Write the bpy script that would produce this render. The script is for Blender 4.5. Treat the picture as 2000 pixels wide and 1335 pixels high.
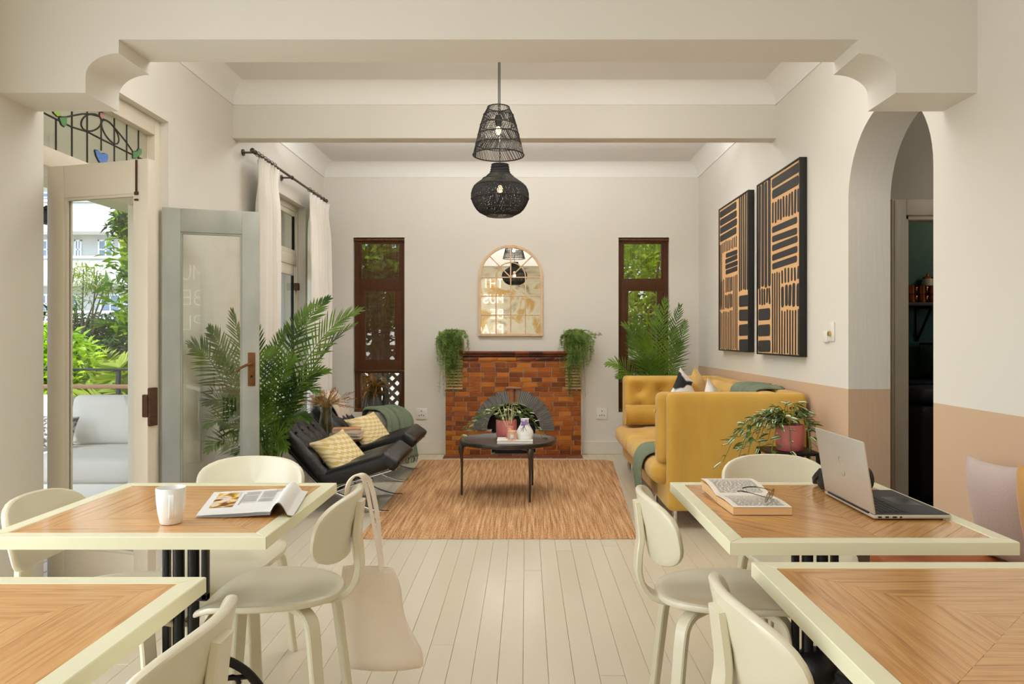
import bpy, bmesh, math, random
from mathutils import Vector, Matrix

for o in list(bpy.data.objects):
    bpy.data.objects.remove(o, do_unlink=True)
SC = bpy.context.scene
COL = SC.collection
RND = random.Random(11)
PI = math.pi
U = RND.uniform

# ------------------------------------------------------------------ camera, sky, sun, lights, exposure
FPX, EYE = 1434.0, 1.25                      # focal length in pixels of the 2000 px wide frame, eye height
cam_d = bpy.data.cameras.new('camera')
cam_d.sensor_width = 36.0
cam_d.lens = 36.0 * FPX / 2000.0
cam_d.shift_x = -27.0 / 2000.0
cam_d.shift_y = -7.5 / 2000.0
cam_d.clip_start = 0.05
cam_d.clip_end = 300
cam = bpy.data.objects.new('camera', cam_d)
cam.location = (0, 0, EYE)
cam.rotation_euler = (PI / 2, 0, 0)
COL.objects.link(cam)
SC.camera = cam

SC.view_settings.view_transform = 'Standard'
SC.view_settings.look = 'None'
SC.view_settings.gamma = 1.0
SC.view_settings.use_curve_mapping = False
SC.view_settings.exposure = 0.0
SC.cycles.max_bounces = 10
SC.cycles.diffuse_bounces = 5
SC.cycles.glossy_bounces = 4
SC.cycles.transparent_max_bounces = 16
SC.cycles.transmission_bounces = 6
SC.cycles.sample_clamp_indirect = 6.0
SC.cycles.caustics_reflective = False
SC.cycles.caustics_refractive = False

world = bpy.data.worlds.new('sky')
SC.world = world
world.use_nodes = True
wn = world.node_tree
sky = wn.nodes.new('ShaderNodeTexSky')
sky.sky_type = 'NISHITA'
sky.sun_disc = False
sky.sun_elevation = math.radians(52)
sky.sun_rotation = math.radians(230)
sky.air_density = 1.0
sky.dust_density = 1.5
wn.links.new(sky.outputs[0], wn.nodes['Background'].inputs[0])
wn.nodes['Background'].inputs[1].default_value = 0.48


def lamp(name, kind, loc, energy, color=(1, 1, 1), rot=(0, 0, 0), size=None, spread=None):
    d = bpy.data.lights.new(name, kind)
    d.energy = energy
    d.color = color
    if kind == 'AREA':
        d.shape = 'RECTANGLE'
        d.size, d.size_y = size
        if spread:
            d.spread = spread
    o = bpy.data.objects.new(name, d)
    o.location = loc
    o.rotation_euler = rot
    COL.objects.link(o)
    return o


sun = lamp('sun', 'SUN', (-10, -8, 14), 5.0, (1.0, 0.95, 0.86))
sun.rotation_euler = Vector((0.52, 0.50, -0.85)).to_track_quat('-Z', 'Y').to_euler()
sun.data.angle = math.radians(0.6)
WARM = (1.0, 0.99, 0.975)
DAY = (0.93, 0.97, 1.0)
# area lamps added in the two unseen front-room windows, standing in for daylight
lamp('front_window_fill', 'AREA', (-2.22, 1.55, 1.21), 40, DAY, (0, -PI / 2, 0), (2.2, 1.5))
lamp('front_window_fill', 'AREA', (-2.22, -0.75, 1.60), 34, DAY, (0, -PI / 2, 0), (1.45, 1.5))
# unseen fills added without fixtures: panels facing down, then uplights hidden behind the beams
lamp('ceiling_fill', 'AREA', (-0.2, 0.8, 3.08), 12, WARM, (0, 0, 0), (2.4, 1.6))
lamp('ceiling_fill', 'AREA', (-0.16, 4.05, 3.08), 14, WARM, (0, 0, 0), (2.6, 0.8))
lamp('ceiling_fill', 'AREA', (-0.16, 6.25, 3.08), 13, WARM, (0, 0, 0), (2.6, 0.8))
lamp('beam_fill', 'AREA', (-0.16, 3.55, 2.72), 38, WARM, (PI, 0, 0), (3.2, 0.35))
lamp('beam_fill', 'AREA', (-0.16, 6.28, 2.97), 46, WARM, (PI - 0.45, 0, 0), (3.2, 0.25))
lamp('passage_fill', 'POINT', (3.3, 3.0, 2.75), 9, WARM).data.shadow_soft_size = 0.08  # unseen fill added to brighten the dark passage

# ------------------------------------------------------------------ materials
MATS = {}


def new_mat(name):
    m = bpy.data.materials.new(name)
    m.use_nodes = True
    nt = m.node_tree
    return m, nt, nt.nodes, nt.links, nt.nodes['Principled BSDF']


def lin(c):
    return tuple(((x / 255.0) / 12.92 if x / 255.0 <= 0.04045 else ((x / 255.0 + 0.055) / 1.055) ** 2.4) for x in c)


def pm(name, rgb, rough=0.5, metal=0.0, var=0.08, vscale=6.0, bump=0.0, bscale=40.0, coat=0.0, rndvar=0.0,
       stretch=(1, 1, 1), spec=None, sheen=0.0, alpha=None, coords='Object', transm=0.0):
    """A procedural paint, cloth or metal: colour broken up by noise, optional fine relief. rgb is the surface colour in sRGB 0-255."""
    if name in MATS:
        return MATS[name]
    m, nt, N, L, b = new_mat(name)
    c = lin(rgb)
    tc = N.new('ShaderNodeTexCoord')
    mp = N.new('ShaderNodeMapping')
    mp.inputs['Scale'].default_value = stretch
    L.new(N.new('ShaderNodeNewGeometry').outputs['Position'] if coords == 'World' else tc.outputs[coords], mp.inputs[0])
    nz = N.new('ShaderNodeTexNoise')
    nz.inputs['Scale'].default_value = vscale
    nz.inputs['Detail'].default_value = 5
    L.new(mp.outputs[0], nz.inputs[0])
    mx = N.new('ShaderNodeMix')
    mx.data_type = 'RGBA'
    mx.inputs[6].default_value = tuple(x * (1 - var) for x in c) + (1,)
    mx.inputs[7].default_value = tuple(min(1, x * (1 + var)) for x in c) + (1,)
    L.new(nz.outputs[0], mx.inputs[0])
    out = mx.outputs[2]
    if rndvar:
        oi = N.new('ShaderNodeObjectInfo')
        hs = N.new('ShaderNodeHueSaturation')
        mr = N.new('ShaderNodeMapRange')
        mr.inputs[3].default_value = 1 - rndvar
        mr.inputs[4].default_value = 1 + rndvar
        L.new(oi.outputs['Random'], mr.inputs[0])
        L.new(mr.outputs[0], hs.inputs['Value'])
        L.new(out, hs.inputs['Color'])
        out = hs.outputs[0]
    L.new(out, b.inputs['Base Color'])
    b.inputs['Roughness'].default_value = rough
    b.inputs['Metallic'].default_value = metal
    b.inputs['Coat Weight'].default_value = coat
    b.inputs['Coat Roughness'].default_value = 0.1
    if spec is not None:
        b.inputs['Specular IOR Level'].default_value = spec
    if sheen:
        b.inputs['Sheen Weight'].default_value = sheen
    if transm:
        b.inputs['Transmission Weight'].default_value = transm
    if alpha is not None:
        b.inputs['Alpha'].default_value = alpha
    if bump:
        n2 = N.new('ShaderNodeTexNoise')
        n2.inputs['Scale'].default_value = bscale
        n2.inputs['Detail'].default_value = 4
        L.new(mp.outputs[0], n2.inputs[0])
        bp = N.new('ShaderNodeBump')
        bp.inputs['Strength'].default_value = bump
        bp.inputs['Distance'].default_value = 0.01
        L.new(n2.outputs[0], bp.inputs['Height'])
        L.new(bp.outputs[0], b.inputs['Normal'])
    MATS[name] = m
    return m


def two_tone(name, ramp, scale, rough=0.5, stretch=(1, 1, 1), bump=0.0, coat=0.0, rnd=False, metal=0.0, detail=6, distort=0.0, coords='Object', rot=(0, 0, 0)):
    """Noise through a colour ramp; with rnd each object starts at another place of the noise."""
    if name in MATS:
        return MATS[name]
    m, nt, N, L, b = new_mat(name)
    tc = N.new('ShaderNodeTexCoord')
    mp = N.new('ShaderNodeMapping')
    mp.inputs['Scale'].default_value = stretch
    mp.inputs['Rotation'].default_value = rot
    L.new(N.new('ShaderNodeNewGeometry').outputs['Position'] if coords == 'World' else tc.outputs[coords], mp.inputs[0])
    src = mp.outputs[0]
    if rnd:
        oi = N.new('ShaderNodeObjectInfo')
        mu = N.new('ShaderNodeMath')
        mu.operation = 'MULTIPLY'
        mu.inputs[1].default_value = 57.0
        L.new(oi.outputs['Random'], mu.inputs[0])
        ad = N.new('ShaderNodeVectorMath')
        ad.operation = 'ADD'
        L.new(src, ad.inputs[0])
        L.new(mu.outputs[0], ad.inputs[1])
        src = ad.outputs[0]
    nz = N.new('ShaderNodeTexNoise')
    nz.inputs['Scale'].default_value = scale
    nz.inputs['Detail'].default_value = detail
    nz.inputs['Distortion'].default_value = distort
    L.new(src, nz.inputs[0])
    cr = N.new('ShaderNodeValToRGB')
    e = cr.color_ramp.elements
    while len(e) < len(ramp):
        e.new(0.5)
    for i, (p, c) in enumerate(ramp):
        e[i].position = p
        e[i].color = lin(c) + (1,)
    L.new(nz.outputs[0], cr.inputs[0])
    L.new(cr.outputs[0], b.inputs['Base Color'])
    b.inputs['Roughness'].default_value = rough
    b.inputs['Metallic'].default_value = metal
    b.inputs['Coat Weight'].default_value = coat
    b.inputs['Coat Roughness'].default_value = 0.12
    if bump:
        bp = N.new('ShaderNodeBump')
        bp.inputs['Strength'].default_value = bump
        bp.inputs['Distance'].default_value = 0.005
        L.new(nz.outputs[0], bp.inputs['Height'])
        L.new(bp.outputs[0], b.inputs['Normal'])
    MATS[name] = m
    return m


def glass_mat(name, tint=(250, 252, 250), refl=1.0, rough=0.0, haze=0.0):
    """Thin window glass: clear, with the mirror reflection that its angle gives."""
    if name in MATS:
        return MATS[name]
    m, nt, N, L, b = new_mat(name)
    N.remove(b)
    tr = N.new('ShaderNodeBsdfTransparent')
    tr.inputs[0].default_value = lin(tint) + (1,)
    gl = N.new('ShaderNodeBsdfGlossy')
    gl.inputs['Roughness'].default_value = rough
    lw = N.new('ShaderNodeLayerWeight')
    lw.inputs[0].default_value = 0.5
    pw = N.new('ShaderNodeMath')
    pw.operation = 'POWER'
    pw.inputs[1].default_value = 4.0
    L.new(lw.outputs['Facing'], pw.inputs[0])
    mu = N.new('ShaderNodeMath')
    mu.operation = 'MULTIPLY_ADD'
    mu.use_clamp = True
    mu.inputs[1].default_value = 0.85
    mu.inputs[2].default_value = 0.045 * refl
    L.new(pw.outputs[0], mu.inputs[0])
    mx = N.new('ShaderNodeMixShader')
    L.new(mu.outputs[0], mx.inputs[0])
    L.new(tr.outputs[0], mx.inputs[1])
    L.new(gl.outputs[0], mx.inputs[2])
    res = mx.outputs[0]
    if haze:
        df = N.new('ShaderNodeBsdfTranslucent')
        df.inputs[0].default_value = lin((240, 240, 235)) + (1,)
        m2 = N.new('ShaderNodeMixShader')
        m2.inputs[0].default_value = haze
        L.new(res, m2.inputs[1])
        L.new(df.outputs[0], m2.inputs[2])
        res = m2.outputs[0]
    L.new(res, N['Material Output'].inputs[0])
    MATS[name] = m
    return m


def leaf_mat(name, rgb, rgb2, rough=0.4, trans=0.35, vscale=9.0):
    """A leaf: two greens mixed by noise and by object, part of the light passes through."""
    if name in MATS:
        return MATS[name]
    m, nt, N, L, b = new_mat(name)
    tc = N.new('ShaderNodeTexCoord')
    nz = N.new('ShaderNodeTexNoise')
    nz.inputs['Scale'].default_value = vscale
    nz.inputs['Detail'].default_value = 3
    L.new(tc.outputs['Object'], nz.inputs[0])
    cr = N.new('ShaderNodeValToRGB')
    cr.color_ramp.elements[0].position = 0.38
    cr.color_ramp.elements[1].position = 0.62
    cr.color_ramp.elements[0].color = lin(rgb) + (1,)
    cr.color_ramp.elements[1].color = lin(rgb2) + (1,)
    L.new(nz.outputs[0], cr.inputs[0])
    L.new(cr.outputs[0], b.inputs['Base Color'])
    b.inputs['Roughness'].default_value = rough
    tl = N.new('ShaderNodeBsdfTranslucent')
    hs = N.new('ShaderNodeHueSaturation')
    hs.inputs['Saturation'].default_value = 1.15
    hs.inputs['Value'].default_value = 1.3
    L.new(cr.outputs[0], hs.inputs['Color'])
    L.new(hs.outputs[0], tl.inputs[0])
    mx = N.new('ShaderNodeMixShader')
    mx.inputs[0].default_value = trans
    L.new(b.outputs[0], mx.inputs[1])
    L.new(tl.outputs[0], mx.inputs[2])
    L.new(mx.outputs[0], N['Material Output'].inputs[0])
    MATS[name] = m
    return m


WALL = (225, 221, 212)
M_wall = pm('wall_plaster', WALL, 0.75, var=0.03, vscale=1.6, bump=0.10, bscale=14)
M_ceil = pm('ceiling_paint', (228, 226, 223), 0.8, var=0.02, vscale=1.2, bump=0.05, bscale=10)
M_corn = pm('cornice_paint', (234, 232, 227), 0.7, var=0.02)
M_trim = pm('joinery_paint', (222, 213, 196), 0.38, var=0.04, vscale=5, bump=0.08, bscale=30)
M_base = pm('baseboard_paint', (226, 220, 208), 0.4, var=0.03)
M_black = pm('black_iron', (16, 16, 17), 0.45, metal=0.2, var=0.3, vscale=30, bump=0.15, bscale=90)
M_chair = pm('cream_lacquer', (222, 215, 190), 0.32, var=0.04, vscale=4, coat=0.25, bump=0.05, bscale=25)
M_border = pm('pale_yellow_paint', (233, 229, 197), 0.36, var=0.05, vscale=7, bump=0.08, bscale=30)
M_chrome = pm('chrome', (205, 205, 205), 0.16, metal=1.0, var=0.02)
M_brass = pm('aged_brass', (120, 84, 52), 0.42, metal=0.85, var=0.25, vscale=30)
M_rust = pm('rusty_lock', (84, 56, 40), 0.7, metal=0.4, var=0.5, vscale=60, bump=0.4, bscale=120)
M_white = pm('white_ceramic', (238, 238, 236), 0.22, var=0.01)
M_plastic = pm('white_plastic', (232, 229, 221), 0.35, var=0.01)
M_dark = pm('dark_void', (20, 18, 17), 0.9, var=0.3)
M_pink = pm('pink_pot_glaze', (205, 116, 112), 0.5, var=0.06)
M_soil = pm('potting_soil', (44, 32, 24), 0.95, var=0.4, vscale=80, bump=0.6, bscale=150)
M_glass = glass_mat('window_glass', refl=1.7)
M_vase = glass_mat('vase_glass', (232, 238, 236), 1.3)
M_palm = leaf_mat('palm_leaf', (50, 82, 28), (112, 144, 54), 0.3, 0.22, 5)
M_stem = pm('green_stem', (110, 128, 58), 0.5, var=0.2)

# ------------------------------------------------------------------ mesh helpers


class MB:
    def __init__(s):
        s.v, s.f = [], []

    def add(s, v, f):
        o = len(s.v)
        s.v += [tuple(p) for p in v]
        s.f += [tuple(i + o for i in q) for q in f]
        return s

    def box(s, x0, x1, y0, y1, z0, z1):
        return s.add([(x0, y0, z0), (x1, y0, z0), (x1, y1, z0), (x0, y1, z0), (x0, y0, z1), (x1, y0, z1), (x1, y1, z1), (x0, y1, z1)],
                     [(0, 3, 2, 1), (4, 5, 6, 7), (0, 1, 5, 4), (1, 2, 6, 5), (2, 3, 7, 6), (3, 0, 4, 7)])

    def rbox(s, x0, x1, y0, y1, z0, z1, r=0.004, seg=2):
        bm = bmesh.new()
        bmesh.ops.create_cube(bm, size=1)
        for v in bm.verts:
            v.co = (x0 + (v.co.x + .5) * (x1 - x0), y0 + (v.co.y + .5) * (y1 - y0), z0 + (v.co.z + .5) * (z1 - z0))
        r = min(r, 0.49 * min(abs(x1 - x0), abs(y1 - y0), abs(z1 - z0)))
        bmesh.ops.bevel(bm, geom=list(bm.edges), offset=r, segments=seg, profile=0.5, affect='EDGES')
        bm.verts.ensure_lookup_table()
        s.add([v.co[:] for v in bm.verts], [[v.index for v in f.verts] for f in bm.faces])
        bm.free()
        return s

    def tube(s, pts, rad, n=8, cap=True):
        pts = [Vector(p) for p in pts]
        k = len(pts)
        rads = rad if isinstance(rad, (list, tuple)) else [rad] * k
        rings = []
        t0 = (pts[1] - pts[0]).normalized()
        a = Vector((0, 0, 1)) if abs(t0.z) < 0.9 else Vector((1, 0, 0))
        nrm = t0.cross(a).normalized()
        for i, p in enumerate(pts):
            t = (pts[min(i + 1, k - 1)] - pts[max(i - 1, 0)])
            if t.length < 1e-9:
                t = t0
            t.normalize()
            nrm = (nrm - t * nrm.dot(t))
            if nrm.length < 1e-6:
                nrm = t.orthogonal()
            nrm.normalize()
            b = t.cross(nrm)
            rings.append([p + (nrm * math.cos(2 * PI * j / n) + b * math.sin(2 * PI * j / n)) * rads[i] for j in range(n)])
        v = [q for r in rings for q in r]
        f = [(i * n + j, i * n + (j + 1) % n, (i + 1) * n + (j + 1) % n, (i + 1) * n + j) for i in range(k - 1) for j in range(n)]
        if cap:
            f += [tuple(range(n - 1, -1, -1)), tuple((k - 1) * n + j for j in range(n))]
        return s.add(v, f)

    def lathe(s, prof, n=28, c=(0, 0, 0)):
        v, f = [], []
        k = len(prof)
        for r, z in prof:
            for j in range(n):
                v.append((c[0] + r * math.cos(2 * PI * j / n), c[1] + r * math.sin(2 * PI * j / n), c[2] + z))
        for i in range(k - 1):
            for j in range(n):
                f.append((i * n + j, i * n + (j + 1) % n, (i + 1) * n + (j + 1) % n, (i + 1) * n + j))
        if prof[0][0] > 1e-5:
            f.append(tuple(range(n - 1, -1, -1)))
        if prof[-1][0] > 1e-5:
            f.append(tuple((k - 1) * n + j for j in range(n)))
        return s.add(v, f)

    def prism(s, poly, axis, a, b):
        """Extrude a 2-D polygon along axis 0/1/2 from a to b; the polygon lies in the other two axes in order."""
        def P(p, h):
            q = list(p)
            q.insert(axis, h)
            return tuple(q)
        n = len(poly)
        v = [P(p, a) for p in poly] + [P(p, b) for p in poly]
        f = [tuple(range(n)), tuple(range(2 * n - 1, n - 1, -1))] + [(i, (i + 1) % n, n + (i + 1) % n, n + i) for i in range(n)]
        return s.add(v, f)

    def grid(s, nu, nv, fn, closed=False):
        v = [fn(i / (nu if closed else nu - 1), j / (nv - 1)) for i in range(nu) for j in range(nv)]
        f = []
        for i in range(nu if closed else nu - 1):
            for j in range(nv - 1):
                k = (i + 1) % nu
                f.append((i * nv + j, k * nv + j, k * nv + j + 1, i * nv + j + 1))
        return s.add(v, f)

    def strap(s, pts, wdir, w, th):
        """Sweep a flat bar (width w along wdir, thickness th) along pts."""
        pts = [Vector(p) for p in pts]
        wd = Vector(wdir).normalized()
        k = len(pts)
        v, f = [], []
        for i, p in enumerate(pts):
            t = (pts[min(i + 1, k - 1)] - pts[max(i - 1, 0)]).normalized()
            n = t.cross(wd).normalized()
            ww = w[i] if isinstance(w, (list, tuple)) else w
            tt = th[i] if isinstance(th, (list, tuple)) else th
            c = min(ww, tt) * 0.18
            a, b = ww / 2, tt / 2
            for x, y in ((-a + c, -b), (a - c, -b), (a, -b + c), (a, b - c), (a - c, b), (-a + c, b), (-a, b - c), (-a, -b + c)):
                v.append(p + wd * x + n * y)
        for i in range(k - 1):
            for j in range(8):
                f.append((i * 8 + j, i * 8 + (j + 1) % 8, (i + 1) * 8 + (j + 1) % 8, (i + 1) * 8 + j))
        f += [tuple(range(7, -1, -1)), tuple((k - 1) * 8 + j for j in range(8))]
        return s.add(v, f)

    def ball(s, c, r, n=10, sc=(1, 1, 1)):
        m = n // 2 + 1
        v = [(c[0], c[1], c[2] - r * sc[2])]
        for i in range(1, m):
            t = -PI / 2 + PI * i / m
            for j in range(n):
                v.append((c[0] + r * sc[0] * math.cos(t) * math.cos(2 * PI * j / n), c[1] + r * sc[1] * math.cos(t) * math.sin(2 * PI * j / n), c[2] + r * sc[2] * math.sin(t)))
        v.append((c[0], c[1], c[2] + r * sc[2]))
        f = [(0, 1 + (j + 1) % n, 1 + j) for j in range(n)]
        for i in range(m - 2):
            for j in range(n):
                f.append((1 + i * n + j, 1 + i * n + (j + 1) % n, 1 + (i + 1) * n + (j + 1) % n, 1 + (i + 1) * n + j))
        o = 1 + (m - 2) * n
        f += [(o + j, o + (j + 1) % n, len(v) - 1) for j in range(n)]
        return s.add(v, f)

    def soft(s, x0, x1, y0, y1, z0, z1, r=0.05, n=(12, 12, 12), bulge=(0, 0, 0), dents=()):
        """Upholstered block: rounded edges, puffed faces, button dents [(x, y, z, radius, depth)] pulled towards the middle plane along dent axis."""
        c = Vector(((x0 + x1) / 2, (y0 + y1) / 2, (z0 + z1) / 2))
        h = Vector(((x1 - x0) / 2, (y1 - y0) / 2, (z1 - z0) / 2))
        r = min(r, h.x * .98, h.y * .98, h.z * .98)
        ids, v, f = {}, [], []

        def vert(i, j, k):
            key = (i, j, k)
            if key not in ids:
                q = []
                for a, m, hh in ((i, n[0], h.x), (j, n[1], h.y), (k, n[2], h.z)):
                    t = 2.0 * a / m - 1
                    q.append(t)
                p = Vector([hh * (1 - (1 - abs(t)) ** 1.25 if hh > 2.5 * r else abs(t)) * (1 if t >= 0 else -1) for t, hh in zip(q, h)])
                inner = Vector([max(-hh + r, min(hh - r, x)) for x, hh in zip(p, h)])
                d = p - inner
                if d.length > 1e-9:
                    # the cube surface point slides onto the rounded edge
                    p = inner + d.normalized() * r
                for ax in range(3):
                    if bulge[ax]:
                        o1, o2 = [a for a in range(3) if a != ax]
                        amt = (1 - min(1, abs(p[o1] / h[o1])) ** 2.5) * (1 - min(1, abs(p[o2] / h[o2])) ** 2.5)
                        if abs(q[ax]) > 0.999:
                            p[ax] += bulge[ax] * amt * (1 if q[ax] > 0 else -1)
                p = p + c
                for dx, dy, dz, rad, dep, ax in dents:
                    dd = (Vector((dx, dy, dz)) - p)
                    dd2 = math.exp(-(dd.length / rad) ** 2)
                    p[ax] += dep * dd2
                ids[key] = len(v)
                v.append(p)
            return ids[key]
        for ax in range(3):
            o1, o2 = [a for a in range(3) if a != ax]
            for side in (0, n[ax]):
                for a in range(n[o1]):
                    for b in range(n[o2]):
                        q = []
                        for da, db in ((0, 0), (1, 0), (1, 1), (0, 1)):
                            k = [0, 0, 0]
                            k[ax], k[o1], k[o2] = side, a + da, b + db
                            q.append(vert(*k))
                        f.append(tuple(q))
        return s.add(v, f)

    def pillow(s, w, h, t, n=14, M=None):
        """Scatter cushion standing in its local x-z plane, t thick along y."""
        v, f = [], []
        for side in (1, -1):
            o = len(v)
            for i in range(n + 1):
                for j in range(n + 1):
                    a, b = 2 * i / n - 1, 2 * j / n - 1
                    x = a * w / 2 * (1 - 0.09 * (1 - b * b) * abs(a) ** 3)
                    z = b * h / 2 * (1 - 0.09 * (1 - a * a) * abs(b) ** 3)
                    y = side * t / 2 * ((1 - abs(a) ** 2.4) * (1 - abs(b) ** 2.4)) ** 0.55
                    v.append((x, y, z))
            for i in range(n):
                for j in range(n):
                    q = (o + i * (n + 1) + j, o + (i + 1) * (n + 1) + j, o + (i + 1) * (n + 1) + j + 1, o + i * (n + 1) + j + 1)
                    f.append(q if side < 0 else q[::-1])
        if M is not None:
            v = [M @ Vector(p) for p in v]
        return s.add(v, f)

    def shell(s, outline, fn, th, rings=6, n=40):
        """A curved plywood shell. outline(angle) -> (a, b); fn(a, b) -> (point, normal); rounded rim."""
        v, f = [], []
        lay = [(0.0001, .5), (.3, .5), (.55, .5), (.75, .5), (.88, .5), (.96, .5), (.99, .36), (1.0, .12)]
        full = [(r, h) for r, h in lay] + [(r, -h) for r, h in reversed(lay)]
        for r, h in full:
            for j in range(n):
                a, b = outline(2 * PI * j / n)
                p, nr = fn(a * r, b * r)
                v.append(Vector(p) + Vector(nr) * (h * th))
        k = len(full)
        for i in range(k - 1):
            for j in range(n):
                f.append((i * n + j, i * n + (j + 1) % n, (i + 1) * n + (j + 1) % n, (i + 1) * n + j))
        return s.add(v, f)

    def xf(s, M):
        s.v = [tuple(M @ Vector(p)) for p in s.v]
        return s


BASE = {}


def mesh_of(name, mb, mats, off=(0, 0, 0), sharp=38, recalc=True):
    me = bpy.data.meshes.new(name)
    ox, oy, oz = off
    me.from_pydata([(x - ox, y - oy, z - oz) for x, y, z in mb.v], [], mb.f)
    if recalc:
        bm = bmesh.new()
        bm.from_mesh(me)
        bmesh.ops.remove_doubles(bm, verts=bm.verts, dist=1e-6)
        bmesh.ops.recalc_face_normals(bm, faces=bm.faces)
        bm.to_mesh(me)
        bm.free()
    me.polygons.foreach_set('use_smooth', [True] * len(me.polygons))
    me.set_sharp_from_angle(angle=math.radians(sharp))
    for m in (mats if isinstance(mats, (list, tuple)) else [mats]):
        me.materials.append(m)
    return me


def tag(o, label=None, cat=None, group=None, kind=None):
    if label:
        o['label'] = label
    if cat:
        o['category'] = cat
    if group:
        o['group'] = group
    if kind:
        o['kind'] = kind
    return o


def part(name, mb, mat, parent=None, kind=None, label=None, sharp=38, recalc=True):
    """Link a mesh part; its builder works in world coordinates, so the base of the parent thing is taken off."""
    off = BASE.get(parent.name, (0, 0, 0)) if parent else (0, 0, 0)
    o = bpy.data.objects.new(name, mesh_of(name, mb, mat, off, sharp, recalc))
    COL.objects.link(o)
    if parent:
        o.parent = parent
        BASE[o.name] = off
    if kind:
        o['kind'] = kind
    if label:
        o['label'] = label
    return o


def thing(name, label, cat, loc=(0, 0, 0), group=None, kind=None, local=False):
    """An Empty at the thing's base. local=True: parts are built about the origin and the Empty is moved or turned afterwards."""
    o = bpy.data.objects.new(name, None)
    o.empty_display_size = 0.1
    COL.objects.link(o)
    o.location = loc
    BASE[o.name] = (0, 0, 0) if local else tuple(loc)
    return tag(o, label, cat, group, kind)


def single(name, mb, mat, label, cat, group=None, kind=None, sharp=38):
    """A thing that is one mesh; its origin is put at the middle of its base."""
    xs, ys, zs = zip(*mb.v)
    c = ((min(xs) + max(xs)) / 2, (min(ys) + max(ys)) / 2, min(zs))
    o = bpy.data.objects.new(name, mesh_of(name, mb, mat, c, sharp))
    o.location = c
    BASE[o.name] = c
    COL.objects.link(o)
    return tag(o, label, cat, group, kind)


def share(name, me, parent=None, loc=(0, 0, 0), rot=(0, 0, 0), scale=(1, 1, 1)):
    o = bpy.data.objects.new(name, me)
    COL.objects.link(o)
    o.parent = parent
    o.location, o.rotation_euler, o.scale = loc, rot, scale
    if parent:
        BASE[o.name] = BASE.get(parent.name, (0, 0, 0))
    return o


def copy_tree(o, parent=None):
    c = o.copy()
    COL.objects.link(c)
    if parent:
        c.parent = parent
    for ch in list(o.children):
        copy_tree(ch, c)
    return c


def px(x, y, Y):
    """World x and z of the point seen at pixel (x, y) when it lies Y metres away."""
    return (x - 1027.0) * Y / FPX, EYE - (y - 660.0) * Y / FPX


def onx(x, y, X):
    """World y and z of the point seen at pixel (x, y) when it lies in the plane x = X."""
    Y = X * FPX / (x - 1027.0)
    return Y, EYE - (y - 660.0) * Y / FPX


def arc(cx, cz, r, a0, a1, n):
    return [(cx + r * math.cos(math.radians(a0 + (a1 - a0) * i / n)), cz + r * math.sin(math.radians(a0 + (a1 - a0) * i / n))) for i in range(n + 1)]


def smooth(pts, n=8):
    """Catmull-Rom curve through pts."""
    P = [Vector(p) for p in pts]
    P = [P[0] * 2 - P[1]] + P + [P[-1] * 2 - P[-2]]
    out = []
    for i in range(1, len(P) - 2):
        for k in range(n):
            t = k / n
            a, b, c, d = P[i - 1], P[i], P[i + 1], P[i + 2]
            out.append(0.5 * ((2 * b) + (c - a) * t + (2 * a - 5 * b + 4 * c - d) * t * t + (3 * b - a - 3 * c + d) * t ** 3))
    out.append(P[-2])
    return out

# ------------------------------------------------------------------ the room
XL, XR, YB, YF = -2.184, 1.864, 7.93, -2.3
XO, XP = -2.40, 2.107            # outer face of the left wall, passage face of the right wall
ZC, ZK = 3.13, 2.985             # ceiling, foot of the cornice

M_floor = two_tone('floor_paint', [(0.25, (203, 192, 167)), (0.5, (209, 198, 174)), (0.75, (214, 204, 181))], 2.2, 0.33, (1.0, 0.35, 1.0), bump=0.06, coat=0.15, rnd=True, coords='World')
M_sub = two_tone('floor_joint_dirt', [(.40, (92, 76, 56)), (.50, (150, 134, 106)), (.62, (206, 192, 164))], 5.0, .9, (1, .8, 1), coords='World')

fl = single('floor', MB().box(XO + .01, XR, YF, YB, -.10, -.012), M_sub, 'cream painted floorboard floor of the lounge', 'floor', kind='structure')
PW = 0.0945
pl = MB()
c = .0011
x0, x1 = .0004, PW - .0004
pl.add([(x0, 0, -.012), (x1, 0, -.012), (x1, 1, -.012), (x0, 1, -.012), (x0, 0, -.0016), (x1, 0, -.0016), (x1, 1, -.0016), (x0, 1, -.0016),
        (x0 + c, .0006, 0), (x1 - c, .0006, 0), (x1 - c, .9994, 0), (x0 + c, .9994, 0)],
       [(0, 3, 2, 1), (0, 1, 5, 4), (1, 2, 6, 5), (2, 3, 7, 6), (3, 0, 4, 7), (4, 5, 9, 8), (5, 6, 10, 9), (6, 7, 11, 10), (7, 4, 8, 11), (8, 9, 10, 11)])
pl_me = mesh_of('plank', pl, M_floor, sharp=20)
fb = Vector(BASE['floor'])
ix = 0
xx = XL
while xx < XR - .01:
    y = YF - U(0, 2.0)
    w = min(1.0, (XR - xx) / PW)
    while y < YB:
        ln = U(1.5, 3.6)
        a, b = max(y, YF), min(y + ln, YB)
        if b - a > .15:
            p = share('plank', pl_me, fl, Vector((xx, a, U(-.0007, .0))) - fb, (0, 0, 0), (w, b - a - .0015, 1))
        y += ln
    xx += PW


def wall_boxes(boxes):
    m = MB()
    for b in boxes:
        m.box(*b)
    return m


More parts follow.
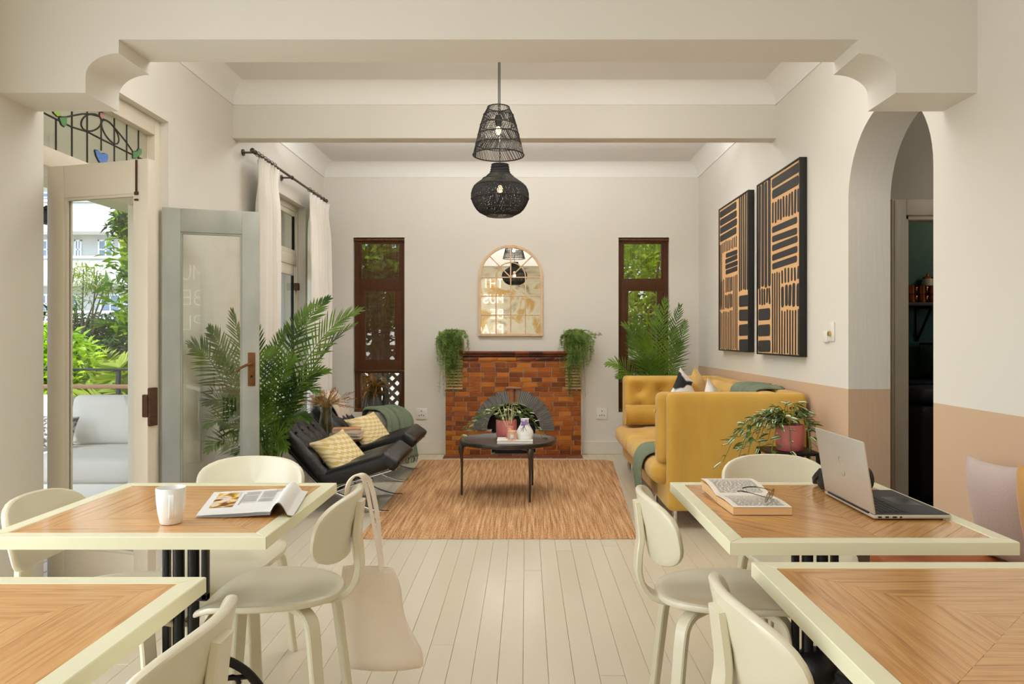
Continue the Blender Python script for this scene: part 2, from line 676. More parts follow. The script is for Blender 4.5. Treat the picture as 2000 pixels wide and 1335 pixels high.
# left wall: two front windows, the glazed double door, the far double door
A0, A1, AZ = 3.325, 4.49, 2.57
B0, B1, BZ = 6.00, 7.28, 2.54
W1, W2 = (.80, 2.30), (-1.50, 0.0)
bx = []
segs = [(YF, W2[0], None), (W2[0], W2[1], 'w'), (W2[1], W1[0], None), (W1[0], W1[1], 'w'), (W1[1], A0, None), (A0, A1, AZ), (A1, B0, None), (B0, B1, BZ), (B1, YB + .17, None)]
for a, b, k in segs:
    if k is None:
        bx.append((XO, XL, a, b, -.1, 3.25))
    elif k == 'w':
        bx += [(XO, XL, a, b, -.1, .06 if a > .5 else .85), (XO, XL, a, b, 2.35, 3.25)]
    else:
        bx.append((XO, XL, a, b, k, 3.25))
single('wall_left', wall_boxes(bx), M_wall, 'pale plaster wall with two glazed double doors', 'wall', kind='structure')

# right wall: arched opening, tan painted dado
m, nt, N, L, b = new_mat('wall_plaster_with_dado')
geo = N.new('ShaderNodeNewGeometry')
sx = N.new('ShaderNodeSeparateXYZ')
L.new(geo.outputs['Position'], sx.inputs[0])
wob = N.new('ShaderNodeTexNoise')
wob.inputs['Scale'].default_value = 3
ma = N.new('ShaderNodeMath')
ma.operation = 'MULTIPLY_ADD'
ma.inputs[1].default_value = .004
L.new(wob.outputs[0], ma.inputs[0])
L.new(sx.outputs[2], ma.inputs[2])
gt = N.new('ShaderNodeMath')
gt.operation = 'GREATER_THAN'
gt.inputs[1].default_value = .958
L.new(ma.outputs[0], gt.inputs[0])
mx = N.new('ShaderNodeMix')
mx.data_type = 'RGBA'
mx.inputs[6].default_value = lin((206, 176, 146)) + (1,)
mx.inputs[7].default_value = lin(WALL) + (1,)
L.new(gt.outputs[0], mx.inputs[0])
L.new(mx.outputs[2], b.inputs['Base Color'])
b.inputs['Roughness'].default_value = .7
nz = N.new('ShaderNodeTexNoise')
nz.inputs['Scale'].default_value = 12
bp = N.new('ShaderNodeBump')
bp.inputs['Strength'].default_value = .12
bp.inputs['Distance'].default_value = .01
L.new(nz.outputs[0], bp.inputs['Height'])
L.new(bp.outputs[0], b.inputs['Normal'])
M_dado = m
ya, yb, zs = 3.358, 4.243, 2.04
yc, rr = (ya + yb) / 2, (yb - ya) / 2
poly = [(YF, -.1), (ya, -.1), (ya, zs)] + [(y, z) for y, z in arc(yc, zs, rr, 180, 0, 28)][1:-1] + [(yb, zs), (yb, -.1), (YB + .17, -.1), (YB + .17, 3.25), (YF, 3.25)]
mb = MB().prism(poly, 0, XR, XP)
single('wall_right', mb, M_dado, 'pale plaster wall with tan dado and arched opening', 'wall', kind='structure')

# back wall with two tall window openings
WB = ((-1.864, -1.311), (1.001, 1.548))
wz0, wz1 = .448, 2.337
cuts = [XO, WB[0][0], WB[0][1], WB[1][0], WB[1][1], XP]
bx = []
for i in range(5):
    a, b2 = cuts[i], cuts[i + 1]
    if i in (1, 3):
        bx += [(a, b2, YB, YB + .17, -.1, wz0), (a, b2, YB, YB + .17, wz1, 3.25)]
    else:
        bx.append((a, b2, YB, YB + .17, -.1, 3.25))
single('wall_back', wall_boxes(bx), M_wall, 'pale plaster wall behind the brick fireplace', 'wall', kind='structure')

# the wall behind the camera: old plaster in ochre, white and grey (seen in the mirror)
M_old = two_tone('old_plaster', [(0.30, (150, 136, 108)), (0.42, (222, 208, 178)), (0.52, (232, 222, 196)), (0.60, (214, 172, 100)), (0.72, (190, 180, 158))], 1.5, 0.85, (1, 1, 1.2), bump=.2, detail=9, distort=1.2)
single('wall_front', MB().box(XO, XP, YF - .15, YF, -.1, 3.25), M_old, 'old distressed plaster wall in ochre, white and grey', 'wall', kind='structure')

single('ceiling', MB().box(XO, XP, YF - .15, YB + .17, ZC, 3.27), M_ceil, 'pale grey ceiling between the beams', 'ceiling', kind='structure')


def cove(ya, yb, name, label):
    m = MB()
    r = ZC - ZK
    prof = [(0, ZC + .01), (0, ZK), (.010, ZK)] + [(r + .01 + r * math.cos(math.radians(t)), ZK + .004 + (r) * math.sin(math.radians(t))) for t in range(180, 89, -15)] + [(r + .012, ZC + .01)]
    m.prism([(XL + d, z) for d, z in prof], 1, ya, yb)
    m.prism([(XR - d, z) for d, z in prof], 1, ya, yb)
    m.prism([(ya + d, z) for d, z in prof], 0, XL, XR)
    m.prism([(yb - d, z) for d, z in prof], 0, XL, XR)
    return single(name, m, M_corn, label, 'cornice', kind='structure')


cove(3.28, 5.465, 'trim_1', 'white coved cornice around the nearer ceiling bay')
cove(5.593, YB, 'trim_2', 'white coved cornice around the ceiling bay above the fireplace')

YA, YZ = 3.03, 3.28
left = [(XL, 2.262), (-1.817, 2.262), (-1.817, 2.332)] + [(-1.68 - .137 * math.cos(math.radians(t)), 2.332 + .093 * math.sin(math.radians(t))) for t in range(10, 90, 10)] + [(-1.68, 2.425), (-1.68, 2.482)]
right = [(1.374, 2.482), (1.374, 2.425)] + [(1.374 + .153 * math.cos(math.radians(t)), 2.332 + .093 * math.sin(math.radians(t))) for t in range(80, 0, -10)] + [(1.527, 2.332), (1.527, 2.262), (XR, 2.262)]
single('ceiling_beam', MB().prism(left + right + [(XR, ZC + .05), (XL, ZC + .05)], 1, YA, YZ), M_wall, 'deep plaster beam on curved corbels dividing dining area and lounge', 'beam', kind='structure', sharp=25)
single('ceiling_beam', MB().rbox(XL - .01, XR + .01, 5.465, 5.593, 2.736, ZC + .05, .008), M_wall, 'slim plaster beam crossing the lounge ceiling behind the pendant lamps', 'beam', kind='structure')

# baseboards
def board(name, boxes, label):
    m = MB()
    for (a, b2, c2, d, lo, hi) in boxes:
        m.rbox(a, b2, c2, d, lo, hi, .004, 1)
    single(name, m, M_base, label, 'baseboard', kind='structure')


board('baseboard_back', [(XL, -.87, YB - .02, YB, 0, .138), (.61, XR, YB - .02, YB, 0, .138)], 'white baseboard on both sides of the fireplace')
board('baseboard_left', [(XL, XL + .02, A1, B0, 0, .138), (XL, XL + .02, B1, YB, 0, .138), (XL, XL + .02, W1[1], A0, 0, .138), (XL, XL + .02, YF, W1[0], 0, .138)], 'white baseboard along the wall with the glazed doors')
board('baseboard_right', [(XR - .02, XR, yb, YB, 0, .11), (XR - .02, XR, YF, ya, 0, .11)], 'tan-side white baseboard along the dado wall')

# ------------------------------------------------------------------ door_1: grey leaf, door_2: cream leaf, transom with leaded glass


def leaf(name, label, hinge, ang, w, mat, stile, top, bottom, th=.045, h=2.045, st2=None):
    st2 = st2 or stile
    """Glazed door leaf built along +x from its hinge at the origin, its thickness along y, then turned by ang about z."""
    t = thing(name, label, 'door', kind='structure', local=True)
    part('stile', MB().rbox(0, stile, -th / 2, th / 2, .012, h, .004), mat, t)
    part('stile', MB().rbox(w - st2, w, -th / 2, th / 2, .012, h, .004), mat, t)
    part('rail', MB().rbox(stile - .001, w - st2 + .001, -th / 2 + .002, th / 2 - .002, h - top, h - .001, .003), mat, t)
    part('rail', MB().rbox(stile - .001, w - st2 + .001, -th / 2 + .002, th / 2 - .002, .013, bottom, .003), mat, t)
    bd = MB()
    g0, g1, q0, q1 = stile - .001, w - st2 + .001, bottom - .001, h - top + .001
    for s in (-1, 1):
        ya_, yb_ = sorted((s * .004, s * .014))
        bd.box(g0, g0 + .012, ya_, yb_, q0, q1).box(g1 - .012, g1, ya_, yb_, q0, q1).box(g0 + .012, g1 - .012, ya_, yb_, q0, q0 + .012).box(g0 + .012, g1 - .012, ya_, yb_, q1 - .012, q1)
    part('glazing_bead', bd, mat, t)
    part('pane', MB().box(stile, w - st2, -.002, .002, bottom, h - top), M_glass, t, label='clear glass')
    t.location = hinge
    t.rotation_euler = (0, 0, ang)
    return t


M_grey = two_tone('worn_grey_door_paint', [(.3, (148, 152, 144)), (.55, (163, 166, 157)), (.72, (178, 177, 163))], 5, .42, (1, 1, .5), bump=.25, detail=8)
gl_ = leaf('door_1', 'worn grey-green glazed door leaf standing open in front of the big palm', (-2.215, 4.475, 0), math.atan2(.17, .53), .556, M_grey, .102, .145, .30)
# lock plate and lever on both sides of the free stile
zz = 1.06
xx = .556 - .045
part('lock_plate', MB().rbox(xx - .022, xx + .022, -.027, -.0215, zz - .11, zz + .10, .002), M_brass, gl_, label='tarnished brass plate')
hd = MB().tube([(xx, -.026, zz + .03), (xx, -.06, zz + .03)], .009, 10)
hd.tube(smooth([(xx, -.06, zz + .03), (xx - .03, -.064, zz + .022), (xx - .07, -.064, zz + .0), (xx - .09, -.06, zz - .018)], 5), [.009] * 5 + [.008] * 5 + [.006] * 6, 10)
part('door_handle', hd, M_brass, gl_, label='brass lever')
part('keyhole', MB().ball((xx, -.0272, zz - .05), .007, 10, (1, .25, 1.2)), M_dark, gl_)

cl_ = leaf('door_2', 'cream glazed door leaf opened towards the tables, rusty lock on its edge', (-2.215, 3.43, 0), math.atan2(-.16, .55), .573, M_trim, .098, .15, .285, th=.05, st2=.078)
part('lock_case', MB().rbox(.562, .584, -.024, .024, .86, 1.03, .004).rbox(.548, .576, -.033, -.012, .90, 1.00, .004), M_rust, cl_, label='rusty rim lock')
part('bolt', MB().tube([(.515, -.030, 1.90), (.515, -.030, 2.04)], .004, 8).rbox(.506, .524, -.034, -.024, 1.885, 1.90, .002).rbox(.506, .524, -.034, -.024, 1.86, 1.868, .002), M_rust, cl_)

# frame of the opening with its transom
fr = thing('trim_3', 'cream door frame with leaded transom above the cream and grey leaves', 'door frame', (-2.27, (A0 + A1) / 2, 0), kind='structure')
fx0, fx1 = -2.40, -2.235
part('jamb', MB().rbox(fx0, fx1, A0, A0 + .065, 0, AZ, .004), M_trim, fr)
part('jamb', MB().rbox(fx0, fx1, A1 - .065, A1, 0, AZ, .004), M_trim, fr)
part('head', MB().rbox(fx0, fx1, A0 + .065, A1 - .065, 2.472, AZ, .004), M_trim, fr)
part('transom_rail', MB().rbox(fx0, fx1, A0 + .065, A1 - .065, 2.055, 2.145, .004), M_trim, fr)
M_tglass = glass_mat('leaded_glass', (240, 238, 228), 1.0, haze=.35)
tx = -2.285
part('transom_pane', MB().box(tx - .002, tx + .002, A0 + .06, A1 - .06, 2.14, 2.476), M_tglass, fr)
M_lead = pm('lead_came', (62, 60, 54), .5, metal=.5, var=.2)


def T(u, v):      # crop pixel of the transom close-up -> point in the transom plane
    Y, Z = onx(u / 4.046, v / 4.046, tx)
    return (tx + .004, Y, Z)


lead = MB()
Rl = .0048
for (u0, v0, u1, v1) in ((435, 935, 435, 1190), (561, 830, 561, 1245), (682, 800, 682, 1300), (793, 990, 793, 1190), (897, 935, 897, 1320), (995, 985, 995, 1330), (1088, 1030, 1088, 1340)):
    lead.tube([T(u0, v0), T(u1, v1)], Rl, 6)
for pts in ([(340, 893), (435, 940), (560, 1003), (682, 1040), (793, 1098), (897, 1150), (1040, 1222), (1160, 1278)],
            [(515, 925), (560, 915), (640, 900), (700, 900), (780, 920)],
            [(800, 935), (860, 965), (930, 1045), (990, 1120), (1045, 1200)],
            [(405, 850), (415, 885), (440, 915), (480, 925), (515, 925)]):
    lead.tube([T(*p) for p in pts], Rl, 6)
for cx_, cy_, a, b2, tilt in ((714, 968, 82, 66, -20), (865, 1042, 108, 45, 58)):
    ring = []
    for i in range(25):
        t = 2 * PI * i / 24
        x_, y_ = a * math.cos(t), b2 * math.sin(t)
        k = math.radians(tilt)
        ring.append(T(cx_ + x_ * math.cos(k) - y_ * math.sin(k), cy_ + x_ * math.sin(k) + y_ * math.cos(k)))
    lead.tube(ring, Rl, 6, cap=False)
part('lead_came', lead, M_lead, fr)


def gem(name, pts, mat, label):
    m = MB()
    v = [T(*p) for p in pts]
    n = len(v)
    m.add([(p[0] + .006, p[1], p[2]) for p in v] + [(p[0] - .006, p[1], p[2]) for p in v], [tuple(range(n)), tuple(range(2 * n - 1, n - 1, -1))] + [(i, (i + 1) % n, n + (i + 1) % n, n + i) for i in range(n)])
    o = part(name, m, mat, fr, label=label)
    e = MB().tube(v + [v[0]], Rl * .9, 6)
    part('lead_came', e, M_lead, o)


M_gblue = pm('blue_glass', (84, 130, 205), .15, var=.25, vscale=60, bump=.3, bscale=60)
M_ggreen = pm('green_glass', (86, 140, 90), .15, var=.25, vscale=60)
M_glime = pm('lime_glass', (150, 190, 70), .15, var=.25, vscale=60)
M_gpink = pm('rose_glass', (190, 140, 130), .2, var=.2)
gem('heart_glass', [(740, 1185), (765, 1190), (790, 1215), (815, 1213), (838, 1222), (842, 1250), (825, 1285), (795, 1306), (770, 1270), (750, 1230)], M_gblue, 'blue heart of coloured glass')
gem('leaf_glass', [(455, 930), (515, 925), (512, 985), (495, 1000), (475, 985)], M_ggreen, 'green leaf of coloured glass')
gem('leaf_glass', [(402, 840), (435, 840), (445, 880), (470, 912), (440, 918), (412, 890)], M_glime, 'lime leaf of coloured glass')
gem('leaf_glass', [(1040, 1200), (1075, 1195), (1085, 1175), (1108, 1180), (1108, 1215), (1085, 1232), (1060, 1250), (1042, 1250)], M_ggreen, 'green tulip leaf of coloured glass')
gem('bud_glass', [(780, 890), (800, 887), (812, 905), (806, 935), (790, 938), (779, 915)], M_gpink, 'rose bud of coloured glass')

# ------------------------------------------------------------------ door_3: far double door behind the curtains
dr = thing('door_3', 'cream glazed garden door between the two curtains', 'door', (-2.29, (B0 + B1) / 2, 0), kind='structure')
gx0, gx1 = -2.302, -2.268
part('jamb', MB().rbox(gx0 - .012, gx1 + .012, B0, B0 + .04, 0, BZ, .004), M_trim, dr)
part('jamb', MB().rbox(gx0 - .012, gx1 + .012, B1 - .04, B1, 0, BZ, .004), M_trim, dr)
part('head', MB().rbox(gx0 - .012, gx1 + .012, B0 + .04, B1 - .04, BZ - .055, BZ, .004), M_trim, dr)
part('transom_rail', MB().rbox(gx0 - .010, gx1 + .010, B0 + .04, B1 - .04, 1.96, 2.06, .004), M_trim, dr)
ym = (B0 + B1) / 2
for a, b2 in ((B0 + .04, ym), (ym, B1 - .04)):
    sash = part('sash', MB().rbox(gx0, gx1, a, a + .032, 2.06, BZ - .055, .003).rbox(gx0, gx1, b2 - .032, b2, 2.06, BZ - .055, .003).rbox(gx0, gx1, a + .032, b2 - .032, 2.06, 2.11, .003).rbox(gx0, gx1, a + .032, b2 - .032, BZ - .10, BZ - .055, .003), M_trim, dr)
    part('pane', MB().box(-2.287, -2.283, a + .03, b2 - .03, 2.10, BZ - .09), M_glass, sash)
    lf = part('door_leaf', MB().rbox(gx0, gx1, a, a + .055, .012, 1.96, .003).rbox(gx0, gx1, b2 - .055, b2, .012, 1.96, .003).rbox(gx0, gx1, a + .055, b2 - .055, .012, .30, .003).rbox(gx0, gx1, a + .055, b2 - .055, 1.86, 1.96, .003), M_trim, dr)
    part('pane', MB().box(-2.287, -2.283, a + .05, b2 - .05, .29, 1.87), M_glass, lf)
part('lock_case', MB().rbox(gx1, gx1 + .04, B1 - .10, B1 - .045, 1.72, 1.79, .004), M_rust, dr)

# ------------------------------------------------------------------ the two tall windows of the back wall
M_timber = two_tone('dark_window_timber', [(.3, (64, 34, 12)), (.6, (92, 54, 20))], 6, .45, (6, 6, 1), bump=.1)


def blind_mat():
    m, nt, N, L, b = new_mat('sheer_brown_blind')
    tc = N.new('ShaderNodeTexCoord')
    wv = N.new('ShaderNodeTexWave')
    wv.wave_type = 'BANDS'
    wv.bands_direction = 'Z'
    wv.inputs['Scale'].default_value = 90
    wv.inputs['Distortion'].default_value = 1.5
    L.new(tc.outputs['Object'], wv.inputs[0])
    wx = N.new('ShaderNodeTexNoise')
    wx.inputs['Scale'].default_value = 30
    mp = N.new('ShaderNodeMapping')
    mp.inputs['Scale'].default_value = (2.5, 1, .08)
    L.new(tc.outputs['Object'], mp.inputs[0])
    L.new(mp.outputs[0], wx.inputs[0])
    ad = N.new('ShaderNodeMath')
    ad.operation = 'MULTIPLY_ADD'
    ad.inputs[1].default_value = .5
    L.new(wv.outputs['Fac'], ad.inputs[0])
    L.new(wx.outputs[0], ad.inputs[2])
    mr = N.new('ShaderNodeMapRange')
    mr.inputs[1].default_value = .3
    mr.inputs[2].default_value = 1.1
    mr.inputs[3].default_value = .16
    mr.inputs[4].default_value = .46
    L.new(ad.outputs[0], mr.inputs[0])
    b.inputs['Base Color'].default_value = lin((96, 56, 26)) + (1,)
    b.inputs['Roughness'].default_value = .8
    L.new(mr.outputs[0], b.inputs['Alpha'])
    return m


M_blind = blind_mat()


def tall_window(name, label, x0, x1, blind_to):
    t = thing(name, label, 'window', ((x0 + x1) / 2, YB + .05, wz0), kind='structure')
    Y0, Y1 = YB + .065, YB + .125
    fw = .045
    part('frame', MB().rbox(x0, x0 + fw, Y0, Y1, wz0, wz1, .003).rbox(x1 - fw, x1, Y0, Y1, wz0, wz1, .003), M_timber, t)
    part('head', MB().rbox(x0, x1, Y0 - .005, Y1, wz1 - .05, wz1, .003), M_timber, t)
    part('sill', MB().rbox(x0, x1, Y0 - .01, Y1, wz0, wz0 + .035, .003), M_timber, t)
    rows = []
    for (q0, q1, ins) in ((475, 545, .07), (567, 703, .115), (727, 798, .07)):
        a = EYE + (660 - q0) * (YB + .09) / FPX
        b2 = EYE + (660 - q1) * (YB + .09) / FPX
        rows.append((b2, a, ins))
    for z0, z1 in ((rows[0][0], rows[1][1]), (rows[1][0], rows[2][1])):
        part('rail', MB().rbox(x0 + fw, x1 - fw, Y0, Y1, z1, z0, .003), M_timber, t)
    for z0, z1, ins in rows:
        s = part('sash', MB().rbox(x0 + fw, x0 + ins, Y0 + .008, Y1 - .008, z0, z1, .003).rbox(x1 - ins, x1 - fw, Y0 + .008, Y1 - .008, z0, z1, .003).box(x0 + ins, x1 - ins, Y0 + .012, Y1 - .012, z1 - .006, z1 + .004).box(x0 + ins, x1 - ins, Y0 + .012, Y1 - .012, z0 - .004, z0 + .006), M_timber, t)
        part('pane', MB().box(x0 + ins - .005, x1 - ins + .005, YB + .093, YB + .097, z0, z1), M_glass, s)
    part('roller_blind', MB().box(x0 + .006, x1 - .006, YB + .028, YB + .030, blind_to, wz1 - .03), M_blind, t, label='sheer brown roller blind')
    part('blind_roller', MB().tube([(x0 + .004, YB + .03, wz1 - .022), (x1 - .004, YB + .03, wz1 - .022)], .02, 12), M_timber, t)
    part('blind_rail', MB().rbox(x0 + .006, x1 - .006, YB + .02, YB + .036, blind_to - .012, blind_to + .004, .002), M_timber, t)


tall_window('window_1', 'tall narrow dark timber window beside the curtains', WB[0][0], WB[0][1], .90)
tall_window('window_2', 'tall narrow dark timber window behind the palm and sofa', WB[1][0], WB[1][1], .78)

# front-room windows out of view; the first runs low to light the beam
for k, (a, b2, q0) in enumerate((W1 + (.06,), W2 + (.85,))):
    t = thing('window_%d' % (3 + k), ('unseen white window beside the tables, made full-height to light the beam' if k == 0 else 'white sash window at the far end of the dining area'), 'window', (XO + .05, (a + b2) / 2, q0), kind='structure')
    X0, X1 = XO + .02, XO + .08
    zm = (q0 + 2.35) / 2
    part('frame', MB().rbox(X0, X1, a, a + .06, q0, 2.35, .003).rbox(X0, X1, b2 - .06, b2, q0, 2.35, .003).rbox(X0, X1, a + .06, b2 - .06, q0, q0 + .06, .003).rbox(X0, X1, a + .06, b2 - .06, 2.29, 2.35, .003).rbox(X0, X1, a + .06, b2 - .06, zm - .03, zm + .03, .003), M_trim, t)
    part('pane', MB().box(XO + .048, XO + .052, a + .05, b2 - .05, q0 + .05, 2.3), M_glass, t)

# ------------------------------------------------------------------ passage behind the arch and the dark kitchen
M_pass = pm('passage_plaster', (206, 199, 186), .75, var=.04, bump=.08)
M_green = pm('dark_green_wall', (44, 78, 60), .6, var=.1)
M_kfloor = two_tone('dark_floorboards', [(.3, (52, 34, 24)), (.7, (84, 58, 40))], 5, .4, (8, 1, 1))
dx0, dx1, dz = 2.383, 3.16, 2.02
single('wall_passage', wall_boxes([(XP, dx0, 4.62, 4.72, -.1, 3.0), (dx1, 4.2, 4.62, 4.72, -.1, 3.0), (dx0, dx1, 4.62, 4.72, dz, 3.0), (4.1, 4.2, 2.0, 4.62, -.1, 3.0), (XP, 4.2, 1.9, 2.0, -.1, 3.0)]), M_pass, 'shaded plaster wall of the passage behind the arch', 'wall', kind='structure')
single('floor', MB().box(XR, 4.9, 1.9, 7.3, -.1, -.002), M_kfloor, 'dark timber floor of the passage and kitchen', 'floor', kind='structure')
single('ceiling', MB().box(XP, 4.9, 1.9, 7.3, 3.0, 3.1), M_pass, 'plain ceiling of the passage and kitchen', 'ceiling', kind='structure')
t = thing('trim_4', 'grey-white door surround in the passage behind the arch', 'door frame', (2.77, 4.62, 0), kind='structure')
for a, b2 in ((dx0 - .09, dx0), (dx1, dx1 + .09)):
    part('architrave', MB().rbox(a, b2, 4.595, 4.622, 0, dz + .10, .004).rbox(a + .012, b2 - .03, 4.585, 4.6, 0, dz + .09, .004), M_trim, t)
part('architrave', MB().rbox(dx0, dx1, 4.595, 4.622, dz, dz + .10, .004), M_trim, t)
part('jamb', MB().rbox(dx0 - .002, dx0 + .025, 4.618, 4.725, 0, dz, .003).rbox(dx1 - .025, dx1 + .002, 4.618, 4.725, 0, dz, .003).rbox(dx0, dx1, 4.618, 4.725, dz - .025, dz, .003), M_trim, t)
single('wall_kitchen', wall_boxes([(XP, 4.9, 6.75, 6.85, -.1, 3.0), (4.8, 4.9, 4.6, 6.75, -.1, 3.0)]), M_green, 'dark green kitchen wall seen through the passage door', 'wall', kind='structure')

# ------------------------------------------------------------------ dining tables


def wood(name, axis, ramp, scale=9.0, rough=.24, coat=.35):
    """Straight-grained veneer, grain along the given axis, each strip cut from another place."""
    st = [26.0, 26.0, 26.0]
    if axis < 2:
        st[axis] = 1.3
        return two_tone(name, ramp, scale * .35, rough, tuple(st), bump=.05, coat=coat, rnd=True, detail=8, distort=.6, coords='World')
    st[0] = 1.3                          # axis 2 / 3: grain at plus / minus 45 degrees across the table
    m = two_tone(name, ramp, scale * .35, rough, (1, 1, 1), bump=.05, coat=coat, rnd=True, detail=8, distort=.6, coords='World')
    mp = [n for n in m.node_tree.nodes if n.type == 'MAPPING'][0]
    mp.vector_type = 'TEXTURE'
    mp.inputs['Rotation'].default_value = (0, 0, PI / 4 if axis == 2 else -PI / 4)
    mp.inputs['Scale'].default_value = tuple(1 / q for q in st)
    return m


RW = [(.25, (154, 100, 50)), (.45, (198, 143, 80)), (.6, (212, 160, 96)), (.8, (182, 126, 66))]
M_wx = wood('teak_veneer_across', 0, RW)
M_wy = wood('teak_veneer_along', 1, RW)
M_wp, M_wm = wood('teak_veneer_slant', 2, RW), wood('teak_veneer_counter_slant', 3, RW)
RW2 = [(.25, (172, 116, 64)), (.45, (212, 157, 96)), (.6, (222, 172, 112)), (.8, (196, 140, 80))]
M_wx2 = wood('pale_teak_veneer_across', 0, RW2)
M_wy2 = wood('pale_teak_veneer_along', 1, RW2)
TOP = .75


def clip(poly, ax, lim, keep_greater):
    out = []
    n = len(poly)
    for i in range(n):
        a, b = poly[i], poly[(i + 1) % n]
        ia, ib = (a[ax] >= lim) == keep_greater, (b[ax] >= lim) == keep_greater
        if ia:
            out.append(a)
        if ia != ib:
            t = (lim - a[ax]) / (b[ax] - a[ax])
            out.append((a[0] + (b[0] - a[0]) * t, a[1] + (b[1] - a[1]) * t))
    return out


def chevron_strips(t, x0, x1, y0, y1, mats, seam=.55, w=.047):
    """Slanting strips on both sides of a seam, meeting in a V that opens away from the aisle."""
    xm = x0 + (x1 - x0) * seam
    d = w * math.sqrt(2)
    for sg, a, b in ((1, xm, x1), (-1, x0, xm)):
        c = y0 - (x1 - x0)
        while c < y1:
            q = []
            for (xx_, off) in ((xm - sg * .01, 0), (xm + sg * .8, 0), (xm + sg * .8, 1), (xm - sg * .01, 1)):
                q.append((xx_, c + sg * (xx_ - xm) + off * (d - .0012)))
            for ax, lim, kg in ((0, a + .0004, True), (0, b - .0004, False), (1, y0, True), (1, y1, False)):
                q = clip(q, ax, lim, kg)
                if not q:
                    break
            c += d
            if len(q) < 3:
                continue
            ar = abs(sum(q[i][0] * q[(i + 1) % len(q)][1] - q[(i + 1) % len(q)][0] * q[i][1] for i in range(len(q)))) / 2
            if ar < 2e-4:
                continue
            n = len(q)
            zr = TOP - .0012 - RND.random() * .0003
            mb = MB().add([(p[0], p[1], TOP - .004) for p in q] + [(p[0], p[1], zr) for p in q],
                          [tuple(range(n - 1, -1, -1)), tuple(range(n, 2 * n))] + [(i, (i + 1) % n, n + (i + 1) % n, n + i) for i in range(n)])
            part('veneer_strip', mb, mats[0] if sg > 0 else mats[1], t)


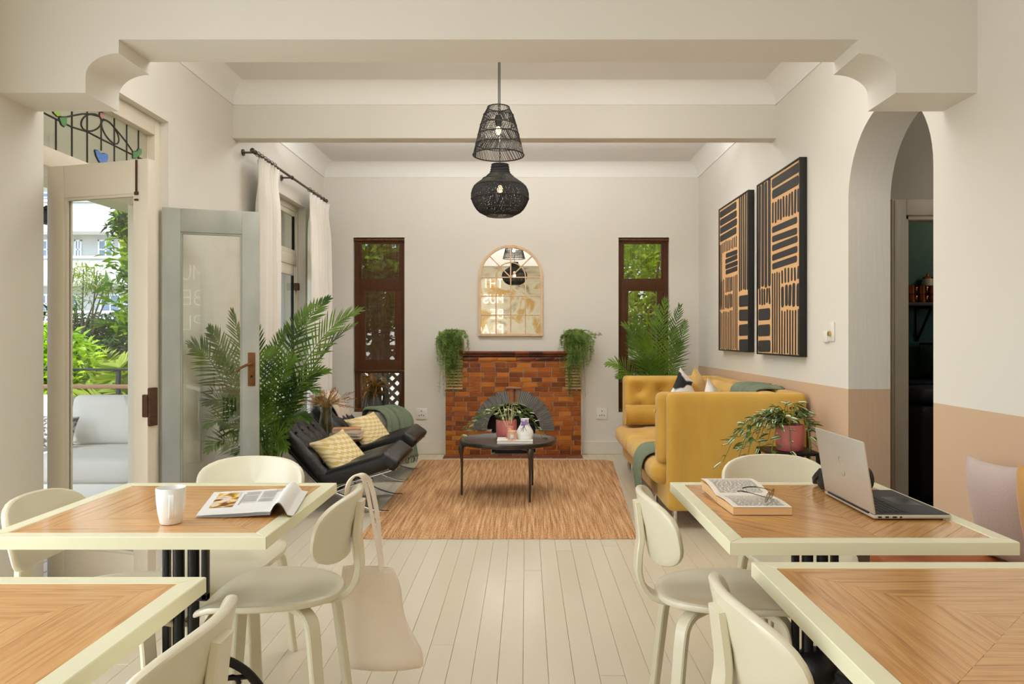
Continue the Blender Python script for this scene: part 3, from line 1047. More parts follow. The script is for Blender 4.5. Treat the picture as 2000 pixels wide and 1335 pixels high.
def table(label, x0, x1, y0, y1, mats, rings, group='square tables with pale painted borders'):
    cx, cy = (x0 + x1) / 2, (y0 + y1) / 2
    t = thing('dining_table', label, 'table', (cx, cy, 0), group)
    bw, th = .042, .032
    zt, zb = TOP, TOP - th
    cs = [(x0, y0), (x1, y0), (x1, y1), (x0, y1)]
    ci = [(x0 + bw, y0 + bw), (x1 - bw, y0 + bw), (x1 - bw, y1 - bw), (x0 + bw, y1 - bw)]
    g = .0006
    for k in range(4):
        a, b, c2, d = cs[k], cs[(k + 1) % 4], ci[(k + 1) % 4], ci[k]
        ux, uy = b[0] - a[0], b[1] - a[1]
        ln = math.hypot(ux, uy)
        ux, uy = ux / ln * g, uy / ln * g
        q = [(a[0] + ux, a[1] + uy), (b[0] - ux, b[1] - uy), (c2[0] - ux, c2[1] - uy), (d[0] + ux, d[1] + uy)]
        mx_, my_ = sum(p[0] for p in q) / 4, sum(p[1] for p in q) / 4
        r = .0018
        qi = [(p[0] + (r if p[0] < mx_ else -r), p[1] + (r if p[1] < my_ else -r)) for p in q]
        mb = MB().add([(p[0], p[1], zb) for p in q] + [(p[0], p[1], zt - r) for p in q] + [(p[0], p[1], zt) for p in qi],
                      [(3, 2, 1, 0), (8, 9, 10, 11)] + [(i, (i + 1) % 4, 4 + (i + 1) % 4, 4 + i) for i in range(4)] + [(4 + i, 4 + (i + 1) % 4, 8 + (i + 1) % 4, 8 + i) for i in range(4)])
        part('border_board', mb, M_border, t, sharp=20)
    part('core_board', MB().box(x0 + bw, x1 - bw, y0 + bw, y1 - bw, zb, zt - .004), M_sub, t)
    # mitred strips of veneer, ring inside ring
    hx, hy = (x1 - x0) / 2 - bw, (y1 - y0) / 2 - bw
    if rings == 0:
        chevron_strips(t, x0 + bw, x1 - bw, y0 + bw, y1 - bw, mats)
    for k in range(rings):
        f0, f1 = 1 - k / rings, 1 - (k + 1) / rings
        for s in range(4):
            def C(i, f):
                sx_, sy_ = ((-1, -1), (1, -1), (1, 1), (-1, 1))[i % 4]
                return (cx + sx_ * hx * f, cy + sy_ * hy * f)
            a, b, c2, d = C(s, f0), C(s + 1, f0), C(s + 1, f1), C(s, f1)
            q = [a, b, c2, d] if f1 > .001 else [a, b, c2]
            mx_, my_ = sum(p[0] for p in q) / len(q), sum(p[1] for p in q) / len(q)
            q = [(p[0] + (mx_ - p[0]) * .002, p[1] + (my_ - p[1]) * .014) if s % 2 == 0 else (p[0] + (mx_ - p[0]) * .014, p[1] + (my_ - p[1]) * .002) for p in q]
            n = len(q)
            zr = zt - .0012 - RND.random() * .0003
            mb = MB().add([(p[0], p[1], zt - .004) for p in q] + [(p[0], p[1], zr) for p in q],
                          [tuple(range(n - 1, -1, -1)), tuple(range(n, 2 * n))] + [(i, (i + 1) % n, n + (i + 1) % n, n + i) for i in range(n)])
            part('veneer_strip', mb, mats[s % 2], t)
    # cast-iron pedestal
    part('top_plate', MB().rbox(cx - .16, cx + .16, cy - .03, cy + .03, zb - .014, zb - .001, .003).rbox(cx - .03, cx + .03, cy - .16, cy + .16, zb - .014, zb - .001, .003), M_black, t)
    for dx_, dy_ in ((-.022, -.0), (.022, 0)):
        part('column', MB().tube([(cx + dx_, cy + dy_, zb - .014), (cx + dx_, cy + dy_, zb - .03), (cx + dx_, cy + dy_, .26)], [.022, .0165, .0165], 12), M_black, t)
    for s in (-1, 1):
        X = cx + s * .058
        low = .30 if s < 0 else .47
        mb = MB().rbox(X - .009, X + .009, cy - .012, cy + .012, low, zb - .013, .003)
        a, b = sorted((X + s * .009, cx + s * .03))
        mb.rbox(a, b, cy - .012, cy + .012, low - .002, low + .02, .003)
        part('side_bar', mb, M_black, t)
    part('hub', MB().lathe([(.03, .24), (.062, .25), (.068, .27), (.06, .30), (.035, .325), (.012, .33)], 20, (cx, cy, 0)), M_black, t)
    for k in range(4):
        an = PI / 4 + k * PI / 2
        d = Vector((math.cos(an), math.sin(an), 0))
        w = Vector((-d.y, d.x, 0))
        c0 = Vector((cx, cy, 0))
        path = smooth([c0 + d * .03 + Vector((0, 0, .275)), c0 + d * .10 + Vector((0, 0, .262)), c0 + d * .18 + Vector((0, 0, .20)), c0 + d * .255 + Vector((0, 0, .09)), c0 + d * .30 + Vector((0, 0, .022)), c0 + d * .335 + Vector((0, 0, .016))], 5)
        mb = MB().strap(path, w, .03, .026)
        scroll = [c0 + d * (.13 + .03 * math.cos(a2)) + Vector((0, 0, .165 + .03 * math.sin(a2))) for a2 in [PI * 1.9 * i / 14 for i in range(15)]]
        mb.tube(scroll, .008, 6)
        mb.tube([c0 + d * .03 + Vector((0, 0, .25)), c0 + d * .07 + Vector((0, 0, .21)), c0 + d * .12 + Vector((0, 0, .195)), c0 + d * .2 + Vector((0, 0, .175))], .008, 6)
        mb.lathe([(.02, 0), (.022, .004), (.016, .014)], 12, tuple(c0 + d * .325))
        part('foot', mb, M_black, t)
    return t


table('square dining table carrying the white mug and the open magazine', -1.376, -.654, 1.848, 2.540, (M_wx2, M_wy2), 6)
table('square dining table carrying the silver laptop and the open book', .501, 1.212, 1.800, 2.552, (M_wp, M_wm), 0)
table('bare square dining table with pale warm top, in front of the mug table', -1.392, -.670, .840, 1.540, (M_wx2, M_wy2), 7)
table('bare square dining table with scratched brown top, in front of the laptop table', .504, 1.216, .945, 1.642, (M_wx, M_wy), 7)

# ------------------------------------------------------------------ bentwood chairs (built facing +x, seat centre over the origin)
SEAT = .455


def chair_root(label):
    t = thing('dining_chair', label, 'chair', (0, 0, 0), 'cream bentwood chairs', local=True)

    def seat_out(a):
        ca, sa = math.cos(a), math.sin(a)
        n = 2.5
        r = (abs(ca) ** n + abs(sa) ** n) ** (-1 / n)
        return r * ca, r * sa

    def seat_fn(a, b):
        x = .022 + .235 * a
        y = .212 * b * (1 - .11 * (1 - a) * .5 - .04 * max(0, -a))
        z = SEAT - .011 * max(0, 1 - a * a - b * b) + .010 * b * b
        if x > .10:
            z -= (x - .10) ** 2 * 3.0
        return (x, y, z - .011), (0.0, 0, 1)
    part('seat', MB().shell(seat_out, seat_fn, .022), M_chair, t)

    def back_out(a):
        ca, sa = math.cos(a), math.sin(a)
        n = 3.0
        r = (abs(ca) ** n + abs(sa) ** n) ** (-1 / n)
        return r * ca, r * sa

    def back_fn(a, b):
        ph = .62 * a
        rad = .355
        z = .663 + b * .106 * (1 - .06 * a * a)
        x = -.232 - (z - .663) * .20 + rad * (1 - math.cos(ph)) - .012
        y = rad * math.sin(ph) * 1.03 * (1 + .03 * b)
        return (x, y, z), (math.cos(ph), -math.sin(ph), .18)
    part('backrest', MB().shell(back_out, back_fn, .02), M_chair, t)
    pts = smooth([(.02, 0, .424), (-.10, 0, .424), (-.185, 0, .426), (-.240, 0, .450), (-.268, 0, .505), (-.268, 0, .57), (-.262, 0, .62), (-.266, 0, .67), (-.274, 0, .735)], 6)
    k = len(pts)
    part('back_bracket', MB().strap(pts, (0, 1, 0), [.074 - .016 * i / k for i in range(k)], .02), M_chair, t)
    part('seat_block', MB().rbox(-.075, .075, -.075, .075, .405, .434, .006), M_chair, t)
    for sx_, sy_ in ((1, 1), (1, -1), (-1, 1), (-1, -1)):
        d = Vector((sx_ * .76, sy_ * .65, 0)).normalized()
        w = Vector((-d.y, d.x, 0))

        def at(r, z):
            return d * r + Vector((0, 0, z))
        path = smooth([at(.03, .418), at(.12, .418), at(.165, .413), at(.198, .392), at(.212, .35), at(.226, .25), at(.243, .12), at(.26, .0)], 5)
        k = len(path)
        part('leg', MB().strap(path, w, [.044 - .012 * max(0, (i / k - .4)) for i in range(k)], [.024 if i < k * .5 else .026 - .004 * (i / k) for i in range(k)]), M_chair, t)
    return t


def place(o, x, y, deg, label):
    o['label'] = label
    o.location = (x, y, 0)
    o.rotation_euler = (0, 0, math.radians(deg))
    return o


proto = chair_root('')
place(proto, -.800, 2.345, 180, 'cream bentwood chair with the canvas tote bag hung over its back')
for args in ((-1.100, 2.745, -90, 'cream bentwood chair behind the mug table, back turned to the grey door'),
             (-1.285, 2.290, 4, 'cream bentwood chair between the mug table and the cream door'),
             (-.800, 1.270, 180, 'cream bentwood chair beside the bare table in front of the mug table'),
             (.625, 2.325, 0, 'cream bentwood chair at the book end of the laptop table, facing it across the aisle'),
             (1.010, 2.790, -90, 'cream bentwood chair behind the laptop table, in front of the sofa arm'),
             (.640, 1.42, 3, 'cream bentwood chair beside the bare scratched table')):
    place(copy_tree(proto), *args)

# ------------------------------------------------------------------ tote bag
M_canvas = pm('natural_canvas', (250, 236, 221), .85, var=.05, vscale=12, bump=.25, bscale=260)
tb = thing('tote_bag', 'natural canvas tote bag hanging from the back of a chair', 'bag', (-.50, 2.60, .06))


def bag(u, v):
    # u round the bag, v from the bottom to the mouth
    a = 2 * PI * u
    ca, sa = math.cos(a), math.sin(a)
    hw = .135 - .052 * v ** 1.5 + .006 * math.sin(9 * v)
    d = .030 * (1 - .55 * v) * (1 if v > .04 else .35 + v * 16)
    x = hw * (abs(ca) ** .55) * (1 if ca > 0 else -1)
    y = d * (abs(sa) ** .8) * (1 if sa > 0 else -1)
    z = .085 + .355 * v + .018 * (x / .13) * (1 - v) * 0 - .012 * (1 - (x / .135) ** 2) * (1 - v) + .02 * (x / .1) * v * -.2
    x += .012 * math.sin(7 * v + 1) * (1 - v) - .048 * v + .004 * math.sin(18 * u * PI)
    y += .006 * math.sin(14 * x * 10 + 3 * v) * v * .6
    return (-.512 + x, 2.605 + y, z)


mb = MB().grid(40, 18, bag, closed=True)
mb.add([bag(i / 40, 0) for i in range(40)], [tuple(range(40))])
o = part('bag_body', mb, M_canvas, tb, sharp=60)
sd = o.modifiers.new('thickness', 'SOLIDIFY')
sd.thickness = .0025
for s, yy in ((0, 2.590), (1, 2.622)):
    pts = smooth([(-.512, yy, .43), (-.520, yy, .50), (-.540 + .012 * s, yy - .01, .62), (-.552 + .010 * s, yy - .05, .735), (-.558 + .006 * s, yy - .10 - .01 * s, .782), (-.580, yy - .125, .784), (-.604 - .006 * s, yy - .105, .745), (-.622, yy - .05, .66), (-.606, yy - .02, .54), (-.596, yy, .43)], 6)
    part('bag_strap', MB().strap(pts, (.35, 1, 0) if s else (.2, 1, 0), .026, .0035), M_canvas, tb)

# ------------------------------------------------------------------ on the mug table
mg = thing('mug', 'white porcelain mug on the table beside the magazine', 'mug', (-.962, 1.99, TOP))
c0 = (-.962, 1.99, TOP)
part('cup', MB().lathe([(.0001, .0), (.026, .0), (.0275, .003), (.033, .03), (.0365, .06), (.038, .094), (.037, .0965), (.0352, .094), (.0335, .06), (.030, .03), (.024, .007), (.0001, .006)], 36, c0), M_white, mg)
hp = [(-.962 + .034 * .55, 1.99 - .034 * .83, TOP + .078)]
hd = Vector((.45, -.89, 0))
hp = smooth([Vector(c0) + hd * .0355 + Vector((0, 0, .078)), Vector(c0) + hd * .052 + Vector((0, 0, .080)), Vector(c0) + hd * .063 + Vector((0, 0, .066)), Vector(c0) + hd * .062 + Vector((0, 0, .045)), Vector(c0) + hd * .050 + Vector((0, 0, .027)), Vector(c0) + hd * .032 + Vector((0, 0, .022))], 5)
part('handle', MB().strap(hp, Vector((hd.y, -hd.x, 0)), .013, .0075), M_white, mg)

M_paper = pm('magazine_paper', (240, 239, 236), .35, var=.01)
M_photo = two_tone('printed_food_photo', [(.32, (40, 30, 24)), (.42, (150, 70, 40)), (.5, (240, 196, 20)), (.58, (228, 226, 226)), (.75, (236, 120, 40))], 26, .3, detail=3)
M_ink = pm('printed_grey_text', (168, 166, 164), .6, var=.2)
mgz = thing('magazine', 'open glossy magazine lying on the table beside the mug', 'magazine', (-.84, 2.2, TOP))


def mag_pt(s, t, h=0):
    # s across from the outer left edge (0) over the spine (.60) to the curled right page (1); t from near to far
    x = -.920 + s * .335 if s < .62 else -.7123 + (s - .62) * .17
    if s < .62:
        z = .004 + .010 * min(1, s / .5)
        if s > .45:
            z += (s - .45) * .012
    else:
        q = (s - .62) / .38
        z = .016 + .030 * math.sin(min(1, q * 1.35) * PI) * (1 - .2 * t) - .010 * q
    y = 2.045 + t * .325
    xs = -.085 * t + .03 * t * s
    return (x + xs, y, TOP + max(.0015, z) + h)


for k in range(4):
    e = .004 * k
    mb = MB().grid(30, 8, lambda u, v: mag_pt(u * (.64 - .008 * k), v * (1 - .01 * k) + e, -.0026 * (3 - k) if True else 0))
    mb.v = [(x, y, max(TOP + .0012 + .0012 * k, z)) for x, y, z in mb.v]
    part('page', mb, M_paper, mgz, sharp=60)
for k in range(2):
    mb = MB().grid(24, 8, lambda u, v: mag_pt(.61 + u * (.39 - .03 * k), v, -.002 * k))
    part('page', mb, M_paper, mgz, sharp=60)
part('cover', MB().grid(20, 6, lambda u, v: mag_pt(.655 + u * .30, v * .98 + .004, -.006)), pm('green_yellow_cover', (178, 150, 30), .3, var=.3, vscale=14), mgz, sharp=60)
part('printed_photo', MB().grid(8, 6, lambda u, v: mag_pt(.06 + u * .20, .28 + v * .62, .0008)), M_photo, mgz, sharp=60)
tx_ = MB()
for r in range(22):
    v0 = .42 + r * .022
    for a, b in ((.31, .44), (.455, .585)):
        if RND.random() < .93:
            tx_.grid(4, 2, lambda u, v: mag_pt(a + (b - a) * u * U(.92, 1), v0 + v * .008, .0009))
tx_.grid(3, 2, lambda u, v: mag_pt(.295 + u * .012, .35 + v * .45, .0009))
part('printed_text', tx_, M_ink, mgz, kind='stuff')
part('printed_photo', MB().grid(6, 4, lambda u, v: mag_pt(.56 + u * .06, .86 + v * .1, .0009)), M_photo, mgz)

# ------------------------------------------------------------------ on the laptop table
M_alu = pm('brushed_silver', (204, 197, 184), .36, metal=.45, var=.03, vscale=3, stretch=(1, 1, 30))
M_keys = pm('black_keys', (20, 20, 22), .5, var=.1)
M_deck = pm('black_soft_deck', (38, 38, 40), .55, var=.08)
lp = thing('laptop', 'silver laptop open on the table, its lid turned to the aisle', 'laptop', (1.06, 2.18, TOP))
lx0, lx1, ly0, ly1 = .956, 1.172, 2.018, 2.352
part('base', MB().rbox(lx0, lx1, ly0, ly1, TOP + .003, TOP + .014, .004), M_alu, lp)
part('deck', MB().rbox(lx0 + .004, lx1 - .003, ly0 + .004, ly1 - .004, TOP + .0135, TOP + .0152, .0006), M_deck, lp)
ft = MB()
for a, b in ((lx0 + .02, ly0 + .02), (lx1 - .02, ly0 + .02), (lx0 + .02, ly1 - .02), (lx1 - .02, ly1 - .02)):
    ft.lathe([(.006, 0), (.006, .0034)], 10, (a, b, TOP))
part('rubber_feet', ft, M_keys, lp)
ke = MB().box(0, .0128, 0, .0138, 0, .0014)
kme = mesh_of('key', ke, M_keys)
kb = Vector(BASE['laptop'])
for r in range(5):
    for k in range(17):
        share('key', kme, lp, Vector((lx0 + .034 + r * .0155, ly0 + .026 + k * .0168, TOP + .0150)) - kb)
part('trackpad', MB().rbox(lx0 + .125, lx0 + .195, ly0 + .115, ly0 + .225, TOP + .0150, TOP + .0156, .0003), pm('black_trackpad', (46, 46, 48), .35, var=.03), lp)
lidM = Matrix.Translation((lx0 + .004, 0, TOP + .015)) @ Matrix.Rotation(math.radians(-9), 4, 'Y')
mb = MB().rbox(-.003, .003, ly0, ly1, 0, .202, .0025).xf(lidM)
lid = part('lid', mb, M_alu, lp)
part('screen', MB().rbox(.003, .0036, ly0 + .006, ly1 - .006, .006, .197, .0002).xf(lidM), pm('dark_screen', (12, 12, 14), .12, var=.02), lid)
ym_ = (ly0 + ly1) / 2
sw = smooth([(-.0034, ym_ - .010, .125), (-.0034, ym_ + .004, .134), (-.0034, ym_ + .014, .126), (-.0034, ym_ + .004, .112), (-.0034, ym_ - .006, .100), (-.0034, ym_ - .014, .088), (-.0034, ym_ - .003, .078), (-.0034, ym_ + .012, .086)], 5)
part('lid_mark', MB().tube(sw, .0011, 6).xf(lidM), pm('dark_chrome_mark', (184, 176, 162), .25, metal=.7), lid, label='polished curling line emblem')
part('hinge', MB().tube([(lx0 + .003, ly0 + .03, TOP + .0135), (lx0 + .003, ly1 - .03, TOP + .0135)], .0045, 10), M_keys, lp)
pt_ = MB()
for k, w in enumerate((.010, .010, .012, .006)):
    pt_.box(lx0 + .012 + k * .020, lx0 + .012 + k * .020 + w, ly0 - .0006, ly0 + .001, TOP + .006, TOP + .0105)
part('ports', pt_, M_keys, lp)

hpn = thing('headphones', 'black over-ear headphones lying behind the laptop', 'headphones', (1.06, 2.43, TOP))
for X, ln in ((.985, 1), (1.125, -1)):
    M = Matrix.Translation((X, 2.425, TOP + .036)) @ Matrix.Rotation(PI / 2, 4, 'Y')
    part('ear_cup', MB().lathe([(.0001, -.016), (.026, -.016), (.034, -.010), (.036, .0), (.033, .010), (.022, .016), (.0001, .016)], 24).xf(M), M_keys, hpn)
    part('ear_pad', MB().lathe([(.014, ln * .014), (.022, ln * .026), (.031, ln * .024), (.034, ln * .012)], 24).xf(M), pm('black_leatherette', (26, 26, 27), .5, var=.1), hpn)
bandp = smooth([(.975, 2.43, TOP + .060), (.968, 2.455, TOP + .035), (.985, 2.50, TOP + .014), (1.055, 2.525, TOP + .012), (1.125, 2.50, TOP + .014), (1.142, 2.455, TOP + .035), (1.135, 2.43, TOP + .060)], 6)
part('headband', MB().strap(bandp, (0, .3, 1), .02, .009), M_keys, hpn)

M_page = pm('book_paper', (241, 231, 215), .8, var=.04, vscale=20)
M_edge = pm('page_edges', (226, 186, 134), .8, var=.08, vscale=4, stretch=(1, 1, 160))
bk = thing('book', 'open paperback lying on the laptop table, eyeglasses on it', 'book', (.66, 2.24, TOP))


def skew(mb, k=-.05, x0=.66, y0=2.24):
    mb.v = [(x + (y - y0) * k, y, z) for x, y, z in mb.v]
    return mb


# near half lies flat, far half rises towards the spine and droops behind
part('page_block', skew(MB().prism([(2.082, TOP + .001), (2.232, TOP + .001), (2.236, TOP + .018), (2.215, TOP + .0205), (2.15, TOP + .0215), (2.08, TOP + .0195)], 0, .580, .746)), M_edge, bk, sharp=25)
part('page_block', skew(MB().prism([(2.236, TOP + .002), (2.385, TOP + .010), (2.396, TOP + .034), (2.32, TOP + .034), (2.262, TOP + .0245), (2.238, TOP + .018)], 0, .580, .746)), M_edge, bk, sharp=25)
pg = skew(MB().grid(3, 12, lambda u, v: (.5795 + u * .167, 2.079 + .157 * v, TOP + .0212 + .0045 * math.sin(v * PI * .95))))
pgA = part('page', pg, M_page, bk, sharp=60)
pg = skew(MB().grid(3, 12, lambda u, v: (.5795 + u * .167, 2.239 + .161 * v, TOP + .0215 + .0215 * math.sin(min(1, v * 1.15) * PI * .55) - .001 * v)))
pgB = part('page', pg, M_page, bk, sharp=60)
for par, f in ((pgA, lambda v: (2.079 + .157 * v, TOP + .0220 + .0045 * math.sin(v * PI * .95))), (pgB, lambda v: (2.239 + .161 * v, TOP + .0223 + .0215 * math.sin(min(1, v * 1.15) * PI * .55) - .001 * v))):
    tx_ = MB()
    for r in range(24):
        v = .10 + .78 * r / 23
        x = .597
        while x < .728:
            w = min(U(.006, .020), .731 - x)
            y, z = f(v)
            y2, z2 = f(v + .014)
            tx_.add([(x, y, z), (x + w, y, z), (x + w, y2, z2), (x, y2, z2)], [(0, 1, 2, 3)])
            x += w + .0035
    part('printed_text', skew(tx_), M_ink, par, kind='stuff')
part('cover', skew(MB().box(.579, .748, 2.078, 2.385, TOP + .0002, TOP + .0012)), pm('paper_cover', (214, 190, 160), .5), bk)

gs = thing('eyeglasses', 'thin-framed eyeglasses resting on the open book', 'glasses', (.70, 2.16, TOP + .026))
gM = Matrix.Translation((.705, 2.135, TOP + .0265)) @ Matrix.Rotation(math.radians(58), 4, 'Z') @ Matrix.Rotation(math.radians(14), 4, 'X') @ Matrix.Scale(.86, 4)
M_gold = pm('thin_gold_wire', (150, 120, 70), .3, metal=.9)
for s in (-1, 1):
    ring = [(s * .031 + .024 * math.cos(a), 0, .020 + .018 * math.sin(a)) for a in [2 * PI * i / 28 for i in range(29)]]
    rim = part('rim', MB().tube(ring, .0011, 6, cap=False).xf(gM), M_gold, gs)
    part('lens', MB().add([(p[0], 0.0, p[2]) for p in ring[:-1]] + [(p[0], .0012, p[2]) for p in ring[:-1]], [tuple(range(28)), tuple(range(55, 27, -1))]).xf(gM), glass_mat('lens_glass', (235, 236, 230), 1.5), rim)
    tmp = smooth([(s * .055, 0, .024), (s * .058, .012, .024), (s * .054, .055, .020), (s * .040, .085, .012), (s * .030, .10, .004)], 4)
    part('temple', MB().tube(tmp, [.0012] * 9 + [.0020] * 8, 6).xf(gM), M_keys, gs)
part('bridge', MB().tube(smooth([(-.007, 0, .022), (0, .001, .026), (.007, 0, .022)], 4), .0011, 6).xf(gM), M_gold, gs)

# ------------------------------------------------------------------ bench along the dado wall with its cushions
M_rustl = two_tone('rust_leather', [(.3, (138, 70, 28)), (.7, (170, 94, 44))], 7, .5, bump=.2)
bn = thing('bench', 'rust leather bench seat against the tan dado wall', 'bench', (1.61, 1.6, 0))
part('seat_cushion', MB().soft(1.36, 1.858, .35, 2.93, .33, .41, .03, (8, 20, 6), (0, 0, .012)), M_rustl, bn)
part('bench_frame', MB().rbox(1.38, 1.855, .37, 2.91, .27, .33, .004), M_black, bn)
for X in (1.42, 1.82):
    for Y in (.42, 1.6, 2.86):
        part('leg', MB().rbox(X - .02, X + .02, Y - .02, Y + .02, 0, .28, .003), M_black, bn)
M_mauve = pm('mauve_linen', (196, 176, 168), .85, var=.04, bump=.25, bscale=160, sheen=.2)
M_must = pm('mustard_velvet', (206, 146, 52), .7, var=.08, bump=.15, bscale=90, sheen=.4)


def cushion(name, label, mat, w, h, t_, M, group=None, piping=True):
    o = single(name, MB().pillow(w, h, t_, 18, M), mat, label, 'cushion', group, sharp=70)
    return o


def cm(loc, yaw, pitch=0, roll=0):
    return Matrix.Translation(loc) @ Matrix.Rotation(math.radians(yaw), 4, 'Z') @ Matrix.Rotation(math.radians(pitch), 4, 'X') @ Matrix.Rotation(math.radians(roll), 4, 'Y')


cushion('cushion', 'mauve linen cushion leaning on the dado wall at the bench end', M_mauve, .40, .40, .14, cm((1.765, 2.69, .605), 90, -10, 3))
cushion('cushion', 'mustard cushion on the bench, nearer than the mauve one', M_must, .40, .42, .15, cm((1.715, 2.345, .61), 82, -12, -2))

# ------------------------------------------------------------------ fireplace
FY = 7.80                                     # face of the brickwork
fpx = lambda x: (x - 1027.0) * FY / FPX
fpz = lambda y: EYE - (y - 660.0) * FY / FPX
M_glaze = None


def brick_mat(name, stops, rough=.16):
    m, nt, N, L, b = new_mat(name)
    oi = N.new('ShaderNodeObjectInfo')
    tc = N.new('ShaderNodeTexCoord')
    ad = N.new('ShaderNodeVectorMath')
    ad.operation = 'MULTIPLY_ADD'
    ad.inputs[1].default_value = (1, 1, 1)
    cmb = N.new('ShaderNodeCombineXYZ')
    mu = N.new('ShaderNodeMath')
    mu.operation = 'MULTIPLY'
    mu.inputs[1].default_value = 37.0
    L.new(oi.outputs['Random'], mu.inputs[0])
    L.new(mu.outputs[0], cmb.inputs[0])
    L.new(mu.outputs[0], cmb.inputs[1])
    L.new(tc.outputs['Object'], ad.inputs[0])
    L.new(cmb.outputs[0], ad.inputs[2])
    nz = N.new('ShaderNodeTexNoise')
    nz.inputs['Scale'].default_value = 14
    nz.inputs['Detail'].default_value = 5
    L.new(ad.outputs[0], nz.inputs[0])
    m1 = N.new('ShaderNodeMath')
    m1.operation = 'MULTIPLY_ADD'
    m1.inputs[1].default_value = .62
    L.new(oi.outputs['Random'], m1.inputs[0])
    m2 = N.new('ShaderNodeMath')
    m2.operation = 'MULTIPLY'
    m2.inputs[1].default_value = .45
    L.new(nz.outputs[0], m2.inputs[0])
    L.new(m2.outputs[0], m1.inputs[2])
    cr = N.new('ShaderNodeValToRGB')
    e = cr.color_ramp.elements
    while len(e) < len(stops):
        e.new(.5)
    for i, (p, c) in enumerate(stops):
        e[i].position, e[i].color = p, lin(c) + (1,)
    L.new(m1.outputs[0], cr.inputs[0])
    L.new(cr.outputs[0], b.inputs['Base Color'])
    b.inputs['Roughness'].default_value = rough
    bp = N.new('ShaderNodeBump')
    bp.inputs['Strength'].default_value = .12
    bp.inputs['Distance'].default_value = .004
    L.new(nz.outputs[0], bp.inputs['Height'])
    L.new(bp.outputs[0], b.inputs['Normal'])
    return m


M_brick = brick_mat('glazed_amber_brick', [(.10, (80, 34, 14)), (.35, (134, 66, 20)), (.6, (168, 90, 26)), (.9, (192, 118, 40))])
M_brick2 = brick_mat('dark_glazed_brick', [(.1, (52, 22, 14)), (.6, (100, 44, 20)), (.9, (136, 70, 34))])
M_hearth = brick_mat('worn_hearth_tile', [(.1, (92, 48, 28)), (.6, (128, 70, 38)), (.9, (146, 88, 50))], .4)
M_mortar = pm('pale_mortar', (214, 198, 176), .9, var=.12, vscale=30)
M_slate = pm('grey_slate_tile', (98, 100, 100), .55, var=.12, vscale=20, rndvar=.25)
M_soot = pm('sooty_iron', (10, 9, 9), .85, var=.4)

X0, X1 = fpx(870), fpx(1135)
U0, U1 = fpx(898), fpx(1109)
ZS = fpz(763)                                 # shoulder height
ZT = fpz(697)
xc, zc_, Ro, Ri = fpx(1003), fpz(840), .432, .285
sl = .235                                      # half width of the opening under the springing line
fp = thing('fireplace', 'glazed brown brick fireplace with grey fan arch and stepped shoulders', 'fireplace', ((X0 + X1) / 2, FY + .06, 0))
out = [(X0, 0), (xc - sl, 0), (xc - sl, zc_), (xc - Ri, zc_)] + arc(xc, zc_, Ri, 180, 0, 24)[1:-1] + [(xc + Ri, zc_), (xc + sl, zc_), (xc + sl, 0), (X1, 0), (X1, ZS), (U1, ZS), (U1, ZT), (U0, ZT), (U0, ZS), (X0, ZS)]
part('mortar_body', MB().prism(out, 1, FY, YB - .004), M_mortar, fp)
part('firebox', MB().box(xc - Ri, xc + Ri, YB - .012, YB - .005, .02, zc_ + Ri), M_soot, fp)
bmesh_cache = {}


def brick_mesh(w, h, d=.016):
    key = (round(w, 3), round(h, 3))
    if key not in bmesh_cache:
        r = .0022
        m = MB().add([(0, d, 0), (w, d, 0), (w, d, h), (0, d, h), (0, r, 0), (w, r, 0), (w, r, h), (0, r, h), (r, 0, r), (w - r, 0, r), (w - r, 0, h - r), (r, 0, h - r)],
                     [(0, 1, 5, 4), (1, 2, 6, 5), (2, 3, 7, 6), (3, 0, 4, 7), (4, 5, 9, 8), (5, 6, 10, 9), (6, 7, 11, 10), (7, 4, 8, 11), (8, 9, 10, 11)])
        bmesh_cache[key] = mesh_of('brick', m, M_brick, sharp=20)
    return bmesh_cache[key]


fb0 = Vector(BASE['fireplace'])
pitch, gap = .0514, .0066
row = 0
z = .012
while z < ZT - .03:
    lo, hi = (X0, X1) if z + pitch * .6 < ZS else (U0, U1)
    zm = z + pitch / 2
    spans = []
    if zm > zc_:
        q = Ro - .012
        dz_ = zm - zc_
        hw = math.sqrt(max(0, q * q - dz_ * dz_))
        spans = [(lo, xc - hw), (xc + hw, hi)] if hw > 0 else [(lo, hi)]
    elif zm > .115:
        spans = [(lo, xc - sl), (xc + sl, hi)]
    else:
        spans = [(lo, xc - sl), (xc + sl, hi)]
    wide = z < ZS - .4 * pitch
    for a, b in spans:
        if b - a < .02:
            continue
        # whole bricks from the outer edge inwards; rows alternate
        x = a
        L_ = .150
        first = .075 if row % 2 else .105
        while x < b - .006:
            w = first if x == a else (L_ if RND.random() < .8 else .118)
            if b - (x + w) < .03:
                w = b - x
            if w > gap + .006:
                o = share('brick', brick_mesh(w - gap, pitch - gap), fp, Vector((x + gap / 2, FY - .012 + U(-.0015, .001), z + gap / 2)) - fb0)
            x += w
    z += pitch
    row += 1
# bricks closing the space under the springing line, above the ash slot
for k in range(2):
    for s in (-1, 1):
        share('brick', brick_mesh(.095, pitch - gap), fp, Vector((xc + (s * .19 - .0475), FY - .010, .125 + k * pitch)) - fb0)
part('ash_slot', MB().rbox(xc - .20, xc + .20, FY + .03, FY + .05, .02, .12, .003).tube([(xc - .015, FY + .02, .075), (xc + .015, FY + .02, .075)], .006, 8), M_soot, fp)
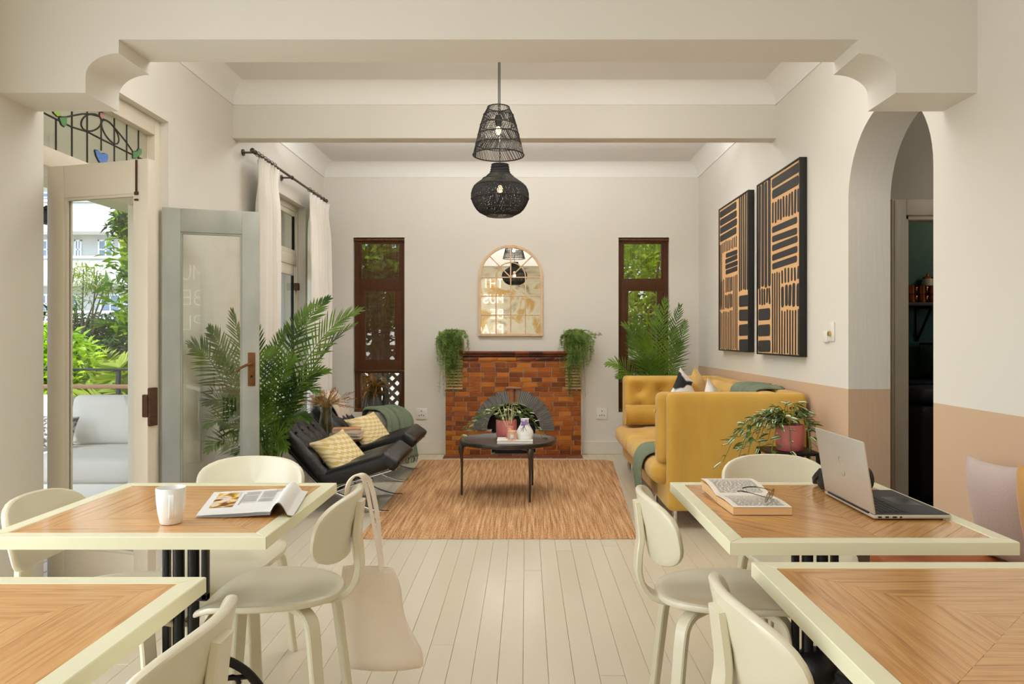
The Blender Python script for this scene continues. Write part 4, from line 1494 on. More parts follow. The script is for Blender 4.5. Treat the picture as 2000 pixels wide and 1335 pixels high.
# fan arch of thin slate tiles
vm = {}
nv = 26
for s in (-1, 1):
    for k in range(nv):
        a0 = (9.0 + (90 - 9.0) * k / nv) if True else 0
        a1 = 9.0 + (90 - 9.0) * (k + 1) / nv
        w0, w1 = Ri * math.radians(a1 - a0) * .58, Ro * math.radians(a1 - a0) * .64
        if 'v' not in vm:
            m = MB().add([(-w0 / 2, .03, Ri), (w0 / 2, .03, Ri), (w1 / 2, .03, Ro), (-w1 / 2, .03, Ro), (-w0 / 2, 0, Ri), (w0 / 2, 0, Ri), (w1 / 2, 0, Ro), (-w1 / 2, 0, Ro)],
                         [(4, 5, 6, 7), (0, 1, 5, 4), (1, 2, 6, 5), (2, 3, 7, 6), (3, 0, 4, 7)])
            vm['v'] = mesh_of('arch_tile', m, M_slate, sharp=20)
        share('arch_tile', vm['v'], fp, Vector((xc, FY - .024 + U(-.001, .001), zc_)) - fb0, (0, s * math.radians((a0 + a1) / 2), 0))
part('arch_mortar', MB().prism(arc(xc, zc_, Ro, 0, 180, 32) + arc(xc, zc_, Ri, 180, 0, 32), 1, FY - .012, FY + .004), pm('arch_mortar', (214, 208, 198), .9, var=.1), fp)
M_kst = pm('buff_keystone_tile', (150, 112, 84), .4, var=.15, rndvar=.2)
for k in range(6):
    a0, a1 = -.062 + .124 * k / 6 + .0015, -.062 + .124 * (k + 1) / 6 - .0015
    z0, z1 = zc_ + Ri + .015, zc_ + Ro + .012
    m = MB().add([(xc + a0 * .72, FY + .01, z0), (xc + a1 * .72, FY + .01, z0), (xc + a1, FY + .01, z1), (xc + a0, FY + .01, z1), (xc + a0 * .72, FY - .034, z0), (xc + a1 * .72, FY - .034, z0), (xc + a1, FY - .034, z1), (xc + a0, FY - .034, z1)],
                 [(4, 5, 6, 7), (0, 1, 5, 4), (1, 2, 6, 5), (2, 3, 7, 6), (3, 0, 4, 7)])
    part('keystone_tile', m, M_kst if k % 3 else M_brick, fp, sharp=20)
part('keystone_ledge', MB().rbox(xc - .084, xc + .084, FY - .055, FY + .01, zc_ + Ro + .012, zc_ + Ro + .034, .004), M_kst, fp)
# rounded mantel tiles along the top, moulded tiles under them
k = 0
x = U0 - .008
while x < U1:
    w = min(.148, U1 + .008 - x)
    prof = [(FY - .052 + .03 * (1 - math.cos(math.radians(t))) if False else FY - .022 - .032 * math.sin(math.radians(t)), ZT + .045 + .018 * math.cos(math.radians(t))) for t in range(0, 181, 20)]
    prof = [(YB - .004, ZT + .063)] + prof + [(FY - .022, ZT + .012), (FY - .006, ZT), (YB - .004, ZT)]
    part('mantel_tile', MB().prism(prof, 0, x + .001, x + w - .001), M_brick2, fp, sharp=30)
    x += w
x = U0
while x < U1 - .01:
    w = min(.20, U1 - x)
    part('mantel_tile', MB().rbox(x + .0015, x + w - .0015, FY - .02, FY + .002, ZT - .040, ZT - .002, .006), M_brick2 if RND.random() < .55 else M_brick, fp, sharp=30)
    x += w
for a, b in ((X0, U0), (U1, X1)):
    part('shoulder_tile', MB().rbox(a - .004, b, FY - .016, YB - .004, ZS - .004, ZS + .012, .004), M_brick2, fp)
part('edge_strip', MB().box(X0 - .012, X0 - .001, FY + .01, YB - .004, 0, ZS).box(X1 + .001, X1 + .012, FY + .01, YB - .004, 0, ZS), M_base, fp)
hz0, hz1 = 7.555, FY - .014
x = X0 - .005
hx = MB().box(X0 - .005, X1 + .005, hz0, hz1 + .01, .0, .012)
part('hearth_bed', hx, M_mortar, fp)
for j in range(2):
    x = X0 - .005 + (0 if j else -.0)
    off_ = .08 if j else 0
    first = True
    while x < X1:
        w = min((.16 - off_) if first and off_ else .16, X1 + .005 - x)
        first = False
        ya_ = hz0 + (hz1 - hz0) * j / 2
        part('hearth_tile', MB().rbox(x + .002, x + w - .002, ya_ + .002, ya_ + (hz1 - hz0) / 2 - .002, .004, .02, .003, 1), M_hearth, fp, sharp=30)
        x += w

# ------------------------------------------------------------------ arched mirror
M_oak = two_tone('pale_oak', [(.3, (206, 172, 132)), (.7, (224, 194, 156))], 8, .45, (3, 3, .6), bump=.05)
mm, nt, N, L, b = new_mat('mirror_silver')
nz = N.new('ShaderNodeTexNoise')
nz.inputs['Scale'].default_value = 2
mr = N.new('ShaderNodeMapRange')
mr.inputs[3].default_value, mr.inputs[4].default_value = .0, .02
L.new(nz.outputs[0], mr.inputs[0])
L.new(mr.outputs[0], b.inputs['Roughness'])
b.inputs['Base Color'].default_value = (.93, .93, .91, 1)
b.inputs['Metallic'].default_value = 1
mx0, mz1 = px(935, 479, YB)
mx1, mz0 = px(1060, 656, YB)
mxc, mr_ = (mx0 + mx1) / 2, (mx1 - mx0) / 2
mzs = mz1 - mr_
mi = thing('mirror', 'arched window-pane mirror in pale oak above the fireplace', 'mirror', (mxc, YB, mz0))
fw = .026
outer = [(mx0, mz0)] + [(mx0, mzs)] + arc(mxc, mzs, mr_, 180, 0, 40)[1:-1] + [(mx1, mzs), (mx1, mz0)]
inner = [(mx0 + fw, mz0 + fw)] + [(mx0 + fw, mzs)] + arc(mxc, mzs, mr_ - fw, 180, 0, 40)[1:-1] + [(mx1 - fw, mzs), (mx1 - fw, mz0 + fw)]
n = len(outer)
y0, y1 = YB - .034, YB - .002
v = [(p[0], y0, p[1]) for p in outer] + [(p[0], y0, p[1]) for p in inner] + [(p[0], y1, p[1]) for p in outer] + [(p[0], y1, p[1]) for p in inner]
f = []
for i in range(n):
    j = (i + 1) % n
    f += [(i, j, n + j, n + i), (2 * n + i, 3 * n + i, 3 * n + j, 2 * n + j), (i, 2 * n + i, 2 * n + j, j), (n + i, n + j, 3 * n + j, 3 * n + i)]
part('mirror_frame', MB().add(v, f), M_oak, mi, sharp=30)
part('mirror_glass', MB().prism(inner, 1, YB - .012, YB - .006), mm, mi)
bw = .006
by0, by1 = YB - .026, YB - .012
xs = [mx0 + fw + (mx1 - mx0 - 2 * fw) * k / 4 for k in (1, 2, 3)]
zr = [EYE + (660 - q) * YB / FPX for q in (541.5, 578, 615)]
for X in xs:
    top = zr[0] if X != xs[1] else mz1 - fw
    part('glazing_bar', MB().rbox(X - bw, X + bw, by0, by1, mz0 + fw, top, .002), M_oak, mi)
for Z in zr:
    part('glazing_bar', MB().rbox(mx0 + fw, mx1 - fw, by0, by1, Z - bw, Z + bw, .002), M_oak, mi)
hub_r = (mr_ - fw) * .50
part('glazing_bar', MB().strap([(mxc + hub_r * math.cos(math.radians(t)), YB - .019, zr[0] + hub_r * math.sin(math.radians(t))) for t in range(0, 181, 9)], (0, 1, 0), .014, .012), M_oak, mi)
for an in (45, 135):
    c_, s_ = math.cos(math.radians(an)), math.sin(math.radians(an))
    q = mr_ - fw
    part('glazing_bar', MB().strap([(mxc, YB - .019, zr[0]), (mxc + q * c_, YB - .019, mzs + q * s_ + .0)], (0, 1, 0), .014, .012), M_oak, mi)

# ------------------------------------------------------------------ wall sockets, light switch
for label, q in (('white wall socket between window and fireplace, near the lounge chairs', 823.5), ('white wall socket between the fireplace and the sofa', 1175.5)):
    X, Z = px(q, 807.5, YB)
    t = thing('wall_socket', label, 'socket', (X, YB, Z - .06), 'wall sockets')
    part('plate', MB().rbox(X - .059, X + .059, YB - .012, YB - .001, Z - .059, Z + .059, .003), M_plastic, t)
    h = MB()
    for dx, dz in ((0, .03), (-.024, -.018), (.0, -.014), (.024, -.018)):
        h.tube([(X + dx, YB - .0128, Z + dz), (X + dx, YB - .011, Z + dz)], .0055, 10)
    part('pin_hole', h, M_dark, t)
Z = 1.285
t = thing('light_switch', 'white switch plate with brass dimmer between pictures and arch', 'switch', (XR, 4.49, Z - .06))
part('plate', MB().rbox(XR - .010, XR - .001, 4.425, 4.505, Z - .055, Z + .062, .003), M_plastic, t)
part('plate', MB().rbox(XR - .016, XR - .001, 4.508, 4.575, Z - .06, Z + .01, .003), M_plastic, t)
part('dimmer_knob', MB().lathe([(.0001, 0), (.016, 0), (.015, .014), (.0001, .015)], 20).xf(Matrix.Translation((XR - .010, 4.47, Z - .008)) @ Matrix.Rotation(-PI / 2, 4, 'Y')), pm('polished_brass', (206, 176, 110), .25, metal=.9), t, label='brass knob')

# ------------------------------------------------------------------ the two pictures
M_canv = pm('tan_canvas', (226, 180, 128), .8, var=.05, vscale=8, bump=.15, bscale=300)
M_char = pm('charcoal_paint', (46, 44, 43), .7, var=.12, vscale=10)
M_frame = pm('black_frame', (20, 18, 18), .5, var=.1)


def picture(label, ya, yb, z0, z1, strokes):
    """ya is the far edge, yb the near one: across the picture u runs from far to near."""
    t = thing('framed_picture', label, 'picture', (XR, (ya + yb) / 2, z0))
    xf_ = XR - .052
    fw = .012
    part('picture_frame', MB().rbox(xf_, XR - .001, yb, yb + fw, z0, z1, .002).rbox(xf_, XR - .001, ya - fw, ya, z0, z1, .002).rbox(xf_, XR - .001, yb + fw, ya - fw, z0, z0 + fw, .002).rbox(xf_, XR - .001, yb + fw, ya - fw, z1 - fw, z1, .002), M_frame, t)
    part('canvas', MB().box(xf_ + .008, XR - .004, yb + fw, ya - fw, z0 + fw, z1 - fw), M_canv, t)
    H_, W_ = z1 - z0 - 2 * fw, ya - yb - 2 * fw
    for (u0, u1, v0, v1) in strokes:
        a, b = ya - fw - u0 * W_, ya - fw - u1 * W_
        c2, d = z0 + fw + v0 * H_, z0 + fw + v1 * H_
        r = .35 * min(abs(b - a), abs(d - c2))
        r = min(r, .02)
        if min(abs(b - a), abs(d - c2)) < .004:
            continue
        pts = []
        for cx_, cz_, a0 in ((b + r, c2 + r, 180), (a - r, c2 + r, 270), (a - r, d - r, 0), (b + r, d - r, 90)):
            for k in range(3):
                an = math.radians(a0 + 45 * k)
                pts.append([cx_ + r * math.cos(an), cz_ + r * math.sin(an)])
        jit = min(.006, .12 * min(abs(b - a), abs(d - c2)))
        q0, q1 = U(-jit, jit), U(-jit, jit)
        if abs(a - b) > abs(d - c2):
            for p in pts:
                p[1] += (q0 if p[0] > (a + b) / 2 else q1)
        else:
            for p in pts:
                p[0] += (q0 if p[1] > (c2 + d) / 2 else q1)
        part('painted_bar', MB().prism([tuple(p) for p in pts], 0, xf_ + .0068, xf_ + .009), M_char, t, sharp=30)


def bars_v(u0, u1, v0, v1, n, fill=.72, wob=.012):
    o = []
    for k in range(n):
        w = (u1 - u0) / n
        o.append((u0 + w * (k + (1 - fill) / 2), u0 + w * (k + (1 + fill) / 2), v0 + U(-wob, wob) * .5, v1 + U(-wob, wob) * .5))
    return o


def bars_h(u0, u1, v0, v1, n, fill=.76):
    o = []
    for k in range(n):
        h = (v1 - v0) / n
        o.append((u0 + U(0, .02), u1 - U(0, .03), v0 + h * (k + (1 - fill) / 2), v0 + h * (k + (1 + fill) / 2)))
    return o


near = bars_v(0, .345, .385, 1.0, 4, .80) + bars_v(.02, .34, .285, .375, 5, .70) + bars_h(0, .335, -.01, .275, 3, .72)
near += bars_h(.365, 1.0, .865, .995, 2, .78) + bars_v(.365, 1.0, .735, .855, 10, .68) + bars_h(.37, .97, .47, .72, 5, .70)
near += bars_v(.36, .58, 0, .455, 4, .58) + bars_v(.585, 1.0, .385, .46, 6, .55) + bars_v(.585, 1.0, .255, .37, 5, .74) + bars_v(.585, 1.0, 0, .235, 7, .52)
far = bars_h(0, .645, .765, .995, 4, .80) + bars_v(.10, .64, .685, .755, 9, .5) + bars_h(.22, .67, .52, .67, 4, .84) + bars_v(0, .10, .30, .75, 2, .6)
far += bars_v(.22, .49, .40, .50, 5, .62) + bars_v(.20, .49, .285, .385, 5, .66) + bars_v(.50, .66, .0, .50, 3, .5) + bars_v(.0, .49, .0, .265, 8, .5) + bars_v(.0, .19, .285, .49, 3, .5)
far += bars_v(.69, 1.0, .385, 1.0, 5, .72) + bars_h(.69, 1.0, -.01, .365, 4, .78)
picture('black-framed tan and charcoal bar painting hanging nearer the arch', 5.768, 4.862, 1.125, 2.450, near)
picture('black-framed tan and charcoal bar painting hanging nearer the window wall', 6.905, 5.985, 1.135, 2.460, far)

# ------------------------------------------------------------------ pendant lamps
M_rattan = pm('black_rattan', (24, 22, 21), .65, var=.2)
M_bulb = None
mb_, nt, N, L, b = new_mat('lit_bulb')
b.inputs['Base Color'].default_value = (1, .85, .6, 1)
b.inputs['Emission Color'].default_value = (1, .72, .38, 1)
nz = N.new('ShaderNodeTexNoise')
mr = N.new('ShaderNodeMapRange')
mr.inputs[3].default_value, mr.inputs[4].default_value = 4, 6
L.new(nz.outputs[0], mr.inputs[0])
L.new(mr.outputs[0], b.inputs['Emission Strength'])
M_bulb = mb_


def pendant(label, X, Y, prof, strands, rings, bulb_z, cord_to, tiers=True, thin=.0016, group='black rattan pendant lamps'):
    """prof: (radius, z) from bottom to top."""
    t = thing('pendant_lamp', label, 'lamp', (X, Y, prof[0][1]), group)
    P = smooth([(r, 0, z) for r, z in prof], 6)
    L_ = [0]
    for i in range(1, len(P)):
        L_.append(L_[-1] + (P[i] - P[i - 1]).length)

    def at(s):
        d = s * L_[-1]
        for i in range(1, len(P)):
            if L_[i] >= d - 1e-9:
                q = (d - L_[i - 1]) / max(1e-9, L_[i] - L_[i - 1])
                p = P[i - 1].lerp(P[i], q)
                return p.x, p.z
        return P[-1].x, P[-1].z
    wv = MB()
    for (s0, s1, n, turn, rad) in strands:
        m = max(4, int(abs(s1 - s0) * 16))
        for k in range(n):
            a0 = 2 * PI * k / n + U(-.02, .02)
            pts = []
            for i in range(m + 1):
                s = s0 + (s1 - s0) * i / m
                r, z = at(s)
                a = a0 + turn * i / m
                pts.append((X + r * math.cos(a), Y + r * math.sin(a), z))
            wv.tube(pts, rad, 4, cap=False)
    part('shade_weave', wv, M_rattan, t, kind='stuff')
    for s, rad in rings:
        r, z = at(s)
        wav = [(X + (r + .001) * math.cos(2 * PI * k / 48), Y + (r + .001) * math.sin(2 * PI * k / 48), z + .004 * math.sin(2 * PI * k / 48 * 2 + s * 9) * (0 if s in (0, 1) else 1)) for k in range(49)]
        part('shade_ring', MB().tube(wav, rad, 6, cap=False), M_rattan, t)
    part('cord', MB().tube([(X, Y, cord_to), (X, Y, bulb_z + .09)], .0032, 8), M_black, t)
    part('ceiling_rose', MB().lathe([(.045, cord_to), (.045, cord_to - .012), (.02, cord_to - .03), (.0001, cord_to - .03)], 20, (X, Y, 0)), M_black, t)
    part('bulb_holder', MB().lathe([(.0001, bulb_z + .10), (.016, bulb_z + .10), (.024, bulb_z + .075), (.02, bulb_z + .035), (.0001, bulb_z + .035)], 16, (X, Y, 0)), M_black, t)
    part('bulb', MB().ball((X, Y, bulb_z), .019, 12, (1, 1, 1.5)), M_bulb, t)
    lm = lamp('bulb_glow', 'POINT', (X, Y, bulb_z - .045), 2.2, (1, .8, .55))
    lm.data.shadow_soft_size = .02
    lm.parent = t
    lm.location = (0, 0, bulb_z - .045 - prof[0][1])
    return t


Y1 = 4.80
sc = Y1 / FPX
XA = (973.5 - 1027) * sc
zz_ = lambda y: EYE + (660 - y) * sc
pendant('black open-weave bell pendant lamp, the upper of the two', XA, Y1,
        [(49.5 * sc, zz_(303)), (45 * sc, zz_(285)), (38 * sc, zz_(255)), (30 * sc, zz_(228)), (21 * sc, zz_(210))],
        [(0, .22, 84, .20, .0019), (.22, .42, 84, -.24, .0018), (.22, .42, 60, .24, .0016), (.42, .62, 72, .24, .0018), (.62, .82, 64, -.26, .0018), (.62, .82, 50, .2, .0014), (.82, 1, 52, .30, .0018)],
        [(0, .0042), (.22, .0028), (.42, .0034), (.62, .0034), (.82, .0026), (1, .0036)], zz_(255), ZC)
Y2 = 4.82
sc = Y2 / FPX
XB = (976.5 - 1027) * sc
zz_ = lambda y: EYE + (660 - y) * sc
pendant('black close-woven onion-shaped pendant lamp, the lower of the two', XB, Y2,
        [(26 * sc, zz_(421)), (44 * sc, zz_(411)), (56 * sc, zz_(388)), (52 * sc, zz_(366)), (34 * sc, zz_(351)), (20 * sc, zz_(340)), (16 * sc, zz_(322))],
        [(0, 1, 150, .9, .0017), (0, 1, 150, -.9, .0017), (.60, 1, 110, .3, .0016), (0, .25, 120, .3, .0013), (.25, .60, 110, -.28, .0012)],
        [(0, .004), (.18, .003), (.36, .0036), (.55, .0036), (.72, .003), (.80, .004), (.84, .004), (.88, .004), (.92, .004), (.96, .004), (1, .004)], zz_(369), ZC)

# ------------------------------------------------------------------ jute rug
m, nt, N, L, b = new_mat('braided_jute')
tc = N.new('ShaderNodeTexCoord')
mp = N.new('ShaderNodeMapping')
mp.inputs['Scale'].default_value = (62, 2.2, 1)
L.new(tc.outputs['Object'], mp.inputs[0])
nz = N.new('ShaderNodeTexNoise')
nz.inputs['Scale'].default_value = 1.0
nz.inputs['Detail'].default_value = 6
L.new(mp.outputs[0], nz.inputs[0])
n2 = N.new('ShaderNodeTexNoise')
n2.inputs['Scale'].default_value = 1
mp2 = N.new('ShaderNodeMapping')
mp2.inputs['Scale'].default_value = (130, 62, 1)
L.new(tc.outputs['Object'], mp2.inputs[0])
L.new(mp2.outputs[0], n2.inputs[0])
ad = N.new('ShaderNodeMath')
ad.operation = 'MULTIPLY_ADD'
ad.inputs[1].default_value = .8
L.new(n2.outputs[0], ad.inputs[0])
L.new(nz.outputs[0], ad.inputs[2])
sc_ = N.new('ShaderNodeMath')
sc_.operation = 'MULTIPLY'
sc_.inputs[1].default_value = .55
L.new(ad.outputs[0], sc_.inputs[0])
ad = sc_
cr = N.new('ShaderNodeValToRGB')
e = cr.color_ramp.elements
e.new(.5)
e.new(.5)
for i, (p, c2) in enumerate([(.38, (136, 94, 56)), (.47, (178, 132, 86)), (.53, (196, 152, 106)), (.64, (222, 186, 142))]):
    e[i].position, e[i].color = p, lin(c2) + (1,)
L.new(ad.outputs[0], cr.inputs[0])
L.new(cr.outputs[0], b.inputs['Base Color'])
b.inputs['Roughness'].default_value = .95
bp = N.new('ShaderNodeBump')
bp.inputs['Strength'].default_value = .5
bp.inputs['Distance'].default_value = .006
L.new(n2.outputs[0], bp.inputs['Height'])
L.new(bp.outputs[0], b.inputs['Normal'])
M_jute = m
rgc = [(-1.036, 4.575), (.697, 4.565), (.885, 7.545), (-1.075, 7.545)]
NR = 118
rg = thing('rug', 'braided natural jute rug under the coffee table', 'rug', (-.13, 6.05, 0))


def rug_pt(u, v):
    # rounded far right corner
    x0_ = rgc[0][0] * (1 - v) + rgc[3][0] * v
    x1_ = rgc[1][0] * (1 - v) + rgc[2][0] * v
    x = x0_ + (x1_ - x0_) * u
    y = 4.572 + (7.545 - 4.572) * v
    if u > .93 and v > .9:
        y -= .10 * ((u - .93) / .07) ** 2 * (v - .9) / .1
    return x, y


mb = MB()
sub = 6


def rz(u, v):
    x, y = rug_pt(u, v)
    ph = u * NR * PI
    z = .010 + .0035 * abs(math.sin(ph))
    yy = y + (.007 * abs(math.sin(ph)) * (-1 if v < .5 else 1) if v in (0.0, 1.0) else 0)
    edge = min(u, 1 - u, v, 1 - v)
    return (x, yy, z if edge > .0005 else .0015)


mb.grid(NR * 4 + 1, 26, rz)
mb.add([rug_pt(u, v) + (.001,) for u, v in ((0, 0), (1, 0), (1, .9), (.93, 1), (0, 1))], [(4, 3, 2, 1, 0)])
part('braided_rows', mb, M_jute, rg, kind='stuff', sharp=80)

# ------------------------------------------------------------------ coffee table
M_bronze = two_tone('dark_bronzed_wood', [(.3, (30, 25, 22)), (.7, (58, 48, 40))], 7, .35, (1, 6, 1), bump=.1, coat=.1)
ct = thing('coffee_table', 'round dark three-legged coffee table standing on the rug', 'table', (-.14, 5.87, 0))
cx, cy, ch = -.142, 5.87, .448
part('tabletop', MB().lathe([(.0001, ch - .036), (.36, ch - .036), (.383, ch - .030), (.388, ch - .012), (.384, ch), (.372, ch + .002), (.365, ch - .003), (.0001, ch - .003)], 64, (cx, cy, 0)), M_bronze, ct)
for X, Y in ((-.507, 5.80), (.030, 5.545), (.056, 6.185)):
    d = Vector((X - cx, Y - cy, 0)).normalized()
    top = Vector((cx, cy, 0)) + d * .375
    path = smooth([Vector((cx, cy, ch - .045)) + d * .26, Vector((cx, cy, ch - .040)) + d * .35, top + d * .0 + Vector((0, 0, ch - .065)), top + d * -.005 + Vector((0, 0, ch - .18)), Vector((X, Y, .012))], 5)
    k = len(path)
    part('leg', MB().tube(path, [.013 + .008 * max(0, 1 - abs(i / k - .45) * 3) + (.003 if i < k * .6 else -.004) for i in range(k)], 10), M_bronze, ct)
tz = ch - .003
M_tray = pm('white_paper_cover', (240, 238, 234), .4, var=.01)
X, _ = px(1006, 860, 5.68)
o = thing('book', 'white coffee-table book under the candle and vase', 'book', (X, 5.70, tz))
part('cover', MB().rbox(X - .138, X + .138, 5.60, 5.80, tz, tz + .003, .001).rbox(X - .138, X + .138, 5.60, 5.80, tz + .021, tz + .024, .001), M_tray, o)
part('page_block', MB().box(X - .134, X + .135, 5.604, 5.796, tz + .003, tz + .021), M_page, o)
part('cover_print', MB().box(X - .12, X - .05, 5.604, 5.62, tz + .0242, tz + .0246), M_ink, o)
bz = tz + .024


def pot(label, X, Y, z, r, h, group=None):
    t = thing('plant_pot', label, 'pot', (X, Y, z), group)
    part('pot_body', MB().lathe([(.0001, 0), (r * .86, 0), (r * .93, .006), (r, h * .35), (r * 1.01, h - .004), (r * .99, h), (r * .94, h), (r * .93, h * .8), (.0001, h * .8)], 40, (X, Y, z)), M_pink, t)
    part('soil', MB().lathe([(.0001, h * .86), (r * .935, h * .84)], 24, (X, Y, z)), M_soil, t)
    return t


def tuber_leaf():
    n = 6
    m = MB()
    v, f = [], []
    for i in range(n + 1):
        t = i / n
        w = .5 * math.sin(PI * t ** .8) * .42
        for s in (-1, 0, 1):
            v.append((t, s * w, .10 * abs(s) * math.sin(PI * t) - .16 * t * t))
    for i in range(n):
        for s in range(2):
            f.append((i * 3 + s, (i + 1) * 3 + s, (i + 1) * 3 + s + 1, i * 3 + s + 1))
    return m.add(v, f)


m, nt, N, L, b = new_mat('striped_trailing_leaf')
tc = N.new('ShaderNodeTexCoord')
sx = N.new('ShaderNodeSeparateXYZ')
L.new(tc.outputs['Object'], sx.inputs[0])
ab = N.new('ShaderNodeMath')
ab.operation = 'ABSOLUTE'
L.new(sx.outputs[1], ab.inputs[0])
cr = N.new('ShaderNodeValToRGB')
cr.color_ramp.interpolation = 'LINEAR'
e = cr.color_ramp.elements
e.new(.3)
e.new(.3)
e.new(.3)
for i, (p, c2) in enumerate([(0, (66, 96, 52)), (.06, (78, 110, 60)), (.085, (226, 224, 184)), (.125, (220, 220, 176)), (.15, (96, 124, 70))]):
    e[i].position, e[i].color = p, lin(c2) + (1,)
L.new(ab.outputs[0], cr.inputs[0])
L.new(cr.outputs[0], b.inputs['Base Color'])
b.inputs['Roughness'].default_value = .4
M_stripe = m
M_gleaf = leaf_mat('mid_green_leaf', (62, 92, 42), (104, 136, 70), .4, .2, 14)
leaf_me = mesh_of('leaf', tuber_leaf(), M_stripe, sharp=80, recalc=False)
leaf_me2 = mesh_of('leaf', tuber_leaf(), M_gleaf, sharp=80, recalc=False)


def trailing(label, X, Y, z, r, stems, size, green=.35):
    """Trailing plant: stems rise from the pot, arch over its rim and hang; a leaf object at every node."""
    t = thing('trailing_plant', label, 'plant', (X, Y, z))
    base = Vector(BASE[t.name])
    sm = MB()
    for (az, reach, rise, drop, n) in stems:
        a = math.radians(az)
        d = Vector((math.cos(a), math.sin(a), 0))
        p0 = Vector((X, Y, z)) + d * r * U(.1, .5)
        pts = smooth([p0, p0 + d * reach * .30 + Vector((0, 0, rise)), p0 + d * reach * .75 + Vector((0, 0, rise * .6 - drop * .25)), p0 + d * reach + Vector((U(-.02, .02), U(-.02, .02), -drop))], 6)
        sm.tube(pts, .0022, 5)
        m_ = len(pts)
        for k in range(n):
            q = pts[min(m_ - 1, int((k + 1) * m_ / (n + .2)))]
            tang = (pts[min(m_ - 1, int((k + 1) * m_ / (n + .2)))] - pts[max(0, int((k + 1) * m_ / (n + .2)) - 1)])
            side = 1 if k % 2 else -1
            yaw = math.atan2(tang.y, tang.x) + side * U(.5, 1.1)
            if k == n - 1:
                yaw = math.atan2(tang.y, tang.x)
            s = size * U(.75, 1.15)
            share('leaf', leaf_me2 if RND.random() < green else leaf_me, t, q - base, (U(-.6, .6), U(-.35, .55), yaw), (s, s * U(.85, 1.1), s))
    part('stem', sm, M_stem, t)
    return t


X, _ = px(989, 850, 5.95)
pot('dusty pink pot on the coffee table behind the diffuser', X, 5.95, tz, .083, .145, 'dusty pink plant pots')
trailing('green trailing plant in the pink pot on the coffee table', X, 5.95, tz + .135, .07,
         [(180, .26, .09, .08, 9), (192, .34, .08, .13, 10), (172, .30, .06, .13, 10), (168, .24, .12, .03, 7), (205, .20, .10, .06, 7), (90, .12, .14, -.10, 6), (60, .13, .13, -.08, 6), (120, .14, .12, -.06, 6), (20, .16, .11, -.09, 6), (0, .24, .08, .08, 8), (-12, .28, .05, .13, 9), (8, .18, .14, -.06, 6), (150, .16, .12, -.05, 6), (250, .07, .10, .0, 5), (290, .06, .10, -.04, 5), (-30, .14, .10, .02, 6)], .062, .5)
X, _ = px(996, 850, 5.70)
df = thing('reed_diffuser', 'pink glass reed diffuser with pale sticks on the white book', 'diffuser', (X, 5.74, bz))
part('bottle', MB().lathe([(.0001, 0), (.030, 0), (.031, .004), (.031, .085), (.026, .094), (.012, .098), (.012, .115), (.0001, .115)], 24, (X, 5.74, bz)), pm('pink_glass', (196, 124, 116), .12, var=.03), df)
part('paper_label', MB().rbox(X - .012, X + .012, 5.7075, 5.7092, bz + .055, bz + .083, .0005), pm('gold_label', (222, 176, 110), .4), df)
st = MB()
for a, l in ((-.38, .24), (-.22, .23), (-.06, .22), (.06, .24), (.12, .22)):
    st.tube([(X, 5.74, bz + .02), (X + math.sin(a) * l, 5.74 + U(-.03, .03), bz + .02 + math.cos(a) * l)], .0022, 5)
part('reed', st, pm('pale_reed', (226, 200, 160), .7), df, kind='stuff')
X, _ = px(1000, 850, 5.65)
cd = thing('candle', 'small peach glass candle on the front of the white book', 'candle', (X, 5.645, bz))
part('jar', MB().lathe([(.0001, 0), (.031, 0), (.034, .004), (.034, .068), (.032, .072), (.030, .068), (.030, .05), (.0001, .05)], 28, (X, 5.645, bz)), pm('peach_glass', (232, 182, 150), .15, var=.04), cd)
part('paper_label', MB().rbox(X - .014, X + .014, 5.6095, 5.6115, bz + .016, bz + .042, .0005), M_tray, cd)
part('gold_band', MB().tube([(X + .0345 * math.cos(2 * PI * k / 24), 5.645 + .0345 * math.sin(2 * PI * k / 24), bz + .060) for k in range(25)], .0016, 5, cap=False), pm('polished_brass', (206, 176, 110), .25, metal=.9), cd)
X, _ = px(1025, 850, 5.70)
vs = thing('vase', 'white bottle vase with painted lilac flower on the white book', 'vase', (X, 5.71, bz))
part('vase_body', MB().lathe([(.0001, 0), (.058, 0), (.067, .01), (.069, .035), (.064, .062), (.048, .09), (.034, .112), (.031, .135), (.032, .152), (.034, .156), (.029, .155), (.027, .13), (.0001, .12)], 36, (X, 5.71, bz)), M_white, vs)
M_lil = pm('lilac_petal', (150, 128, 190), .6, var=.15)
fl_ = MB()
for k in range(26):
    a = U(0, 2 * PI)
    rr_ = U(0, .026)
    fx, fz = X - .002 + rr_ * math.cos(a), bz + .125 + rr_ * math.sin(a)
    fl_.ball((fx, 5.71 - .036 - .006 * U(0, 1), fz), .008, 6, (1, .5, 1))
part('painted_flower', fl_, M_lil, vs, label='lilac flower cluster')
sp = MB()
for a, l in ((-2.3, .05), (-1.9, .045), (-1.2, .04), (-2.6, .04)):
    sp.tube(smooth([(X - .004, 5.667, bz + .105), (X + l * .6 * math.cos(a), 5.650, bz + .10 + l * .6 * math.sin(a)), (X + l * math.cos(a), 5.640, bz + .105 + l * math.sin(a))], 4), .0014, 5)
part('painted_stem', sp, pm('dark_violet_stem', (66, 62, 84), .6), vs)

